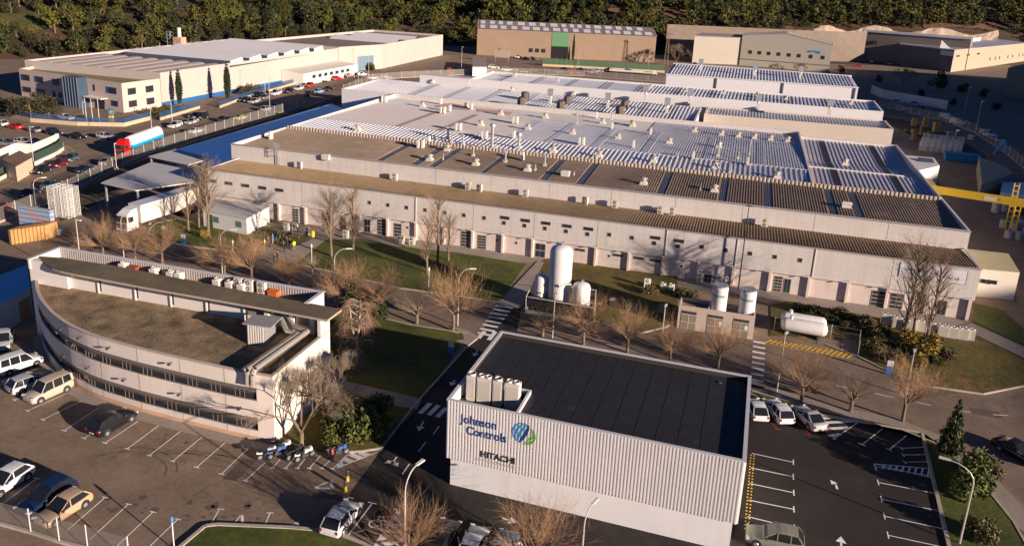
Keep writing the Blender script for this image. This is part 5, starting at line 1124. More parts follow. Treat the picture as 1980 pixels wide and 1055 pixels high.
for i, (x, y, z, lab) in enumerate([(1064,201,9.7,'on the rear hall, left one'),(1174.7,209,9.7,'on the rear hall, middle one'),(1288.9,219,9.7,'on the rear hall, right one'),(1247.5,193,11.7,'on the third hall, left one'),(1333,200,11.7,'on the third hall, second'),(1464.8,211,11.7,'on the third hall, third from the left'),(1603,222,11.7,'on the third hall, right one'),(1354,137,13.4,'on the long white hall, left one'),(1458.8,147,13.5,'on the long white hall, middle one'),(1546.7,152,13.5,'on the long white hall, right one')]):
    p = P(x, y, z); place(st, p, 0, label='silver louvred extract stack '+lab, group='extract stacks')
for i, (x, y, z) in enumerate([(836,161,10.3),(896,164,10.3),(990,176,10.3),(1053,177,10.3),(1109,184,10.3),(1078,158,12.3),(1258,171,12.3),(1326,178,12.3),(1400,182,12.3),(1464,186,12.3),(1509,205,10.5),(1413,205,10.5),(1520,193,12.3),(1645,202,12.3),(995,148,12.3)]):
    p = P(x, y, z); place(vent, p, 0, .8, label='pale cowled vent on the rear hall roofs, %s by row from the left' % ORD[i], group='cowled vents on the rear halls')
# ladder, antennas on the factory
lad = thing('roof_ladder', 'caged access ladder rising from the ledge roof to the upper roof', 'ladder', (*Yp(537,300,122.3).xy, 7.3))
p = Yp(538,300,122.3); mb = MB()
for dx in (-.25,.25): mb.box(p.x+dx-.03, p.x+dx+.03, 122.2, 122.28, 7.2, 11.3)
for k in range(12): mb.box(p.x-.25, p.x+.25, 122.22, 122.26, 7.4+k*.32, 7.45+k*.32)
mb.build('rails', m_steel, lad); mb = MB()
for z in (9.2,10,10.8,11.3):
    for a, b in (((-.3,0),(-.3,-.7)),((-.3,-.7),(.3,-.7)),((.3,-.7),(.3,0))): mb.cyl((p.x+a[0],122.2+a[1],z),(p.x+b[0],122.2+b[1],z),.03,.03,5)
for dx in (-.3,0,.3): mb.cyl((p.x+dx,121.5,9.2),(p.x+dx,121.5,11.3),.03,.03,5)
mb.build('cage', m_steel, lad)
# wall lamps above the pilasters
wl = thing('wall_lamp', 'x', 'wall lamp'); mb = MB(); mb.box(-.03,.03,-.55,0,.0,.05); mb.build('arm', m_dark, wl); mb = MB(); mb.box(-.1,.1,-.75,-.5,-.04,.08); mb.build('head', m_lampw, wl); remember(wl)
for i, x in enumerate(PX[1:]):
    place(wl, (x, YF, 3.28), 0, label='small black-armed wall lamp above a pilaster of the front wall, number %s from the left' % (ORD[i] if i < 20 else 'twenty-first'), group='wall lamps over the pilasters')
# ---- tanks
m_tank = mat('tank_white', (.74,.71,.70), .4, var=.04, scale=1, streak=.25)
def vtank(label, px, r, ht, z0=0., skirt=False):
    p = P(*px); t = thing('gas_tank', label, 'tank', (p.x, p.y, z0))
    mb = MB(); mb.lathe((p.x,p.y,z0), [(r*.98,.0),(r,.15),(r,ht-.55*r),(r*.86,ht-.25*r),(r*.5,ht-.06*r),(.03,ht)], 28); mb.build('vessel', m_tank, t, smooth=False).data.polygons.foreach_set('use_smooth', [True]*(28*5+1))
    mb = MB(); mb.cyl((p.x,p.y,z0+ht-.05),(p.x,p.y,z0+ht+.35),.09,.09,8); mb.cyl((p.x,p.y,z0+ht+.3),(p.x+.25,p.y,z0+ht+.3),.07,.07,8); mb.build('valve', m_steel, t)
    mb = MB(); mb.tube([(p.x-.1,p.y-r-.04,z0+.1),(p.x-.1,p.y-r-.1,z0+ht*.25),(p.x+.1,p.y-r-.02,z0+ht*.3)], .045, 6); mb.build('fill_pipe', m_dark, t)
    mb = MB(); mb.box(p.x-.35,p.x+.25,p.y-r-.03,p.y-r+.1,z0+ht*.38,z0+ht*.42); mb.build('plate', m_dark, t)
    mb = MB()
    for zz in (.18,.45,.72): mb.lathe((p.x,p.y,z0+ht*zz), [(r+.012,0),(r+.012,.05)], 28)
    mb.build('weld_band', mat('weld_grey', (.52,.50,.49), .5), t)
    mb = MB()
    for k in range(3): a0 = .9+2.1*k; mb.cyl((p.x+r*.9*math.cos(a0),p.y+r*.9*math.sin(a0),0),(p.x+r*.9*math.cos(a0),p.y+r*.9*math.sin(a0),z0+.3),.1,.1,6)
    mb.build('support_leg', m_steel, t)
    return t
pit = thing('tank_plinth', 'dark walled pit with a white rail holding three gas tanks', 'enclosure', (*XY(1068,615), 0))
q = [P(1016,603), P(1148,626), P(1150,590), P(1030,572)]
mb = MB(); cpt = sum((v for v in q), Vector())/4
for a, b in zip(q, q[1:]+q[:1]):
    d = (b-a).normalized(); n = Vector((-d.y,d.x,0))*.15; mb.hexa([(*(a+n).xy,0),(*(a-n).xy,0),(*(b-n).xy,0),(*(b+n).xy,0),(*(a+n).xy,.35),(*(a-n).xy,.35),(*(b-n).xy,.35),(*(b+n).xy,.35)])
mb.build('kerb_wall', m_kerb, pit)
mb = MB(); mb.face([(*v.xy,.13) for v in q]); mb.build('floor', mat('pit_floor', (.035,.03,.028), .9), pit)
mb = MB(); 
for a, b in zip(q, q[1:]+q[:1]): mb.cyl((a.x,a.y,2.2),(b.x,b.y,2.2),.05,.05,6); mb.cyl((a.x,a.y,0),(a.x,a.y,2.25),.06,.06,6)
mb.build('railing', m_lampw, pit)
a, b = P(1024,600), P(1142,622); mb = MB(); mb.hexa([(a.x,a.y+.3,.3),(b.x,b.y+.3,.3),(b.x,b.y+.4,.3),(a.x,a.y+.4,.3),(a.x,a.y+.3,2.0),(b.x,b.y+.3,2.0),(b.x,b.y+.4,2.0),(a.x,a.y+.4,2.0)]); mb.build('mesh_screen', mat('black_mesh', (.02,.018,.018), .7), pit)
vtank('tall white cylindrical gas tank, tallest of the three in the pit', (1079,595), 1.52, 8.6, .3)
vtank('short white gas tank left of the tall one', (1045,590), .98, 3.9, .6)
vtank('short white gas tank right of the tall one', (1121,607), 1.18, 3.9, .6)
m_px = mat('lettering_green', (.05,.35,.16), .5)
for k, (x, y) in enumerate([(1388,620),(1436,627)]):
    p = P(x, y); r = 1.15; t = thing('gas_silo', '%s white upright gas silo with green lettering, rising from the gas house' % ('left','right')[k], 'tank', (p.x, 97.7, 0), group='silos in the gas house')
    cx, cy = p.x+(-.15 if k == 0 else .15), 97.8
    mb = MB(); mb.lathe((cx,cy,0), [(r*.86,.1),(r*.86,5.6),(r*.8,5.75),(.03,5.9)], 28); mb.build('vessel', m_tank, t)
    mb = MB()
    for j in range(9):
        a0 = 2*math.pi*j/9; mb.box(cx+.8*math.cos(a0)-.05, cx+.8*math.cos(a0)+.05, cy+.8*math.sin(a0)-.05, cy+.8*math.sin(a0)+.05, 5.7, 6.05)
    mb.lathe((cx,cy,5.85), [(.95,0),(.95,.12)], 16); mb.build('top_ring', m_steel, t)
    tx = text('PRAXAIR', .50, Matrix(), m_px, t, bold=.012, extr=.004)
    me = tx.data; WMi = WM[t.name].inverted()
    for v in me.vertices:
        w_0 = WM[t.name] @ v.co; s = (w_0.x-1.25)/.99; zz = w_0.y; a0 = -math.pi/2+s; rr_ = .995
        v.co = WMi @ Vector((cx+rr_*math.cos(a0), cy+rr_*math.sin(a0), 4.55+zz-s*.0))
for k, (x, y, z) in enumerate([(1556,634,1.5),(1558,645,1.5)]):
    pass
pa, pb = P(1505,620,1.4), P(1597,634,1.4)
for k in range(2):
    o = Vector((0,-1.9,0))*(k) ; a = Vector((pa.x+.3,pa.y+1.5,1.35))+o; b = Vector((pb.x+.2,pb.y+1.3,1.35))+o
    t = thing('horizontal_tank', ('rear','front')[k]+' white horizontal gas tank lying on cradles', 'tank', ((a.x+b.x)/2, (a.y+b.y)/2, 0), group='pair of horizontal tanks')
    d = (b-a).normalized(); r = .86; mb = MB()
    prof = [(.05,0),(.5,.10),(.8,.35),(r,.7)]; L_ = (b-a).length; prof = prof+[(r,L_-.7),(.8,L_-.35),(.5,L_-.1),(.05,L_)]
    side = d.cross(Vector((0,0,1))).normalized(); n = 22; i_ = 0
    for (rr_, s) in prof:
        for j in range(n):
            th = 2*math.pi*j/n; v = a+d*s+side*math.cos(th)*rr_+Vector((0,0,1))*math.sin(th)*rr_; mb.v.append(tuple(v))
    for i in range(len(prof)-1):
        for j in range(n): q2 = (j+1)%n; mb.f.append((i*n+j, (i+1)*n+j, (i+1)*n+q2, i*n+q2)); mb.mi.append(0)
    mb.build('vessel', m_tank, t, smooth=True)
    for s in (1.1, L_-1.1):
        c = a+d*s; mb = MB(); mb.hexa([(c.x-.12,c.y-.6,0),(c.x+.12,c.y-.6,0),(c.x+.12,c.y+.6,0),(c.x-.12,c.y+.6,0),(c.x-.12,c.y-.5,.8),(c.x+.12,c.y-.5,.8),(c.x+.12,c.y+.5,.8),(c.x-.12,c.y+.5,.8)]); mb.build('cradle', m_dark, t)
    c = a+d*1.2; mb = MB(); mb.cyl((c.x,c.y,2.1),(c.x,c.y,2.6),.22,.22,10); mb.build('manhole', m_tank, t)
mb = MB()
for x, y in [(1496,640),(1605,655),(1660,665),(1658,688)]: p = P(x, y); mb.cyl((p.x,p.y,0),(p.x,p.y,2.0),.04,.04,6)
t = thing('tank_fence', 'thin post fence round the horizontal gas tanks', 'fence', P(1600,655)); mb.build('posts', m_steel, t)
mb = MB(); pts = [P(*p) for p in [(1496,640),(1605,655),(1660,665),(1658,688)]]
for a, b in zip(pts, pts[1:]):
    for z in (.5, 1.2, 1.9): mb.cyl((a.x,a.y,z),(b.x,b.y,z),.015,.015,4)
mb.build('rails', m_steel, t)
# ---- street lamps
def lamp(base, top, lab, arm=0, az=0, hfix=None):
    p = P(*base); ht = hfix or hgt(base, top); t = thing('street_lamp', lab, 'street lamp', (p.x,p.y,0), az)
    c, s = math.cos(az), math.sin(az); pts = [(p.x,p.y,0),(p.x,p.y,ht*.8)]; rr_ = [.085,.065]
    if arm:
        for k in range(1, 6):
            a = k/5*math.pi/2; pts.append((p.x+arm*(1-math.cos(a))*c, p.y+arm*(1-math.cos(a))*s, ht*.8+ht*.2*math.sin(a))); rr_.append(.05)
    else: pts.append((p.x,p.y,ht)); rr_.append(.05)
    mb = MB(); mb.tube(pts, rr_, 7); mb.build('pole', mat('lamp_pole', (.52,.48,.44), .5, metal=.2), t)
    e = Vector(pts[-1]); u = Vector((c, s, 0)); v = Vector((-s, c, 0))
    if not arm: u = Vector((math.cos(az), math.sin(az), 0)); v = Vector((-u.y, u.x, 0))
    a = e-u*.05; b = e+u*.8; mb = MB(); up = Vector((0,0,1))
    mb.hexa([a-v*.10-up*.05, a+v*.10-up*.05, a+v*.10+up*.07, a-v*.10+up*.07, b-v*.14-up*.06, b+v*.14-up*.06, b+v*.14+up*.05, b-v*.14+up*.05]); mb.build('lamp_head', m_lampw, t)
LM = [((70,404),(83,345),'curved-arm lamp behind the stack of white cages at the left',1.3,.9),((226,331),(221,278),'straight lamp on the street in front of the red lorry',0,2),((66,318),(54,245),'straight lamp over the white walled yard',0,0),((296,281),(288,212),'lamp rising in front of the tanker trailer',0,2),
 ((333,234),(332,194),'lamp near the gate of the blue-plinth factory',0,0),((513,187),(511,125),'lamp on the far pavement left of the parked white van',0,0),((522,217),(520,151),'lamp on the fence left of the loading shed',0,0),((693,161),(690,107),'lamp at the corner behind the white rear hall',0,0),((713,143),(712,89),'lamp before the blue roller door',0,0),((588,210),(588,183),'short lamp at the end of the near fence',0,0),
 ((892,141),(892,91),'lamp beside the small red-doored kiosk',0,0),((1118,132),(1119,95),'lamp between the cypresses and the beige hall',0,0),((1253,138),(1255,97),'lamp at the right end of the street parking',0,0),((1864,220),(1873,169),'lamp in the shaded street at the far right',0,0),((1887,253),(1900,196),'tall lamp in the street right of the pallet yard',0,0),((1841,295),(1851,252),'lamp among the cages in the right yard',0,0),
 ((160,548),(142,425),'bare mast rising behind the left end of the curved office',0,0),((240,500),(243,412),'curved-arm lamp in front of the white lorry',1.2,.6),((430,528),(444,443),'curved-arm lamp between the bare trees and the left lawn',1.5,.4),((648,585),(659,481),'curved-arm lamp by the conifer on the lawn edge',1.5,.5),((885,629),(898,520),'curved-arm lamp by the large bare tree before the crossing',1.3,.5),
 ((1068,653),(1079,551),'curved-arm lamp in front of the gas tanks',1.2,.6),((1281,643),(1289,592),'short lamp on the kerb left of the gas house',0,1.5),((1502,756),(1517,646),'lamp right of the ribbed building by the road',0,1.3),((1751,764),(1761,680),'lamp beside the bare trees at the right of the road',0,1.3),((1855,1051),(1836,904),'curved-arm lamp in the bottom right corner',1.9,2.9),
 ((782,1096),(797,915),'curved-arm lamp at the bottom, left of the ribbed building',1.3,1.3),((1122,1110),(1134,990),'curved-arm lamp at the bottom, before the ribbed wall',1.2,1.3),((162,229),(158,197),'short globe lamp beside the flagpoles',0,0),((303,213),(299,197),'short lamp at the office corner with the cypress',0,0)]
for b, t_, lab, arm, az in LM: lamp(b, t_, lab, arm, az)
for k, (b, t_) in enumerate([((168,237),(161,191)),((180,240),(175,192)),((193,242),(188,192))]):
    p = P(*b); t = thing('flagpole', 'white flagpole without a flag before the office, %s of three from the left' % ORD[k], 'flagpole', (p.x,p.y,0), group='three flagpoles'); mb = MB(); mb.cyl((p.x,p.y,0),(p.x,p.y,hgt(b,t_)),.09,.05,8); mb.build('pole', m_lampw, t); mb = MB(); mb.lathe((p.x,p.y,hgt(b,t_)), [(.1,0),(.05,.15)], 8); mb.build('finial', m_lampw, t)
p = P(73,62); t = thing('wooden_pole', 'old wooden pole in the field at the top left', 'pole', p); mb = MB(); mb.cyl(tuple(p), (p.x,p.y,7.5), .22,.16,8); mb.build('pole', mat('old_wood', (.45,.28,.18), .8), t); mb = MB(); mb.box(p.x-1.2,p.x+.2,p.y-.1,p.y+.1,7.3,7.5); mb.build('crossarm', m_lampw, t)
# small round-headed posts, totems, bollards
def post(px, ht, lab, name='marker_post', head=(.7,.7,.68), w_=.12):
    p = P(*px); t = thing(name, lab, 'post', (p.x,p.y,0)); mb = MB(); mb.cyl((p.x,p.y,0),(p.x,p.y,ht),.05,.05,8); mb.build('stem', m_lampw, t)
    mb = MB(); mb.lathe((p.x,p.y,ht-.05), [(w_,0),(w_*1.1,.25),(w_*.6,.5)], 10); mb.build('head', mat('head_%g'%head[0], head, .5), t)
post((603,509),2.6,'slim white lawn post with a pale head beside the footpath'); post((829,556),2.6,'slim white post with a pale head on the lawn edge by the bare tree'); post((451,489),1.6,'short white post on the left lawn edge')
post((337,1062),2.5,'white sign post with a small blue plate at the bottom car park', head=(.1,.2,.5)); post((1880,560),1.4,'white bollard light near the right annex')
def sign_disc():
    p = P(319,470); t = thing('road_sign', 'round white road sign at the tip of the left lawn', 'road sign', (p.x,p.y,0)); mb = MB(); mb.cyl((p.x,p.y,0),(p.x,p.y,2.4),.05,.05,8); mb.build('post', m_steel, t); mb = MB(); mb.cyl((p.x,p.y-.08,2.5),(p.x,p.y-.05,2.5),.34,.34,16); mb.build('disc', m_ww, t); mb = MB(); mb.cyl((p.x,p.y-.10,2.5),(p.x,p.y-.08,2.5),.2,.2,14); mb.build('symbol', mat('sign_rose', (.6,.35,.3), .5), t)
sign_disc()
for k, (px, ht, lab) in enumerate([((355,473),1.7,'white and blue totem sign on the left lawn'),((872,686),1.7,'blue totem sign with a pale top in the shaded lawn'),((1718,724),1.8,'white and blue totem sign on the right lawn edge')]):
    p = P(*px); t = thing('totem_sign', lab, 'sign', (p.x,p.y,0)); mb = MB(); mb.box(p.x-.35,p.x+.35,p.y-.06,p.y+.06,.1,ht*.62); mb.build('lower_panel', mat('totem_blue', (.04,.16,.5), .4), t); mb = MB(); mb.box(p.x-.35,p.x+.35,p.y-.06,p.y+.06,ht*.62,ht); mb.build('upper_panel', m_ww, t)
for k, (x, y) in enumerate([(667,949),(671,929)]):
    p = P(x+1, y); t = thing('bollard', ('nearer','farther')[k]+' black and yellow bollard at the mouth of the left car park', 'bollard', (p.x,p.y,0), group='two striped bollards'); mb = MB(); mb.lathe((p.x,p.y,0), [(.14,0),(.14,.55)], 12); mb.build('yellow_base', m_yell, t); mb = MB(); mb.lathe((p.x,p.y,.55), [(.14,0),(.14,.45),(.11,.52)], 12); mb.build('black_top', m_dark, t)
p = P(605,461); t = thing('litter_bin', 'yellow litter bin at the lawn corner by the footpath', 'bin', (p.x,p.y,0)); mb = MB(); mb.lathe((p.x,p.y,.3), [(.28,0),(.32,.8)], 12); mb.build('bin', m_yell, t); mb = MB(); mb.lathe((p.x,p.y,1.1), [(.34,0),(.2,.2)], 12); mb.build('lid', m_yell, t); mb = MB(); mb.cyl((p.x,p.y,0),(p.x,p.y,.3),.05,.05,6); mb.build('stem', m_dark, t)
# concrete blocks on the tank lawn
for k, (x, y) in enumerate([(1188,590),(1223,600),(1283,603)]):
    p = P(x, y); t = thing('concrete_block', 'tan concrete block in the grass before the gas house, %s from the left' % ORD[k], 'block', (p.x,p.y,0), group='cover blocks'); mb = MB(); mb.box(p.x-.55,p.x+.55,p.y-.4,p.y+.4,0,.8); mb.build('base', m_kerb, t); mb = MB(); mb.box(p.x-.65,p.x+.65,p.y-.5,p.y+.5,.8,.9); mb.build('lid', m_conc, t)
# ---- fences
m_mesh = mat('fence_mesh', (.42,.38,.34), .6, metal=.3, alpha=.30)
def fence(label, pts, sp, ht, name='mesh_fence', base=None, z0=0., px=True, postm=None, panelm=None):
    q = [Vector((*(XY(*p) if px else p), 0)) for p in pts]; t = thing(name, label, 'fence', (q[0].x, q[0].y, 0)); np_ = 0
    for a, b in zip(q, q[1:]):
        L = (b-a).length; n = max(1, round(L/sp)); d = (b-a).normalized(); nn = Vector((-d.y,d.x,0))
        for k in range(n+(1 if b == q[-1] else 0)):
            c = a.lerp(b, k/n); np_ += 1
            if np_ <= 95:
                mb = MB(); mb.box(c.x-.035,c.x+.035,c.y-.035,c.y+.035,z0,z0+ht+.1); mb.build('post', postm or m_lampw, t)
        mb = MB(); mb.face([(a.x,a.y,z0+.05),(b.x,b.y,z0+.05),(b.x,b.y,z0+ht),(a.x,a.y,z0+ht)]); mb.build('mesh_panel', panelm or m_mesh, t)
        if base:
            mb = MB(); o = nn*.12; mb.hexa([(*(a+o).xy,0),(*(a-o).xy,0),(*(b-o).xy,0),(*(b+o).xy,0),(*(a+o).xy,z0),(*(a-o).xy,z0),(*(b-o).xy,z0),(*(b+o).xy,z0)]); mb.build('base_wall', base, t)
fence('white-posted mesh fence on a low wall along the street side of the works', [(-30,440),(0,431),(90,395),(153,364),(238,320),(317,288),(500,232),(588,206)], 4.2, 2.3, base=m_kerb, z0=.35)
fence('white-posted mesh fence round the corner behind the rear halls', [(664,178),(720,156),(776,151),(900,145),(1000,143),(1130,147),(1284,160)], 6.5, 2.3, base=m_kerb, z0=.2)
fence('white-posted fence along the street right of the pallet yard', [(1698,205),(1760,219),(1830,235),(1885,257),(1950,300),(2000,345)], 4.6, 2.4, base=m_kerb, z0=.2)
fence('mesh fence with a kerb in the bottom left corner', [(-20,1008),(60,1030),(115,1048),(170,1062),(250,1085)], 3.0, 1.9, base=m_kerb, z0=.2)
m_bf = mat('blue_fence', (.03,.09,.20), .6, alpha=.6)
fence('blue railing along the front garden of the left factory', [(0,222),(60,236),(150,243),(240,245),(290,232)], 5, 1.3, name='blue_railing', base=mat('sand_wall', (.55,.42,.28), .85, var=.1, scale=.6), z0=1.0, postm=m_blue, panelm=m_bf)
fence('short blue railing left of the factory entrance', [(310,233),(386,210)], 5, 1.4, name='blue_railing', base=MATS['sand_wall'], z0=.8, postm=m_blue, panelm=m_bf)
fence('blue railing with a sand-coloured base right of the factory entrance', [(425,209),(470,192),(560,166),(640,145)], 5, 1.3, name='blue_railing', base=MATS['sand_wall'], z0=.7, postm=m_blue, panelm=m_bf)
m_gf = mat('green_net', (.06,.16,.08), .7, alpha=.7)
fence('green netted fence in front of the beige hall', [(1049,128),(1110,131),(1285,141)], 6, 2.6, name='green_fence', base=MATS['sand_wall'], z0=1.0, postm=mat('green_post', (.05,.12,.06), .6), panelm=m_gf)
# ================================================================ VEHICLES
m_cglass = mat('car_glass', (.015,.018,.022), .06, spec=.7)
m_head = mat('headlight_glass', (.6,.6,.62), .1); m_tail = mat('tail_light_red', (.35,.01,.01), .2); m_plate = mat('number_plate', (.7,.68,.6), .4)
def make_car(kind):
    """car nose along +x, origin on the ground below its middle"""
    S = dict(hatch=(4.15,1.78,1.49,.92,.66,.42,-.66,-.955,.95), saloon=(4.6,1.80,1.43,.88,.60,.34,-.40,-.80,.98), estate=(4.6,1.82,1.50,.92,.62,.38,-.76,-.965,.96),
             suv=(4.5,1.86,1.66,1.00,.66,.42,-.74,-.965,1.06), van=(4.35,1.84,1.84,1.05,.76,.52,-.92,-.985,1.12))[kind]
    L, W, H, belt, nose, ws, rr0, rr1, tailz = S; hl, hw = L/2, W/2
    t = thing('parked_car', 'x', 'car')
    # lower body: rings along x
    hood = belt-.06
    X = [(-1,.42,tailz-.25,.84),(-.985,.34,tailz-.1,.93),(-.93,.26,tailz,.985),(-.75,.2,tailz,1),(-.4,.18,belt,1),(0,.18,belt,1),(ws,.18,hood,1),((1+ws)/2,.18,hood-.05,1),(.82,.2,hood-.12,.975),(.92,.22,hood-.19,.93),(.975,.28,hood-.27,.85),(1,.38,hood-.38,.72)]
    mb = MB(); n = 10
    for (fx, zb, zt2, fw) in X:
        x = fx*hl; w2 = hw*fw; zm = zb+(zt2-zb)*.55
        for (y, z) in ((-w2*.9,zb),(-w2,zb+.12),(-w2,zm),(-w2*.95,zt2-.05),(-w2*.82,zt2),(w2*.82,zt2),(w2*.95,zt2-.05),(w2,zm),(w2,zb+.12),(w2*.9,zb)): mb.v.append((x,y,z))
    for i in range(len(X)-1):
        for j in range(n): q = (j+1)%n; mb.f.append((i*n+j,(i+1)*n+j,(i+1)*n+q,i*n+q)); mb.mi.append(0)
    mb.f.append(tuple(range(n))); mb.mi.append(0); mb.f.append(tuple((len(X)-1)*n+n-1-j for j in range(n))); mb.mi.append(0)
    # roof shell and pillars (painted)
    xa, xb, xc, xd = ws*hl+.05, (ws-.42)*hl if kind != 'van' else (ws-.26)*hl, rr0*hl, rr1*hl   # screen base, screen top, roof end, tail base
    wr = hw*.78; wb = hw*.93
    G = [(xa,belt-.03,wb*.95,belt-.02),(xb,H-.07,wr*.97,H-.05),(xb-.30,H-.01,wr,H),((xb+xc)/2,H+.01,wr,H+.01),(xc,H-.04,wr*.96,H-.04),(xd,tailz-.02,wb*.9,tailz-.02)]
    def shell(z_off, win):
        r = []
        for (x, z, w2, _) in G: r.append((x, w2, z))
        return r
    for k in range(1, 4):
        (x0,z0,w0,_),(x1,z1,w1,_) = G[k], G[k+1]
        cs = [(-1,-.035),(-.93,.005),(-.7,.03),(0,.045),(.7,.03),(.93,.005),(1,-.035)]
        for (a_, za), (b_, zb_) in zip(cs, cs[1:]): mb.face([(x0,a_*w0,z0+za),(x1,a_*w1,z1+za),(x1,b_*w1,z1+zb_),(x0,b_*w0,z0+zb_)])
    def pil(x0, w0, z0, x1, w1, z1, r):
        for s in (-1, 1): mb.hexa([(x0-r,s*(w0-.03),z0),(x0+r,s*(w0-.03),z0),(x0+r,s*(w0+.015),z0),(x0-r,s*(w0+.015),z0),(x1-r,s*(w1-.03),z1),(x1+r,s*(w1-.03),z1),(x1+r,s*(w1+.02),z1),(x1-r,s*(w1+.02),z1)])
    pil(xa-.05, wb*.95, belt-.05, xb, wr, H-.06, .04); pil(xd+.06, wb*.93, tailz-.05, xc, wr*.97, H-.05, .07 if kind != 'van' else .12)
    xm = -.05*hl; pil(xm, wb, belt-.05, xm-.02, wr, H-.02, .04)
    if kind in ('estate','suv','van'): x2 = -.5*hl; pil(x2, wb, belt-.05, x2, wr, H-.03, .04)
    for fx in (.62, -.60):      # dark wheel arches
        for s in (-1, 1): mb.k = 1; x = fx*hl; mb.cyl((x,s*(hw-.06),.36),(x,s*(hw+.004),.36),.40,.40,16); mb.k = 0
    body = mb.build('body', [paint('car_paint_white', (.72,.71,.70)), m_tyre], t)
    body.data.polygons.foreach_set('use_smooth', [True]*(n*(len(X)-1))+[False]*(len(body.data.polygons)-n*(len(X)-1)))
    # greenhouse glass
    mb = MB(); R2 = []
    for (x, z, w2, _) in G: R2.append((x, w2-.012, z-.012))
    for k in range(len(R2)-1):
        (x0,w0,z0),(x1,w1,z1) = R2[k], R2[k+1]; zb_ = belt-.06 if True else 0
        for s in (-1, 1):
            a = (x0,s*w0,z0); b = (x1,s*w1,z1); c = (x1,s*wb*.96,min(zb_,z1)); d = (x0,s*wb*.96,min(zb_,z0))
            mb.face([a,b,c,d] if s < 0 else [d,c,b,a])
        if k in (0, 4): mb.face([(x0,-w0,z0),(x0,w0,z0),(x1,w1,z1),(x1,-w1,z1)])
    mb.build('windows', m_cglass, t)
    for fx in (.62, -.60):
        for s in (-1, 1):
            x = fx*hl; y = s*(hw-.10); mb = MB(); mb.cyl((x,y-.1,.33),(x,y+.11,.33),.33,.33,16); wh = mb.build('wheel', m_tyre, t)
            mb = MB(); yo = y+s*.115; mb.cyl((x,yo-.01*s,.31),(x,yo+.012*s,.31),.19,.17,12); rm = mb.build('rim', m_rim, t); rm.parent = wh
    for s in (-1, 1):
        mb = MB(); y0 = s*hw*.80; mb.hexa([(hl*.93,y0-.17,nose-.06),(hl*.99,y0-.17,nose-.06),(hl*.955,y0+.10*s+.1,nose-.06),(hl*.90,y0+.16,nose-.06),(hl*.90,y0-.17,nose+.11),(hl*.965,y0-.17,nose+.09),(hl*.93,y0+.16,nose+.11),(hl*.86,y0+.17,nose+.12)]); mb.build('headlight', m_head, t)
        mb = MB(); zt3 = tailz-.05; mb.box(-hl-.005, -hl*.93, min(s*hw*.66,s*hw*.9), max(s*hw*.66,s*hw*.9), zt3-.28, zt3-.04); mb.build('tail_light', m_tail, t)
        mb = MB(); mb.box(xa-.35, xa-.2, min(s*hw*.96,s*(hw+.12)), max(s*hw*.96,s*(hw+.12)), belt-.02, belt+.12); mb.build('wing_mirror', m_dark, t)
    mb = MB(); mb.box(-hl-.02,-hl+.05,-.26,.26,.55,.66); mb.build('number_plate', m_plate, t)
    return remember(t)
CARS = {k: None for k in ('hatch','saloon','estate','suv','van')}
PAINT = dict(white=(.74,.73,.72), silver=(.45,.45,.46), grey=(.20,.21,.22), black=(.012,.012,.015), navy=(.01,.025,.07), red=(.60,.015,.012), darkred=(.16,.01,.015), beige=(.50,.42,.33), tan=(.50,.34,.22), blue=(.03,.10,.35), lightblue=(.30,.45,.62), yellow=(.62,.55,.20), greybrown=(.22,.22,.18), greenish=(.50,.60,.35), bluegrey=(.06,.10,.14))
def car(px, kind, col, deg, lab, group='parked cars', sc=1.0):
    if CARS[kind] is None: CARS[kind] = make_car(kind)
    p = P(*px); o = place(CARS[kind], (p.x,p.y,.02), R(deg), sc, label=lab, group=group)
    b = [c for c in o.children if c.name.startswith('body')][0]
    b.material_slots[0].link = 'OBJECT'; b.material_slots[0].material = paint('car_paint_'+col, PAINT[col])
    return o
G1, G2, G3, G4 = 'cars in the left car park', 'cars along the left street', 'cars in the upper street', 'cars at the ribbed building'
for a in [((38,712),'van','white',70,'white family van in the shade at the left edge, nose towards the office',G1),((64,747),'estate','silver',72,'silver and black car squeezed between two vans by the curved office',G1),((95,764),'van','beige',258,'beige van with its nose towards the camera beside the curved office',G1),((218,825),'suv','black',84,'black car alone in the row before the curved office',G1),
 ((8,667),'hatch','silver',-50,'silver car in deep shade at the left edge behind the white van',G1),((14,940),'hatch','white',268,'white hatchback with a green flash at the bottom left edge',G1),((92,972),'suv','navy',262,'navy car between the white and the tan car, bottom left',G1),((124,993),'hatch','tan',262,'tan small car at the bottom left beside the fence',G1),
 ((661,1011),'hatch','white',89,'white hatchback at the bottom, beside the wheelchair bay',G4),((855,1052),'estate','black',92,'black car with pale roof rails at the bottom edge',G4),((916,1062),'hatch','white',92,'white car with a dark roof at the bottom edge',G4),((972,1075),'suv','bluegrey',92,'dark car hidden in shade at the bottom edge, right of the white roofed one',G4),
 ((1496,1052),'suv','greybrown',180,'olive grey car at the bottom right beside the ribbed building',G4),((1460,799),'hatch','white',105,'white car half hidden behind the corner of the ribbed building',G4),((1503,802),'estate','white',112,'white estate car in the middle of the three behind the ribbed building',G4),((1562,815),'saloon','silver',118,'silver saloon beside the white hatched area',G4),((1968,882),'saloon','black',-45,'black car in deep shade at the right edge on the road',G4)]:
    car(a[0], a[1], a[2], a[3], a[4], a[5])
def along(lst, deg, group, where, sc=1.0):
    for i, (x, y, kind, col) in enumerate(lst):
        nm = dict(hatch='hatchback', saloon='saloon', estate='estate car', suv='tall car', van='small van')[kind]; cn = dict(darkred='dark red', lightblue='pale blue', bluegrey='blue-grey', greenish='pale green', greybrown='olive').get(col, col)
        car((x, y), kind, col, deg[i] if isinstance(deg, list) else deg, '%s %s %s, %s from the left' % (cn, nm, where, ORD[i]), group, sc)
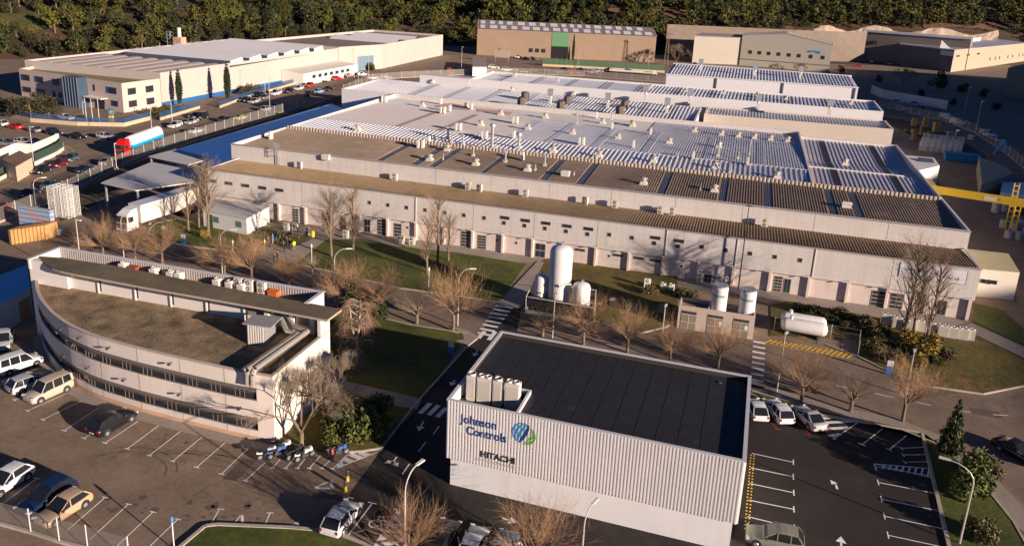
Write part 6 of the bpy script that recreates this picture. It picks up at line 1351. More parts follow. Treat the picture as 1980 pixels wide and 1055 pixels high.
along([(3,243,'hatch','white'),(29,249,'hatch','red'),(67,255,'hatch','grey'),(105,261,'suv','navy'),(150,268,'saloon','black'),(206,268,'estate','silver')], [165,170,165,-15,-10,2], G2, 'below the sand-coloured garden wall')
along([(5,407,'hatch','darkred'),(60,378,'saloon','navy'),(82,334,'saloon','black'),(100,362,'saloon','bluegrey'),(115,322,'hatch','darkred'),(138,311,'hatch','bluegrey'),(166,332,'saloon','navy'),(209,317,'saloon','silver')], [100,104,-76,104,-78,-74,102,104], G2, 'on the street beside the walled yard')
car((128,231), 'saloon', 'white', -5, 'white saloon parked under the bushes before the left office', G2)
car((48,279), 'estate', 'silver', 5, 'dusty silver car inside the walled yard', G2); car((14,282), 'suv', 'grey', 5, 'dark covered car inside the walled yard at the left edge', G2)
along([(339,246,'estate','white'),(371,239,'saloon','silver'),(378,228,'hatch','black'),(390,230,'van','black'),(380,257,'saloon','white'),(434,234,'saloon','black'),(466,231,'saloon','yellow')], [-82,-82,-86,-84,92,92,92], G2, 'between the tanker and the cypress')
along([(475,197,'hatch','black'),(492,199,'saloon','silver'),(500,187,'hatch','black'),(512,192,'hatch','grey'),(515,214,'hatch','silver'),(534,184,'van','white'),(535,209,'saloon','white'),(558,179,'saloon','black'),(578,174,'hatch','white'),(598,168,'hatch','red'),(599,186,'saloon','black'),(617,180,'hatch','lightblue'),(636,175,'saloon','black')], [-86]*4+[92]+[-86,92]+[-86]*3+[92]*3, G3, 'in the street beside the blue shed', 1.05)
along([(505,163,'hatch','blue'),(525,158,'saloon','grey'),(540,154,'saloon','silver'),(652,155,'hatch','red'),(677,150,'hatch','darkred'),(702,147,'hatch','white'),(721,154,'van','white'),(746,152,'saloon','silver')], [40,60,60,60,50,45,55,40], G3, 'near the lean-to and its street corner', 1.08)
along([(923,140,'saloon','silver'),(930,134,'hatch','red'),(955,133,'suv','white'),(981,138,'suv','white'),(1010,141,'hatch','greenish'),(1052,142,'saloon','black'),(1084,142,'saloon','grey'),(1093,137,'saloon','black'),(1109,144,'van','red'),(1125,138,'saloon','navy'),(1144,142,'saloon','silver'),(1156,140,'saloon','silver'),(1179,138,'saloon','black'),(1217,140,'estate','lightblue')], 8, G3, 'in the street before the beige hall', 1.12)
along([(1004,113,'hatch','white'),(1018,116,'saloon','black'),(1031,116,'saloon','grey')], 20, G3, 'in the forecourt of the beige hall', 1.1)
along([(1659,129,'saloon','red'),(1667,122,'saloon','black'),(1685,121,'van','white'),(1720,125,'van','silver'),(1736,201,'hatch','lightblue'),(1746,214,'saloon','silver'),(1769,205,'hatch','lightblue'),(1795,213,'saloon','black'),(1831,231,'van','white'),(1851,241,'van','white'),(1870,243,'saloon','black'),(1909,264,'van','white'),(1928,274,'hatch','lightblue')], [0,0,-90,-90,-20,-20,-20,-25,-35,-35,-35,-45,-45], 'cars in the shaded eastern street', 'in the shaded street at the upper right', 1.1)
# ---- lorries
def wheelset(mbt, x, y, r=.5, w_=.3):
    mbt.cyl((x,y-w_/2,r),(x,y+w_/2,r),r,r,16)
def lorry(px, deg, label, ccol, kind):
    p = P(*px); t = thing('lorry', label, 'lorry', (p.x,p.y,0), R(deg)); M4 = WM[t.name]
    def B(mb, *a): mb.box(*a, M=M4)
    cm = paint('lorry_paint_'+kind, ccol)
    mb = MB(); mb.hexa([(0,-1.22,.9),(2.15,-1.22,.6),(2.15,1.22,.6),(0,1.22,.9),(0,-1.22,3.0),(1.95,-1.15,2.9),(1.95,1.15,2.9),(0,1.22,3.0)], M4)
    mb.hexa([(0,-1.15,3.0),(1.9,-1.05,2.95),(1.9,1.05,2.95),(0,1.15,3.0),(-.05,-1.1,3.75),(.9,-.9,3.6),(.9,.9,3.6),(-.05,1.1,3.75)], M4); mb.hexa([(0,-1.22,.45),(2.2,-1.24,.35),(2.2,1.24,.35),(0,1.22,.45),(0,-1.22,.95),(2.2,-1.22,.75),(2.2,1.22,.75),(0,1.22,.95)], M4)
    mb.build('cab', cm, t)
    mb = MB(); mb.hexa([(2.1,-1.08,1.75),(2.16,-1.08,1.72),(2.16,1.08,1.72),(2.1,1.08,1.75),(2.0,-1.04,2.7),(2.06,-1.04,2.7),(2.06,1.04,2.7),(2.0,1.04,2.7)], M4); mb.build('windscreen', m_cglass, t)
    mb = MB(); mb.hexa([(2.15,-.95,.75),(2.22,-.95,.7),(2.22,.95,.7),(2.15,.95,.75),(2.12,-.95,1.55),(2.18,-.95,1.55),(2.18,.95,1.55),(2.12,.95,1.55)], M4); mb.build('grille', m_dark, t)
    for s in (-1, 1):
        mb = MB(); mb.hexa([(.9,s*1.2-.03,1.8),(1.75,s*1.2-.03,1.7),(1.75,s*1.2+.03,1.7),(.9,s*1.2+.03,1.8),(.9,s*1.19-.03,2.6),(1.65,s*1.18-.03,2.6),(1.65,s*1.18+.03,2.6),(.9,s*1.19+.03,2.6)], M4); mb.build('side_window', m_cglass, t)
        mb = MB(); B(mb, 2.15,2.24, s*1.0-.18, s*1.0+.18, .62, .82); mb.build('headlight', m_head, t)
        mb = MB(); B(mb, 1.7,1.9, s*1.4-.1, s*1.4+.1, 1.9, 2.7); mb.build('mirror', m_dark, t)
    Lt = -13.2 if kind == 'white' else -14.6
    mb = MB(); B(mb, Lt+.3, 0, -.45, .45, .8, 1.05); B(mb, -3.4, 0, -.9, .9, .75, .95); mb.build('chassis', m_dark, t)
    for x in (1.15, -2.3, Lt+1.2, Lt+2.5, Lt+3.8):
        for s in (-1, 1):
            mb = MB(); mb.cyl(tuple(M4 @ Vector((x,s*1.05-.16,.5))), tuple(M4 @ Vector((x,s*1.05+.16,.5))), .5, .5, 16); wl_ = mb.build('wheel', m_tyre, t)
            mb = MB(); mb.cyl(tuple(M4 @ Vector((x,s*1.22-.01,.5))), tuple(M4 @ Vector((x,s*1.22+.02,.5))), .27, .25, 12); rm = mb.build('rim', m_rim, t); rm.parent = wl_
    if kind == 'white':
        mb = MB(); B(mb, Lt, -.55, -1.27, 1.27, 1.1, 3.98); mb.build('curtain_side', mat('curtain_cream', (.66,.60,.54), .55, var=.12, scale=.7), t)
        mb = MB(); B(mb, Lt-.03, -.5, -1.29, 1.29, 3.98, 4.06); mb.build('trailer_roof', mat('trailer_roof', (.60,.60,.66), .45), t)
        mb = MB(); B(mb, Lt+3.6, -6, -1.285, -1.27, 1.6, 2.2); B(mb, Lt+4.5, -5, -1.285, -1.27, 2.6, 2.9); mb.build('green_stripe', mat('stripe_green', (.02,.35,.2), .4), t)
        mb = MB(); B(mb, -5, -1, -1.24, -1.2, .45, .95); mb.build('side_guard', m_acw, t)
    else:
        mb = MB(); prof = []; N = 14
        for x in (Lt, Lt+.5, -1.9, -1.1):
            f = .9 if x in (Lt, -1.1) else 1
            for k in range(N):
                th = math.pi*k/(N-1); prof.append(tuple(M4 @ Vector((x, math.cos(th)*1.27*f, 2.1+math.sin(th)*1.85*f))))
        mb.v = prof
        for i in range(3):
            for k in range(N-1): mb.f.append((i*N+k, (i+1)*N+k, (i+1)*N+k+1, i*N+k+1)); mb.mi.append(0)
        mb.f.append(tuple(range(N))); mb.mi.append(0); mb.f.append(tuple(3*N+N-1-k for k in range(N))); mb.mi.append(0)
        mb.build('tank_body', mat('tanker_white', (.72,.70,.68), .4), t)
        mb = MB(); B(mb, Lt, -1.2, -1.25, 1.25, 1.35, 2.12); mb.build('blue_skirt', mat('skirt_blue', (.02,.38,.70), .4), t)
        mb = MB(); B(mb, -.7, .0, -.8, .8, 1.1, 1.7); mb.build('fifth_wheel_deck', m_steel, t)
    return t
v1 = P(330,266)-P(232,305); lorry((243,300), math.degrees(math.atan2(-v1.y,-v1.x)), 'red lorry with a white and blue tanker trailer parked on the left street', (.62,.015,.01), 'red')
v1 = P(372,405)-P(245,447); lorry((258,443), math.degrees(math.atan2(-v1.y,-v1.x)), 'white lorry with a curtain-sided trailer in the yard by the site cabin', (.74,.72,.70), 'white')
def flatbed(px, deg, label, L_=4.5, col=(.72,.7,.68)):
    p = P(*px); t = thing('truck', label, 'truck', (p.x,p.y,0), R(deg)); M4 = WM[t.name]
    mb = MB(); mb.hexa([(0,-1,.6),(1.9,-1,.5),(1.9,1,.5),(0,1,.6),(0,-1,2.4),(1.5,-.95,2.4),(1.5,.95,2.4),(0,1,2.4)], M4); mb.build('cab', paint('truck_white', col), t)
    mb = MB(); mb.hexa([(1.72,-.85,1.4),(1.8,-.85,1.38),(1.8,.85,1.38),(1.72,.85,1.4),(1.52,-.85,2.25),(1.58,-.85,2.25),(1.58,.85,2.25),(1.52,.85,2.25)], M4); mb.build('windscreen', m_cglass, t)
    mb = MB(); mb.box(-L_,-.1,-1.05,1.05,.85,1.0,M4); mb.box(-L_,-.1,-1.07,-1.03,1.0,1.4,M4); mb.box(-L_,-.1,1.03,1.07,1.0,1.4,M4); mb.box(-L_-.03,-L_+.03,-1.05,1.05,1.0,1.4,M4); mb.build('load_bed', m_acw, t)
    for x in (1.1,-L_+1.0):
        for s in (-1,1): mb = MB(); mb.cyl(tuple(M4 @ Vector((x,s*.95-.12,.42))), tuple(M4 @ Vector((x,s*.95+.12,.42))), .42,.42,14); mb.build('wheel', m_tyre, t)
flatbed((612,160), 238, 'white flatbed truck before the lean-to on the upper street', 4.5)
flatbed((1262,146), 5, 'white cabbed flatbed lorry with a long low trailer at the end of the street', 20)
# forklift
for px, lab, c in [((648,137),'orange forklift truck beside the lean-to','orange'),((661,131),'yellow forklift truck beside the blue roller door','yellow')]:
    p = P(*px); t = thing('forklift', lab, 'forklift', (p.x,p.y,0)); m_f = mat('forklift_'+c, (.65,.18,.02) if c == 'orange' else (.65,.42,.03), .5)
    mb = MB(); mb.box(p.x-1,p.x+1,p.y-.6,p.y+.6,.35,1.2); mb.box(p.x-1.1,p.x-.6,p.y-.6,p.y+.6,.4,1.5); mb.build('body', m_f, t)
    mb = MB()
    for sx in (-.6,.7):
        for sy in (-.5,.5): mb.box(p.x+sx-.05,p.x+sx+.05,p.y+sy-.05,p.y+sy+.05,1.2,2.3)
    mb.box(p.x-.7,p.x+.8,p.y-.55,p.y+.55,2.3,2.36); mb.build('guard', m_dark, t)
    mb = MB(); mb.box(p.x+1,p.x+1.12,p.y-.4,p.y-.3,.1,3.4); mb.box(p.x+1,p.x+1.12,p.y+.3,p.y+.4,.1,3.4); mb.box(p.x+1.1,p.x+2.1,p.y-.3,p.y-.2,.15,.2); mb.box(p.x+1.1,p.x+2.1,p.y+.2,p.y+.3,.15,.2); mb.build('mast', m_lampw, t)
    for sx in (-.65,.65):
        for sy in (-.6,.6): mb = MB(); mb.cyl((p.x+sx,p.y+sy-.1,.32),(p.x+sx,p.y+sy+.1,.32),.32,.32,12); mb.build('wheel', m_tyre, t)
# ---- motorcycles
def make_bike(accent):
    t = thing('motorcycle', 'x', 'motorcycle')
    for x in (-.68,.70):
        mb = MB(); N = 16
        for k in range(N):
            a0, a1 = 2*math.pi*k/N, 2*math.pi*(k+1)/N; mb.cyl((x+.26*math.cos(a0),0,.31+.26*math.sin(a0)),(x+.26*math.cos(a1),0,.31+.26*math.sin(a1)),.065,.065,6,False)
        w0 = mb.build('wheel', m_tyre, t); mb = MB(); mb.cyl((x,-.03,.31),(x,.03,.31),.18,.18,10); r_ = mb.build('rim', m_rim, t); r_.parent = w0
    mb = MB(); mb.hexa([(-.35,-.16,.35),(.3,-.16,.35),(.3,.16,.35),(-.35,.16,.35),(-.3,-.14,.7),(.25,-.14,.75),(.25,.14,.75),(-.3,.14,.7)]); mb.tube([(.70,0,.31),(.5,0,.75),(.38,0,1.0)], .05, 6); mb.build('engine_frame', m_dark, t)
    mb = MB(); mb.hexa([(-.1,-.17,.72),(.45,-.12,.75),(.45,.12,.75),(-.1,.17,.72),(-.05,-.12,.95),(.35,-.1,.98),(.35,.1,.98),(-.05,.12,.95)]); mb.hexa([(-1.0,-.10,.75),(-.5,-.14,.65),(-.5,.14,.65),(-1.0,.10,.75),(-.95,-.08,.88),(-.5,-.12,.82),(-.5,.12,.82),(-.95,.08,.88)]); mb.hexa([(.45,-.17,.7),(.72,-.1,.72),(.72,.1,.72),(.45,.17,.7),(.4,-.16,1.0),(.62,-.1,1.12),(.62,.1,1.12),(.4,.16,1.0)]); mb.build('fairing', mat('bike_'+accent, dict(white=(.7,.7,.7),black=(.02,.02,.025),red=(.45,.02,.02),blue=(.05,.12,.4))[accent], .3), t)
    mb = MB(); mb.hexa([(-.8,-.13,.82),(-.05,-.13,.80),(-.05,.13,.80),(-.8,.13,.82),(-.8,-.11,.92),(-.05,-.1,.86),(-.05,.1,.86),(-.8,.11,.92)]); mb.build('seat', m_tyre, t)
    mb = MB(); mb.tube([(.28,-.36,1.02),(.38,0,1.0),(.28,.36,1.02)], .02, 5); mb.build('handlebar', m_steel, t)
    mb = MB(); mb.box(-.98,-.9,-.06,.06,.72,.82); mb.build('tail_light', m_tail, t)
    return remember(t)
BK = {c: make_bike(c) for c in ('white','black','red','blue')}
for i, (x, y, dg, c, lab) in enumerate([(519,886,48,'white','motorcycle with a white tail, leftmost of the parked row'),(538,884,55,'blue','blue and dark motorcycle, second from the left of the row'),(548,876,60,'white','white-fronted scooter deeper in the row by the wall corner'),(573,885,62,'black','black motorcycle in the middle of the row'),(590,888,60,'white','motorcycle with pale fork tubes right of the middle'),(637,884,-35,'red','dark motorcycle lying across its bay, nose to the right'),(655,882,50,'blue','rightmost motorcycle of the row beside the hatched triangle')]):
    p = P(x, y); place(BK[c], (p.x,p.y,.02), R(dg), 1.05, label=lab, group='motorcycles by the curved office')
# ================================================================ YARD STACKS
def make_crate(nm, w_, d_, h_c, mt, slats=5):
    t = thing(nm, 'x', 'crate'); mb = MB(); g = h_c*.82/slats
    for k in range(slats):
        z = .12+k*(h_c-.14)/slats
        mb.box(-w_/2,w_/2,-d_/2,-d_/2+.03,z,z+g*.8); mb.box(-w_/2,w_/2,d_/2-.03,d_/2,z,z+g*.8); mb.box(-w_/2,-w_/2+.03,-d_/2+.03,d_/2-.03,z,z+g*.8); mb.box(w_/2-.03,w_/2,-d_/2+.03,d_/2-.03,z,z+g*.8)
    mb.build('slats', mt, t)
    mb = MB()
    for sx in (-1,1):
        for sy in (-1,1): mb.box(sx*w_/2-.045-sx*.07,sx*w_/2+.045-sx*.07,sy*d_/2-.045-sy*.07,sy*d_/2+.045-sy*.07,0,h_c)
    mb.box(-w_/2+.04,w_/2-.04,-d_/2+.04,d_/2-.04,.08,.12); mb.box(-w_/2+.02,w_/2-.02,-d_/2+.02,d_/2-.02,h_c-.02,h_c+.02); mb.build('frame', mt, t); return remember(t)
m_wood = mat('pallet_wood', (.55,.32,.12), .8, var=.25, scale=2.5)
wc = make_crate('wooden_crate', .72, 1.15, 2.3, m_wood, 8)
a, b = P(17,474), P(90,463)
for i in range(10):
    for j in range(2):
        p = a.lerp(b, (i+.5)/10)+Vector((0,.62+1.2*j,0)); place(wc, (p.x,p.y,0), 0, ((b-a).length/10/.76,1,1), label='tall yellow wooden crate in the yard block, %s from the left, %s row' % (ORD[i], ('front','back')[j]), group='block of tall wooden crates')
m_pb = mat('plastic_grey', (.42,.42,.46), .5); m_pbb = mat('band_blue', (.05,.25,.55), .5); m_pbr = mat('band_red', (.55,.10,.08), .5)
def make_box(col):
    t = thing('plastic_box', 'x', 'crate'); mb = MB(); mb.box(-.5,.5,-.4,.4,.1,.72); 
    for sx in (-.42,0,.42): mb.box(sx-.07,sx+.07,-.38,.38,0,.1)
    mb.build('box', m_pb, t); mb = MB(); mb.box(-.502,.502,-.402,.402,.3,.52); mb.build('band', m_pbb if col == 'blue' else m_pbr, t); return remember(t)
bb_ = {'blue': make_box('blue'), 'red': make_box('red')}; rr = random.Random(11)
br = P(100,452)
for i in range(6):
    for k in range(5):
        c = 'red' if (k == 2 and i < 3) or (k == 4 and i in (3,)) or rr.random() < .12 else 'blue'
        place(bb_[c], (br.x-.55-1.06*i, br.y+.5, .745*k), 0, label='grey box with a %s band, %s column from the right, %s level up' % (c, ORD[i], ORD[k]), group='wall of grey plastic boxes')
for i, (x, y) in enumerate([(104,452),(112,450)]):
    p = P(x, y); place(bb_['blue'], (p.x+.4,p.y-.3,0), 0, label='separate grey plastic box on the ground right of the box wall, %s' % ('nearer it','farther from it')[i], group='loose plastic boxes')
cg = thing('wire_cage', 'x', 'cage'); mb = MB(); s_ = .62
for sx in (-s_,s_):
    for sy in (-s_,s_): mb.box(sx-.035,sx+.035,sy-.035,sy+.035,0,1.28)
mb.build('posts', m_lampw, cg); mb = MB()
for z in (.12,.5,.88,1.22):
    for sg in (-s_,s_): mb.box(-s_,s_,sg-.02,sg+.02,z,z+.05); mb.box(sg-.02,sg+.02,-s_,s_,z,z+.05)
for q in (-.3,0,.3):
    for sg in (-s_,s_): mb.box(q-.02,q+.02,sg-.015,sg+.015,.12,1.22); mb.box(sg-.015,sg+.015,q-.02,q+.02,.12,1.22)
mb.build('wire_sides', m_lampw, cg); remember(cg)
cr_ = P(132,424)
for i in range(3):
    for j in range(2):
        for k in range(4):
            place(cg, (cr_.x-.6-1.32*i+.0, cr_.y+.7+1.32*j, 1.3*k), 0, label='white wire cage of the tall stack, %s from right, %s row, %s level' % (ORD[i], ('front','back')[j], ORD[k]), group='stack of white wire cages')
# right-hand yard
pl = make_crate('pallet_stack', 1.2, 1.0, 2.2, m_wood, 10)
for i, (x, y, sc) in enumerate([(1766,243,1.2),(1788,246,1.35),(1809,256,1.5),(1766,267,.9),(1781,252,.6),(1795,262,.6)]):
    p = P(x, y); place(pl, (p.x,p.y,0), .1*i, sc, label='stack of yellow wooden pallets in the right yard, %s from the left' % ORD[[0,3,5,1,2,4][i]], group='pallet stacks in the right yard')
rr = random.Random(4)
for i in range(12):
    x, y = 1752+i*8.5+rr.uniform(-4,4), 262+i*1.5+rr.uniform(-10,12); p = P(x, y); place(pl, (p.x,p.y,0), rr.uniform(0,3), (rr.uniform(.7,1.3), rr.uniform(.7,1.2), rr.uniform(.18,.6)), label='low pile of loose yellow pallets in the right yard, %s from the left' % ORD[i], group='low pallet piles in the right yard')
for i in range(10):
    x, y = 1832+rr.uniform(-6,52), 262+i*5+rr.uniform(-3,3); p = P(x, y); place(bb_['blue'], (p.x,p.y,0), rr.uniform(0,3), rr.uniform(1,1.8), label='grey and blue box among the cages of the right yard, %s by distance' % ORD[i], group='boxes among the cages')
rr = random.Random(8); n_ = 0
for i in range(7):
    for j in range(3):
        for k in range(2):
            p = P(1782+i*11.5+j*3, 291-j*8+i*1.2); place(cg, (p.x,p.y,1.3*k), rr.uniform(-.1,.1), label='grey wire cage in the yard rows, %s from the left, %s row, %s' % (ORD[i], ORD[j], ('bottom','top')[k]), group='rows of wire cages in the right yard')
m_skip = mat('skip_blue', (.02,.20,.38), .6, var=.15, scale=1)
sk = thing('skip', 'long blue skip container in the right yard before the cages', 'skip', P(1858,312)); p = P(1858,312)
mb = MB(); mb.hexa([(p.x-4,p.y-1.2,.2),(p.x+4,p.y-1.2,.2),(p.x+4,p.y+1.2,.2),(p.x-4,p.y+1.2,.2),(p.x-4.4,p.y-1.3,2.2),(p.x+4.4,p.y-1.3,2.2),(p.x+4.4,p.y+1.3,2.2),(p.x-4.4,p.y+1.3,2.2)]); mb.build('body', m_skip, sk)
mb = MB()
for k in range(9): mb.box(p.x-4+k, p.x-3.9+k, p.y-1.4, p.y-1.28, .2, 2.2)
mb.build('ribs', m_skip, sk)
ya, qq = hut('yard_cabin', 'white flat-roofed block with a rooflight beside the yellow crane', 'cabin', [(1762,333),(1817,320),(1806,305),(1750,300)], 4.5, wall=m_ww, roof=m_pale)
c_ = P(1790,312,4.5); mb = MB(); mb.hexa([(c_.x-1.6,c_.y-1.2,4.52),(c_.x+1.6,c_.y-1.2,4.52),(c_.x+1.6,c_.y+1.2,4.52),(c_.x-1.6,c_.y+1.2,4.52),(c_.x-1.6,c_.y-1.2,4.6),(c_.x+1.6,c_.y-1.2,4.6),(c_.x+1.6,c_.y+1.2,5.1),(c_.x-1.6,c_.y+1.2,5.1)]); mb.build('rooflight', m_skyl, ya)
yb, qq = hut('yard_shed', 'shed with a sloping sandy roof in the right yard', 'shed', [(1898,355),(1960,335),(1945,322),(1893,303)], 3.6, wall=mat('shed_wall', (.30,.26,.2), .8), roof=mat('sandy_roof', (.45,.34,.22), .8, var=.1, scale=1))
yc, qq = hut('yard_container', 'pale open container near the right edge under the crane', 'container', [(1935,372),(1992,378),(1990,352),(1938,352)], 2.6, wall=m_ww, roof=m_white_s)
# gantry crane
m_cr = mat('crane_yellow', (.72,.45,.02), .5, var=.05, scale=1)
gc = thing('gantry_crane', 'yellow gantry crane with a long beam beside the factory end', 'crane', (50, 182, 0))
a = P(1803,362,7.2); b = P(2010,394,7.2); d = (b-a).normalized(); n = Vector((-d.y,d.x,0))*.45
mb = MB(); mb.hexa([(*(a-n).xy,6.2),(*(b-n).xy,6.2),(*(b+n).xy,6.2),(*(a+n).xy,6.2),(*(a-n).xy,7.5),(*(b-n).xy,7.5),(*(b+n).xy,7.5),(*(a+n).xy,7.5)]); mb.build('main_beam', m_cr, gc)
mb = MB(); mb.box(a.x-.8,a.x+.0,a.y-2.2,a.y+16,5.6,6.15); mb.build('runway_beam', mat('crane_olive', (.25,.20,.03), .6), gc)
for y in (-2, 5, 12): mb = MB(); mb.box(a.x-.6,a.x-.2,a.y+y-.2,a.y+y+.2,0,5.6); mb.build('column', m_cr, gc)
mb = MB(); mb.box(a.x-.3,a.x+2.6,a.y+2,a.y+14,5.5,5.8); mb.build('service_deck', mat('deck_ochre', (.36,.28,.06), .8, var=.1, scale=1), gc)
c = P(1968,378,7.2)
for s in (-1.6, 1.6):
    mb = MB(); xx, yy_ = c.x, c.y+s
    mb.box(xx-.5,xx-.35,yy_-.1,yy_+.1,0,9.2 if s > 0 else 6.2); mb.box(xx+.35,xx+.5,yy_-.1,yy_+.1,0,9.2 if s > 0 else 6.2)
    for k in range(9 if s > 0 else 6): mb.box(xx-.35,xx+.35,yy_-.09,yy_+.09,.6+k,.75+k)
    mb.build('ladder_leg', m_cr, gc)
s0 = P(1908,390,6.8); e0 = a.lerp(b,.5); 
sg = a.lerp(b,.50)-n*1.03; sg2 = a.lerp(b,.62)-n*1.03; mb = MB(); mb.face([(*sg.xy,6.5),(*sg2.xy,6.5),(*sg2.xy,7.2),(*sg.xy,7.2)]); mb.build('name_plate', m_white_s, gc)
text('LARGOPI', .62, wallM(Vector((sg.x+.1,sg.y-.02,6.62)), d), m_red2, gc, extr=.003)
# mixed drums and tanks at the right edge
for i, (x, y, r, h) in enumerate([(1925,410,.9,2.4),(1945,408,.9,2.2),(1940,440,.8,1.7),(1958,445,.8,1.7),(1972,440,.8,1.7),(1950,460,.8,1.6),(1968,462,.8,1.6),(1985,455,.8,1.6)]):
    p = P(x, y); t = thing('steel_drum', 'grey steel vessel at the right edge of the yard, %s from the left' % ORD[i], 'drum', (p.x,p.y,0), group='vessels at the right edge'); mb = MB(); mb.lathe((p.x,p.y,0), [(r,0),(r,h*.8),(r*.7,h*.95),(.1,h)], 14); mb.build('shell', mat('dull_steel', (.35,.34,.34), .45, metal=.4, var=.15, scale=2), t); mb = MB(); mb.cyl((p.x,p.y,h),(p.x,p.y,h+.25),.12,.12,8); mb.build('nozzle', m_dark, t)
# loader arm (blue) by the street
p = P(1925,305); t = thing('blue_loader_arm', 'blue knuckle-boom loader with a red grab by the street', 'loader', (p.x,p.y,0)); mb = MB(); mb.tube([(p.x-1,p.y,0),(p.x+.5,p.y,3.4),(p.x+1.6,p.y,5.0)], .28, 6); mb.tube([(p.x+1.6,p.y,5.0),(p.x+2.6,p.y+.3,.8)], .22, 6); mb.build('boom', mat('loader_blue', (.03,.30,.60), .5), t); mb = MB(); mb.lathe((p.x-1.2,p.y,0), [(.6,0),(.6,.5),(.2,.9)], 8); mb.build('grab', m_red2, t)
# kiosk, sign board, chimney of left factory, white boxes at beige hall
k1, qq = hut('kiosk', 'small white kiosk with red doors beside the upper street', 'kiosk', [(914,129),(941,129),(940,112),(914,110)], 4.0, wall=m_ww, roof=m_conc, over=.4)
p1, p2 = P(918,128), P(924,128); mb = MB(); mb.box(p1.x,p2.x+.6,min(qq[0].y,qq[1].y)-.35,min(qq[0].y,qq[1].y)-.05,0,2.8); mb.build('door', mat('door_rust', (.35,.09,.04), .6), k1)
p = P(970,122); t = thing('sign_board', 'beige sign board on posts before the beige hall', 'sign', (p.x,p.y,0)); mb = MB(); mb.box(p.x-3.8,p.x+3.8,p.y-.1,p.y+.1,2.6,6.2); mb.build('board', mat('board_beige', (.50,.40,.32), .7), t); mb = MB(); mb.box(p.x-3.4,p.x-3.2,p.y-.05,p.y+.15,0,2.6); mb.box(p.x+3.2,p.x+3.4,p.y-.05,p.y+.15,0,2.6); mb.build('legs', m_steel, t)
p = P(348,90,9.5); t = thing('dust_extractor', 'rust-stained dust extractor tower above the left factory roof', 'dust extractor', (p.x,p.y,0)); mb = MB(); mb.box(p.x-1.8,p.x+1.8,p.y-1.5,p.y+1.5,9.2,13); mb.build('housing', mat('rusty_white', (.55,.33,.24), .8, var=.3, scale=.8), t); mb = MB(); mb.cyl((p.x,p.y,13),(p.x,p.y,16.5),.7,.7,12); mb.build('stack', m_ww, t); mb = MB()
for k in range(5): mb.box(p.x-5,p.x-3.4,p.y-.8,p.y+.8,9.4+k*1.3,9.5+k*1.3)
for sx in (-5,-3.4): mb.box(p.x+sx-.08,p.x+sx+.08,p.y-.8,p.y-.65,9.2,15); mb.box(p.x+sx-.08,p.x+sx+.08,p.y+.65,p.y+.8,9.2,15)
mb.build('stair_tower', m_steel, t)
for i in range(11):
    p = P(118+i*4.0+(i//4)*9, 131+i*.5+(i//4)*1.1, 7.6); mb = MB(); t = thing('rooftop_unit', 'small pale condenser along the rear edge of the left office roof, %s from the left' % ORD[i], 'air conditioner', (p.x,p.y+3,7.4), group='condensers on the left office roof'); mb.box(p.x-.5,p.x+.5,p.y+2.8,p.y+3.2,7.45,8.4); mb.build('casing', m_acw, t); mb = MB(); mb.cyl((p.x,p.y+2.76,7.95),(p.x,p.y+2.8,7.95),.33,.33,10); mb.build('fan_grille', MATS['fan_grille'], t)
p = P(216,243); t = thing('globe_sculpture', 'yellow sculpture carrying a blue-green globe before the left office', 'sculpture', (p.x,p.y,0)); mb = MB()
for k in range(7): a0 = k*.9; mb.cyl((p.x+.9*math.cos(a0),p.y+.9*math.sin(a0),0),(p.x+.5*math.cos(a0+1),p.y+.5*math.sin(a0+1),2.6),.16,.12,6)
mb.build('yellow_stem', m_yell, t); mb = MB(); mb.lathe((p.x,p.y,2.6), [(.2,0),(1.0,.5),(1.15,1.0),(1.0,1.4),(.4,1.8),(.05,1.9)], 14); mb.build('globe', mat('globe_teal', (.12,.22,.25), .5, var=.4, scale=2), t)
# pylon
p = P(1287,128); t = thing('lattice_mast', 'brown lattice mast at the right end of the beige hall', 'mast', (p.x,p.y,0)); mb = MB(); H_ = 17
for sx, sy in ((-1,-1),(1,-1),(1,1),(-1,1)): mb.cyl((p.x+sx*1.0,p.y+sy*1.0,0),(p.x+sx*.35,p.y+sy*.35,H_),.09,.07,4)
for k in range(12):
    z0, z1 = k*H_/12, (k+1)*H_/12; r0, r1 = 1-.65*k/12, 1-.65*(k+1)/12
    for (a0, b0_) in (((-1,-1),(1,-1)),((1,-1),(1,1)),((1,1),(-1,1)),((-1,1),(-1,-1))): mb.cyl((p.x+a0[0]*r0,p.y+a0[1]*r0,z0),(p.x+b0_[0]*r1,p.y+b0_[1]*r1,z1),.05,.05,4)
mb.build('lattice', mat('rust_brown', (.20,.13,.09), .8), t); mb = MB(); mb.box(p.x-2.5,p.x+2.5,p.y-.1,p.y+.1,H_-1,H_-.8); mb.build('crossarm', MATS['rust_brown'], t)
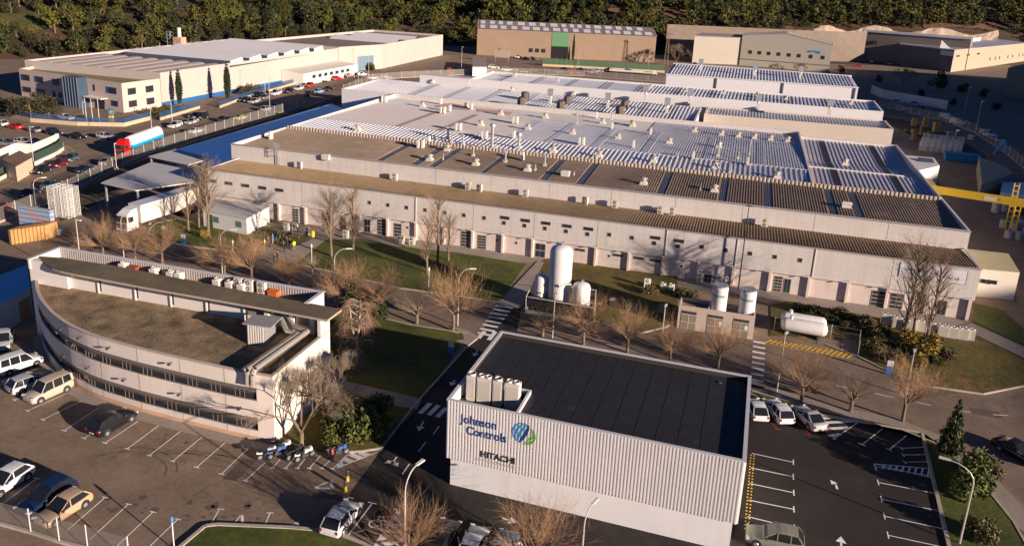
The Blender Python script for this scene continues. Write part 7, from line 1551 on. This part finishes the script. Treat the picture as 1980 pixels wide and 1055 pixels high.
# ================================================================ PEOPLE
def person(px, deg, label, jacket, legs, pose=0, hair=(.04,.025,.015), z=.1, ht=1.74, bald=False):
    p = P(*px); t_ = thing('person', label, 'person', (p.x,p.y,z), R(deg)); s = ht/1.74
    rr = random.Random(hash(label) % 1000 if False else len(label)*7+pose)
    st_ = (.0, .16, .05)[pose % 3]; ar = (0, .25, .5)[pose % 3]
    V = [(0,0,.95),(0,0,1.15),(0,0,1.38),(0,0,1.50),(.02,0,1.60),(.02,0,1.73),
         (0,.10,.90),(st_*.6+.02,.11,.50),(st_,.12,.08),(st_+.15,.13,.03),
         (0,-.10,.90),(-st_*.3+.04,-.11,.50),(-st_,-.12,.08),(-st_+.15,-.13,.03),
         (0,.19,1.42),(-.03+ar*.1,.26,1.15),(.10+ar*.6,.24-ar*.15,.95+ar*.35),(.13+ar*.9,.23-ar*.2,.88+ar*.45),
         (0,-.19,1.42),(-.05,-.27,1.15),(.06,-.26,.92),(.07,-.26,.83)]
    Rr = [.15,.145,.165,.06,.085,.095,.10,.07,.05,.045,.10,.07,.05,.045,.075,.05,.04,.035,.075,.05,.04,.035]
    Ed = [(0,1),(1,2),(2,3),(3,4),(4,5),(0,6),(6,7),(7,8),(8,9),(0,10),(10,11),(11,12),(12,13),(2,14),(14,15),(15,16),(16,17),(2,18),(18,19),(19,20),(20,21)]
    me = bpy.data.meshes.new('body'); me.from_pydata([(a*s,b*s,c*s) for a, b, c in V], Ed, []); o = bpy.data.objects.new('body', me); COL.objects.link(o)
    sk_ = o.modifiers.new('skin', 'SKIN'); sk_.use_smooth_shade = True
    for i, sv in enumerate(me.skin_vertices[0].data): sv.radius = (Rr[i]*s, Rr[i]*s*(1.15 if i in (1,2) else 1)); sv.use_root = (i == 0)
    sb = o.modifiers.new('sub', 'SUBSURF'); sb.levels = 1; sb.render_levels = 1
    dg = bpy.context.evaluated_depsgraph_get(); m2 = bpy.data.meshes.new_from_object(o.evaluated_get(dg)); bpy.data.objects.remove(o)
    m2.materials.clear()
    for mm in (mat('skin', (.45,.27,.19), .6), jacket, legs, mat('hair_dark', hair, .8), mat('shoe_dark', (.02,.02,.02), .6)): m2.materials.append(mm)
    for f in m2.polygons:
        c = f.center/s; k = 1
        if c.z > 1.50: k = 3 if (c.z > 1.665 or c.x < -.02) and not bald else 0
        elif c.z < .09: k = 4
        elif c.z < .93 and abs(c.y) < .195 and c.x < .24 and not (abs(c.y) > .19): k = 2
        if c.z < 1.35 and (abs(c.y) > .215 and c.z < .93 or c.x > .30): k = 0
        f.material_index = k; f.use_smooth = True
    b = bpy.data.objects.new('body', m2); COL.objects.link(b); b.parent = t_
    return t_
def cl(n, c): return mat('cloth_'+n, c, .85)
jd, jn, tr_ = cl('dark_grey', (.035,.035,.045)), cl('navy', (.03,.05,.10)), cl('trouser_dark', (.03,.03,.04))
person((528,473), 200, 'person in a bright blue jacket and pale trousers on the lawn', cl('bright_blue', (.02,.22,.70)), cl('grey_trousers', (.35,.33,.33)), 0, bald=True, hair=(.3,.1,.05))
person((512,480), 30, 'person in a yellow high-visibility vest crouching group, leftmost', cl('hi_vis', (.80,.78,.03)), cl('brown_trousers', (.22,.12,.10)), 2, ht=1.6)
person((569,486), 160, 'person in a yellow high-visibility jacket at the right of the group', MATS['cloth_hi_vis'], cl('mauve_trousers', (.20,.15,.2)), 0)
person((520,479), -20, 'person in dark clothes behind the leftmost yellow vest', jd, tr_, 1); person((549,489), 90, 'person in a blue-grey coat standing with the back to the road', cl('blue_grey', (.08,.12,.18)), cl('maroon_trousers', (.08,.03,.03)), 0)
person((555,478), 180, 'person in dark clothes behind the one in the blue-grey coat', cl('plum', (.06,.04,.06)), tr_, 2); person((542,474), 0, 'person in a navy top sitting in the middle of the group', jn, tr_, 2, ht=1.55); person((561,482), 120, 'person in black beside the right yellow jacket', cl('black', (.015,.015,.02)), cl('grey_legs', (.12,.12,.13)), 1)
person((531,512), 70, 'person in a dark green jacket walking on the road with another', cl('dark_green', (.04,.06,.055)), jn, 1, z=.02); person((537,507), 70, 'person in a brown jacket walking beside the one in dark green', cl('dark_brown', (.06,.03,.025)), tr_, 1, z=.02)
for i, (x, y) in enumerate([(509,450),(528,452),(546,455),(575,459)]):
    p = P(x, y); t = thing('picnic_bench', 'dark slatted picnic bench by the factory wall, %s from the left' % ORD[i], 'bench', (p.x,p.y,0), group='picnic benches'); mb = MB()
    for k in range(4): mb.box(p.x-.9,p.x+.9,p.y-.36+k*.19,p.y-.2+k*.19,.72,.76)
    mb.build('table_top', mat('weathered_wood', (.20,.15,.11), .8), t)
    for s in (-.75,.75): mb = MB(); mb.box(p.x-.9,p.x+.9,p.y+s-.12,p.y+s+.12,.42,.46); mb.build('seat', MATS['weathered_wood'], t)
    for s in (-.6,.6): mb = MB(); mb.tube([(p.x+s,p.y-.7,0),(p.x+s,p.y-.2,.72)], .04, 4); mb.tube([(p.x+s,p.y+.7,0),(p.x+s,p.y+.2,.72)], .04, 4); mb.build('leg', MATS['weathered_wood'], t)
# ================================================================ VEGETATION
def rnd_dir(rr): 
    while True:
        v = Vector((rr.uniform(-1,1), rr.uniform(-1,1), rr.uniform(-1,1)))
        if .05 < v.length < 1: return v.normalized()
def limb(mb, a, b, r0, r1, n=5): mb.cyl(a, b, r0, r1, n, cap=False)
def make_bare(kind, seed, H, W, twm, brm, dens=1.0):
    """bare deciduous tree: trunk with limbs, and a crown of thin twigs"""
    rr = random.Random(seed); t = thing('bare_tree', 'x', 'tree'); tk = MB(); tw = MB()
    def twig(p, d, L, r, depth):
        k = 3; q = p
        for j in range(k):
            d = (d+rnd_dir(rr)*(.16 if kind != 'birch' else .12)+Vector((0,0,.05 if kind in('pollard','poplar') else (-.32 if kind == 'birch' and depth == 0 else 0)))).normalized(); e = q+d*(L/k)
            tw.cyl(q, e, r*(1-.28*j), r*(1-.28*(j+1)), 3, cap=False); q = e
            if depth > 0:
                for _ in range(2 if rr.random() < .6*dens+.2 else 1): twig(q, (d+rnd_dir(rr)*.75).normalized(), L*rr.uniform(.35,.6), r*.6, depth-1)
    if kind == 'pollard':
        h0 = H*.34; tk.tube([(0,0,0),(.04,0,h0*.5),(0,.03,h0)], [.22,.18,.17], 8)
        nb = 9
        for k in range(nb):
            az = 2*math.pi*k/nb+rr.uniform(-.2,.2); el = rr.uniform(.15,1.15); L = W*.24*rr.uniform(.8,1.2)
            d = Vector((math.cos(az)*math.cos(el), math.sin(az)*math.cos(el), math.sin(el))); m1 = Vector((0,0,h0))+d*L*.5+Vector((0,0,.05)); e = Vector((0,0,h0))+d*L+Vector((0,0,.2))
            tk.tube([(0,0,h0-.1), tuple(m1), tuple(e)], [.11,.085,.08], 6)
            for j in range(int(13*dens)):
                dd = (d*1.15+Vector((0,0,.34))+rnd_dir(rr)*.55).normalized(); s = m1.lerp(e, rr.random()); twig(s, dd, (H-h0)*rr.uniform(.5,.92), .017, 1)
    elif kind == 'poplar':
        tk.tube([(0,0,0),(.1,0,H*.3),(-.05,.1,H*.6),(0,0,H*.9)], [.22,.17,.11,.04], 8)
        for k in range(int(34*dens)):
            z = H*rr.uniform(.16,.92); az = rr.uniform(0,6.28); el = rr.uniform(.75,1.25); L = W*.55*(1.25-z/H)*rr.uniform(.7,1.2)+.8
            d = Vector((math.cos(az)*math.cos(el), math.sin(az)*math.cos(el), math.sin(el))); e = Vector((0,0,z))+d*L*1.1; tk.cyl((0,0,z), tuple(e), .06, .03, 4, cap=False)
            for j in range(6): twig(Vector((0,0,z)).lerp(e, rr.uniform(.3,1)), (d+rnd_dir(rr)*.4).normalized(), L*rr.uniform(.5,.95), .012, 1)
    elif kind == 'birch':
        tk.tube([(0,0,0),(.1,0,H*.3),(.3,.1,H*.62)], [.2,.16,.1], 8); tk.tube([(.1,0,H*.28),(-.5,.1,H*.55),(-.7,0,H*.86)], [.13,.1,.05], 7); tk.tube([(.3,.1,H*.6),(.5,.1,H*.95)], [.1,.04], 6)
        for k in range(52):
            z = H*rr.uniform(.22,.93); az = rr.uniform(0,6.28); d = Vector((math.cos(az), math.sin(az), .75)).normalized(); L = W*.42*rr.uniform(.6,1.1)*(1.15-z/H*.6)
            s = Vector((rr.uniform(-.5,.3)*(z/H),0,z)); m1 = s+d*L*.5; e = m1+Vector((d.x,d.y,.1))*L*.4+Vector((0,0,-.1)); e2 = e+Vector((d.x*.3,d.y*.3,-.9)); tk.tube([tuple(s), tuple(m1), tuple(e), tuple(e2)], [.05,.035,.022,.012], 4)
            for j in range(20): st0 = m1.lerp(e, rr.random()) if rr.random() < .7 else s.lerp(m1, rr.uniform(.5,1)); twig(st0, (Vector((d.x*.7,d.y*.7,-.1))+rnd_dir(rr)*.5).normalized(), rr.uniform(1.0,2.2), .013, 0)
    else:   # rounded multi-branch
        h0 = H*.16; tk.tube([(0,0,0),(.05,0,h0)], [.24,.2], 8)
        def br(p, d, L, r, dep):
            e = p+d*L; tk.cyl(tuple(p), tuple(e), r, r*.68, 5, cap=False)
            if dep == 0:
                for j in range(int(8*dens)): twig(p.lerp(e, rr.uniform(.3,1)), (d+rnd_dir(rr)*.7).normalized(), L*rr.uniform(.6,1.1), .012, 1)
                return
            for j in range(3): br(e, (d+rnd_dir(rr)*.62+Vector((0,0,.12))).normalized(), L*rr.uniform(.62,.85), r*.62, dep-1)
        for k in range(5):
            az = 2*math.pi*k/5+rr.uniform(-.3,.3); br(Vector((0,0,h0)), Vector((math.cos(az)*.6, math.sin(az)*.6, 1)).normalized(), H*.24, .13, 3)
    tk.build('trunk', brm, t); tw.build('crown', twm, t); return remember(t)
m_twO = mat('twig_orange', (.33,.20,.11), .9, var=.25, scale=3); m_twG = mat('twig_grey', (.27,.20,.14), .9, var=.25, scale=3); m_twR = mat('twig_russet', (.25,.145,.095), .9, var=.2, scale=3)
PL = [make_bare('pollard', s, 5.8, 7.2, m_twO, m_bark, 1.7) for s in (1,2)]
PLs = [make_bare('pollard', s, 3.6, 3.6, m_twG, m_bark, .6) for s in (5,)]
POP = [make_bare('poplar', 11, 10.5, 3.4, m_twO, m_bark), make_bare('poplar', 12, 10.0, 4.2, m_twG, m_bark, 1.2)]
RND = [make_bare('round', 21, 9.3, 8, m_twG, m_bark)]
BIR = make_bare('birch', 31, 8.2, 6.4, m_twR, m_bwhite)
def put(proto, px, lab, group, sc=1, rz=None, z=.05):
    p = P(*px); return place(proto, (p.x,p.y,z), (px[0]*1.7) % 6.28 if rz is None else rz, sc, label=lab, group=group)
GP = 'pollarded plane trees along the road'
for i, (x, y, sc, v, where) in enumerate([(876,639,1.12,0,'biggest spreading crown, left of the zebra crossing'),(1128,667,.95,1,'partly over the yellow corner marking behind the ribbed building'),(1213,682,.85,0,'behind the ribbed roof, in line with the gas house'),(1295,700,.8,1,'behind the ribbed roof, below the gas house doors'),(1388,712,.8,0,'behind the ribbed roof, near its right corner'),(1549,776,.92,1,'on the verge right of the ribbed building, first of three'),(1745,814,.98,0,'on the verge at the right, last of three'),(487,545,1.0,0,'behind the curved office by the walking people'),(314,510,.9,1,'behind the curved office, by the left lawn tip'),(262,505,.85,0,'behind the curved office, second from the left'),(200,497,.85,1,'behind the curved office, nearest the crate stacks'),(668,600,.95,0,'over the left conifer at the lawn edge'),(735,612,.95,1,'over the right conifer at the lawn edge'),(435,535,.9,1,'behind the curved office, middle of the row'),(560,562,.75,0,'behind the curved office near its right end')]):
    put(PL[v], (x,y), 'bare pollarded tree '+where, GP, sc)
for i, (x, y, sc, where) in enumerate([(806,626,1.05,'between the conifer and the big pollard'),(1049,650,.9,'behind the rear-left corner of the ribbed building'),(1644,795,1.1,'on the right verge, middle of three'),(604,530,.7,'on the road edge behind the office parapet')]):
    put(PLs[0], (x,y), 'small bare tree '+where, GP, sc)
GQ = 'tall bare poplars on the lawns'
for i, (x, y, sc, v, where) in enumerate([(641,496,1.05,1,'left of the round wall emblem'),(683,484,.98,0,'right of the round wall emblem'),(846,508,1.05,0,'in the middle of the long lawn, tallest there'),(826,528,.85,0,'in front of the middle lawn poplar'),(867,504,.72,1,'right of the middle lawn poplar'),(403,452,1.15,1,'in front of the long canopy, tallest at the left'),(365,447,.8,0,'beside the white lorry trailer'),(385,440,.75,1,'between lorry trailer and cabin'),(1746,662,1.3,1,'right front of the factory, covering the banner sign'),(1790,672,1.12,0,'right of the banner sign, by the cabinet units'),(1764,655,1.0,1,'behind the two big poplars at the right')]):
    put(POP[v], (x,y), 'tall bare poplar '+where, GQ, sc)
put(BIR, (690,706), 'weeping birch with pale trunks and russet twigs beside the curved office', 'weeping birch', 1.0, .4)
put(RND[0], (583,862), 'large bare bushy tree at the corner of the curved office', 'bare bushy trees', .95, 1); put(RND[0], (640,815), 'second bare bushy tree deeper in the shade by the office side wall', 'bare bushy trees', .85, 2.5)
put(RND[0], (1306,128), 'bare tree beside the lattice mast', 'bare trees far right', 1.4); put(RND[0], (1545,150), 'bare tree before the logo building', 'bare trees far right', .9, 2); put(RND[0], (1500,148), 'bare tree left of the other one before the logo building', 'bare trees far right', .8, 4); put(RND[0], (1745,168), 'pinkish bare tree in the shade before the dark block', 'bare trees far right', 1.1, 1); put(PL[0], (788,1085), 'reddish bare shrub top at the bottom edge by the lamp', 'bare shrubs at the bottom', .8, z=-.5); put(PL[1], (1030,1100), 'bare shrub top at the bottom edge before the ribbed wall', 'bare shrubs at the bottom', .95, z=-.5)
# ---- leafy plants
def leaf(mb, c, s, rr, k=0):
    u = rnd_dir(rr); v = u.cross(rnd_dir(rr)).normalized()
    mb.k = k; mb.face([c-u*s, c+v*s*.6, c+u*s, c-v*s*.6])
def leafmat(name, c1, c2): return mat(name, c1, .75, scale=.9, col2=c2, detail=3)
LP1 = leafmat('pine_needles', (.007,.012,.003), (.065,.072,.010)); LP8 = leafmat('olive_pine', (.018,.020,.003), (.125,.108,.012)); LP2 = leafmat('oak_leaves', (.010,.012,.004), (.055,.045,.012)); LP3 = leafmat('bright_pine', (.025,.034,.004), (.15,.145,.014)); LP4 = leafmat('laurel_leaves', (.02,.04,.008), (.16,.17,.035))
LP5 = leafmat('cypress_leaves', (.010,.022,.008), (.05,.06,.02)); LP6 = leafmat('yellow_leaves', (.10,.08,.015), (.40,.26,.03)); LP7 = leafmat('hedge_leaves', (.03,.04,.012), (.17,.13,.045))
def make_leafy(name, seed, blobs, n, s, material, trunk=.2, th=1.5, parts=True, cat='tree'):
    """blobs: list of (cx,cy,cz,rx,ry,rz); n leaves spread through their volume, denser at the skin"""
    rr = random.Random(seed); t = thing(name, 'x', cat); tk = MB(); top = max(b[2] for b in blobs)
    tk.tube([(0,0,-.3),(.05,0,th),(0,0,top*.9)], [trunk,trunk*.8,trunk*.3], 6)
    for b in blobs[:6]: tk.cyl((0,0,min(th,b[2])), (b[0],b[1],b[2]), trunk*.4, trunk*.15, 4, cap=False)
    tk.build('trunk', m_bark, t); mb = MB(); vol = [b[3]*b[4]*b[5] for b in blobs]; tot = sum(vol)
    for b, v in zip(blobs, vol):
        for _ in range(max(6, int(n*v/tot))):
            d = rnd_dir(rr); q = rr.uniform(.45,1)**.5*(1+.16*math.sin(d.x*7+d.y*5+seed)+.12*math.sin(d.z*9+seed)); leaf(mb, Vector((b[0]+d.x*b[3]*q, b[1]+d.y*b[4]*q, b[2]+d.z*b[5]*q)), s*rr.uniform(.7,1.3), rr)
    mb.build('crown', material, t); return remember(t)
def blobs_round(seed, R_, H, n=9, low=.35):
    rr = random.Random(seed); out = []
    for k in range(n):
        a = rr.uniform(0,6.28); r = R_*.55*math.sqrt(rr.random()); z = H*(low+(.88-low)*rr.random()); q = R_*rr.uniform(.30,.5)*(1.15-.5*z/H); out.append((r*math.cos(a), r*math.sin(a), z, q, q, q*.85))
    return out
PIN = [make_leafy('pine_tree', 40+i, blobs_round(40+i, 5.2, 10.5, 11), 900, .42, [LP1,LP8,LP3,LP1,LP8][i%5], .25, 3) for i in range(5)]
OAK = [make_leafy('oak_tree', 50+i, blobs_round(50+i, 4.6, 7, 12, .25), 900, .38, LP2, .25, 1.5) for i in range(3)]
CYP = make_leafy('cypress', 60, [(0,0,1.4+.75*k,1.15*math.sin(math.pi*(.12+.80*(1-k/11.)))**.7*(.4+.6*(1-k/12)),1.15*math.sin(math.pi*(.12+.80*(1-k/11.)))**.7*(.4+.6*(1-k/12)),.8) for k in range(11)], 2600, .20, LP5, .2, 1)
LAU = make_leafy('laurel_shrub', 61, [(0,0,1.4,1.6,1.3,1.2),(1.3,.2,1.8,1.2,1.1,1.1),(-1.4,.1,1.1,1.3,1.1,1.0),(2.4,.4,1.5,1.1,1,.9),(.5,-.8,.9,1.6,.9,.8)], 2600, .17, LP4, .08, .4, cat='shrub')
BSH = make_leafy('shrub', 62, [(0,0,1.0,1.3,1.2,1.0),(.9,.5,.8,.9,.9,.8),(-.8,.3,.7,.9,.8,.7)], 1100, .16, LP7, .06, .3, cat='shrub')
YEL = make_leafy('yellow_shrub', 63, [(0,0,1.1,1.2,1.1,1.1),(.9,.3,.7,.9,.8,.7),(-.7,.2,1.7,.7,.6,.7)], 900, .14, LP6, .06, .3, cat='shrub')
CON = make_leafy('conifer', 64, [(0,0,.9+.75*k,1.5*(1-k/6.5),1.5*(1-k/6.5),.75) for k in range(6)], 2200, .18, leafmat('conifer_needles', (.02,.032,.01), (.11,.11,.035)), .12, .6)
put(CYP, (348,206), 'dark narrow cypress in front of the blue gate, left of two', 'cypresses at the left factory', 1.12, z=0); put(CYP, (441,196), 'dark narrow cypress before the cream wall, right of two', 'cypresses at the left factory', 1.2, z=0)
for i, (x, y, s) in enumerate([(1107,126,(.75,.75,1.55)),(1099,127,(.6,.6,.95)),(1090,128,(.5,.5,.6)),(1082,129,(.5,.5,.45))]): put(CYP, (x,y), 'thin cypress before the beige hall, %s tallest' % ORD[i], 'cypresses at the beige hall', s, z=0)
put(CON, (681,606), 'dense conifer bush by the curved-arm lamp, left of two', 'conifers on the lawn edge', 1.0); put(CON, (733,616), 'conifer bush on the lawn edge, right of two', 'conifers on the lawn edge', .82)
put(LAU, (682,846), 'glossy green laurel clump above the motorcycles', 'laurels', 1.15, 0); put(LAU, (706,822), 'second laurel mass running back into the shade', 'laurels', .95, 1); put(LAU, (640,858), 'low laurel at the left of the clump by the trees', 'laurels', .6, 2)
put(CON, (1834,880), 'slim evergreen at the right corner of the black car park', 'evergreens by the car park', (.75,.75,1.15)); put(LAU, (1873,955), 'big rounded evergreen shrub beside the bottom-right lamp', 'evergreens by the car park', (1.0,1.0,1.25), 1); put(BSH, (1890,925), 'brownish shrub above the big evergreen at the right', 'evergreens by the car park', 1.3); put(BSH, (1900,1040), 'low shrub at the bottom right edge', 'evergreens by the car park', .9)
rr = random.Random(77)
for i, (x, y) in enumerate([(1545,600),(1570,604),(1596,608),(1622,612),(1648,620),(1672,628),(1610,622),(1640,634),(1670,642),(1692,655),(1705,645),(1690,672),(1712,680),(1735,690),(1700,690),(1728,672),(1768,690),(1808,700),(1830,690)]): put(BSH, (x,y), 'green-brown shrub on the bank by the horizontal tanks, %s from the left' % ORD[min(i,19)], 'shrubs on the right bank', (rr.uniform(.6,1.0), rr.uniform(.6,1.0), rr.uniform(.35,.7)))
for i, (x, y, s) in enumerate([(1790,690,1.2),(1755,665,.9),(1800,668,.8),(1778,712,.7),(1740,710,.6)]): put(YEL, (x,y), 'yellow-leaved shrub below the right poplars, %s largest' % ORD[i], 'yellow shrubs', s)
put(YEL, (396,460), 'small yellow shrub at the foot of the left poplars', 'yellow shrubs', .55)
for i, (x, y, s) in enumerate([(95,225,1.3),(60,228,1.2),(30,228,1.3),(8,222,1.2),(78,210,1.0)]): put(OAK[i%3], (x,y), 'dark round tree before the left office, %s in line' % ORD[i], 'garden trees of the left office', s*.62)
for i, (x, y, s) in enumerate([(322,222,1.4),(300,224,1.2),(345,218,.9),(482,181,1.5),(497,178,1.2),(716,136,1.5),(470,183,1.0)]): put(BSH, (x,y), 'garden shrub along the blue railing, %s from the left' % ORD[[1,0,2,4,5,6,3][i]], 'garden shrubs of the left factory', s)
for i, (x, y, s, k) in enumerate([(1625,142,.55,1),(1810,178,.95,0),(1345,135,.5,1),(1380,140,.45,2),(1700,160,.5,1),(1780,190,.55,2),(1860,180,.6,1),(1900,190,.6,2),(1925,215,.5,0),(1840,205,.45,2)]): put((OAK[k] if i != 1 else PIN[0]), (x,y), 'dark tree in the shaded ground at the upper right, %s of its group' % ORD[i], 'trees in the shaded eastern ground', s)
# bottom centre shrubs on the right verge etc
for i, (x, y) in enumerate([(1258,568),(1320,575),(1340,580)]): put(BSH, (x,y), 'dark clipped shrub behind the gas house, %s from the left' % ORD[i], 'shrubs behind the gas house', .7)
# wooded hillside
def scr(p):
    v = Vector(p)-Vector((0,0,CAMZ)); z = v.dot(FWD); return (PPX+FPX*v.dot(RT)/z, PPY-FPX*v.dot(UP)/z) if z > 1 else (-9999,0)
rr = random.Random(5); cand = []
for _ in range(42000):
    x = rr.uniform(-640,420); y = rr.uniform(100,900); d = dist_line(x, y)
    if d < 4 or d > 330: continue
    z = ter(x, y); X, Y = scr((x,y,z))
    if not (-160 < X < 2120 and -60 < Y < 190): continue
    # clearings: field at the far left, orange slope right of the beige hall, brow above the rock cut
    fx = math.sin(x*.031+1.3)*math.cos(y*.027)
    if -20 < X < 105 and 30 < Y < 66: continue
    if 255 < X < 335 and 52 < Y < 78: continue
    if (1170 < X < 1345 or 1780 < X < 1930) and 18 < Y < 66 and rr.random() < .72: continue
    if fx > .72 and rr.random() < .7: continue
    if 1330 < X < 1620 and Y > 58: continue
    if 1620 < X < 1960 and Y > 56: continue
    if any((x-c[0])**2+(y-c[1])**2 < (4.9 if d < 70 else 5.8)**2 for c in cand[-900:]): continue
    if any((x-c[0])**2+(y-c[1])**2 < 23 for c in cand): continue
    cand.append((x, y, z, X, Y, d))
cand.sort(key=lambda c: math.hypot(c[0], c[1]))
REG = [(-999,420,'behind the left factory'),(420,860,'between left factory and beige hall'),(860,1290,'behind the beige hall'),(1290,1640,'above the logo building'),(1640,9999,'above the taupe hall')]
NAMED = []
extra = MB()
for i, c in enumerate(cand):
    k = rr.random(); oak = k < (.45 if c[5] < 40 else .22); pr = OAK[rr.randrange(3)] if oak else PIN[rr.randrange(5)]; s = rr.choice((.55,.75,.95,1.1,1.3,1.45))*rr.uniform(.9,1.1)*(1.0 if not oak else .8)
    if i < 300:
        where = [w_ for a_, b_2, w_ in REG if a_ <= c[3] < b_2][0]
        nm = 'dark oak' if oak else ('bright pine' if pr in (PIN[2],) else ('olive pine' if pr in (PIN[1],PIN[4]) else 'green pine'))
        row = 'in the front row' if c[5] < 22 else ('in the second row' if c[5] < 36 else ('in the third row' if c[5] < 55 else 'higher up'))
        o = place(pr, (c[0],c[1],c[2]-.2), rr.uniform(0,6.28), s, label='x', group='%ss %s' % (nm, where)); NAMED.append((c[3], nm, row, where, o))
    else:
        src = [x for x in PROTO_CH[pr.name] if x.name.startswith('crown')][0].data; a0 = rr.uniform(0,6.28); ca, sa = math.cos(a0)*s, math.sin(a0)*s; kk = 0 if oak else (1,2,3,1,2)[PIN.index(pr)]
        b0_ = len(extra.v); st_ = 2
        for pg in list(src.polygons)[::st_]:
            vs = [src.vertices[v].co for v in pg.vertices]; cen = sum(vs, Vector())/len(vs)
            q = [cen+(v-cen)*1.35 for v in vs]; i_ = len(extra.v)
            extra.v += [(c[0]+v.x*ca-v.y*sa, c[1]+v.x*sa+v.y*ca, c[2]+v.z*s-.2) for v in q]; extra.f.append((i_,i_+1,i_+2,i_+3)); extra.mi.append(kk)
NAMED.sort(key=lambda q: q[0]); cnt = {}
for X_, nm, row, where, o in NAMED:
    k = cnt.get((nm,row,where), 0); cnt[nm,row,where] = k+1; o['label'] = '%s %s %s, %s from the left' % (nm, row, where, ORD[min(k,58)])
# low scrub between the trees
sc_ = MB(); rr = random.Random(9)
for _ in range(9000):
    x = rr.uniform(-640,420); y = rr.uniform(100,800); d = dist_line(x, y)
    if d < 1 or d > 240: continue
    z = ter(x, y); X, Y = scr((x,y,z))
    if not (-100 < X < 2080 and -40 < Y < 170) or (-20 < X < 105 and 30 < Y < 66) or (1620 < X < 1960 and Y > 66): continue
    if (1170 < X < 1345 or 1780 < X < 1930) and 18 < Y < 60 and rr.random() < .6: continue
    r = rr.uniform(1.0,2.4)
    for _ in range(26):
        dd = rnd_dir(rr); leaf(sc_, Vector((x+dd.x*r, y+dd.y*r, z+.3+abs(dd.z)*r*.7)), rr.uniform(.35,.6), rr, rr.randrange(2))
tag(sc_.build('undergrowth', [LP2, leafmat('dry_scrub', (.05,.035,.012), (.20,.12,.04))]), 'low green and rusty scrub covering the slope under the trees', 'undergrowth', kind='stuff')
tag(extra.build('woodland', [LP2, LP1, LP8, LP3]), 'dense far wood covering the upper slope beyond the nearer trees', 'wood', kind='stuff')
print('hill trees', len(cand))
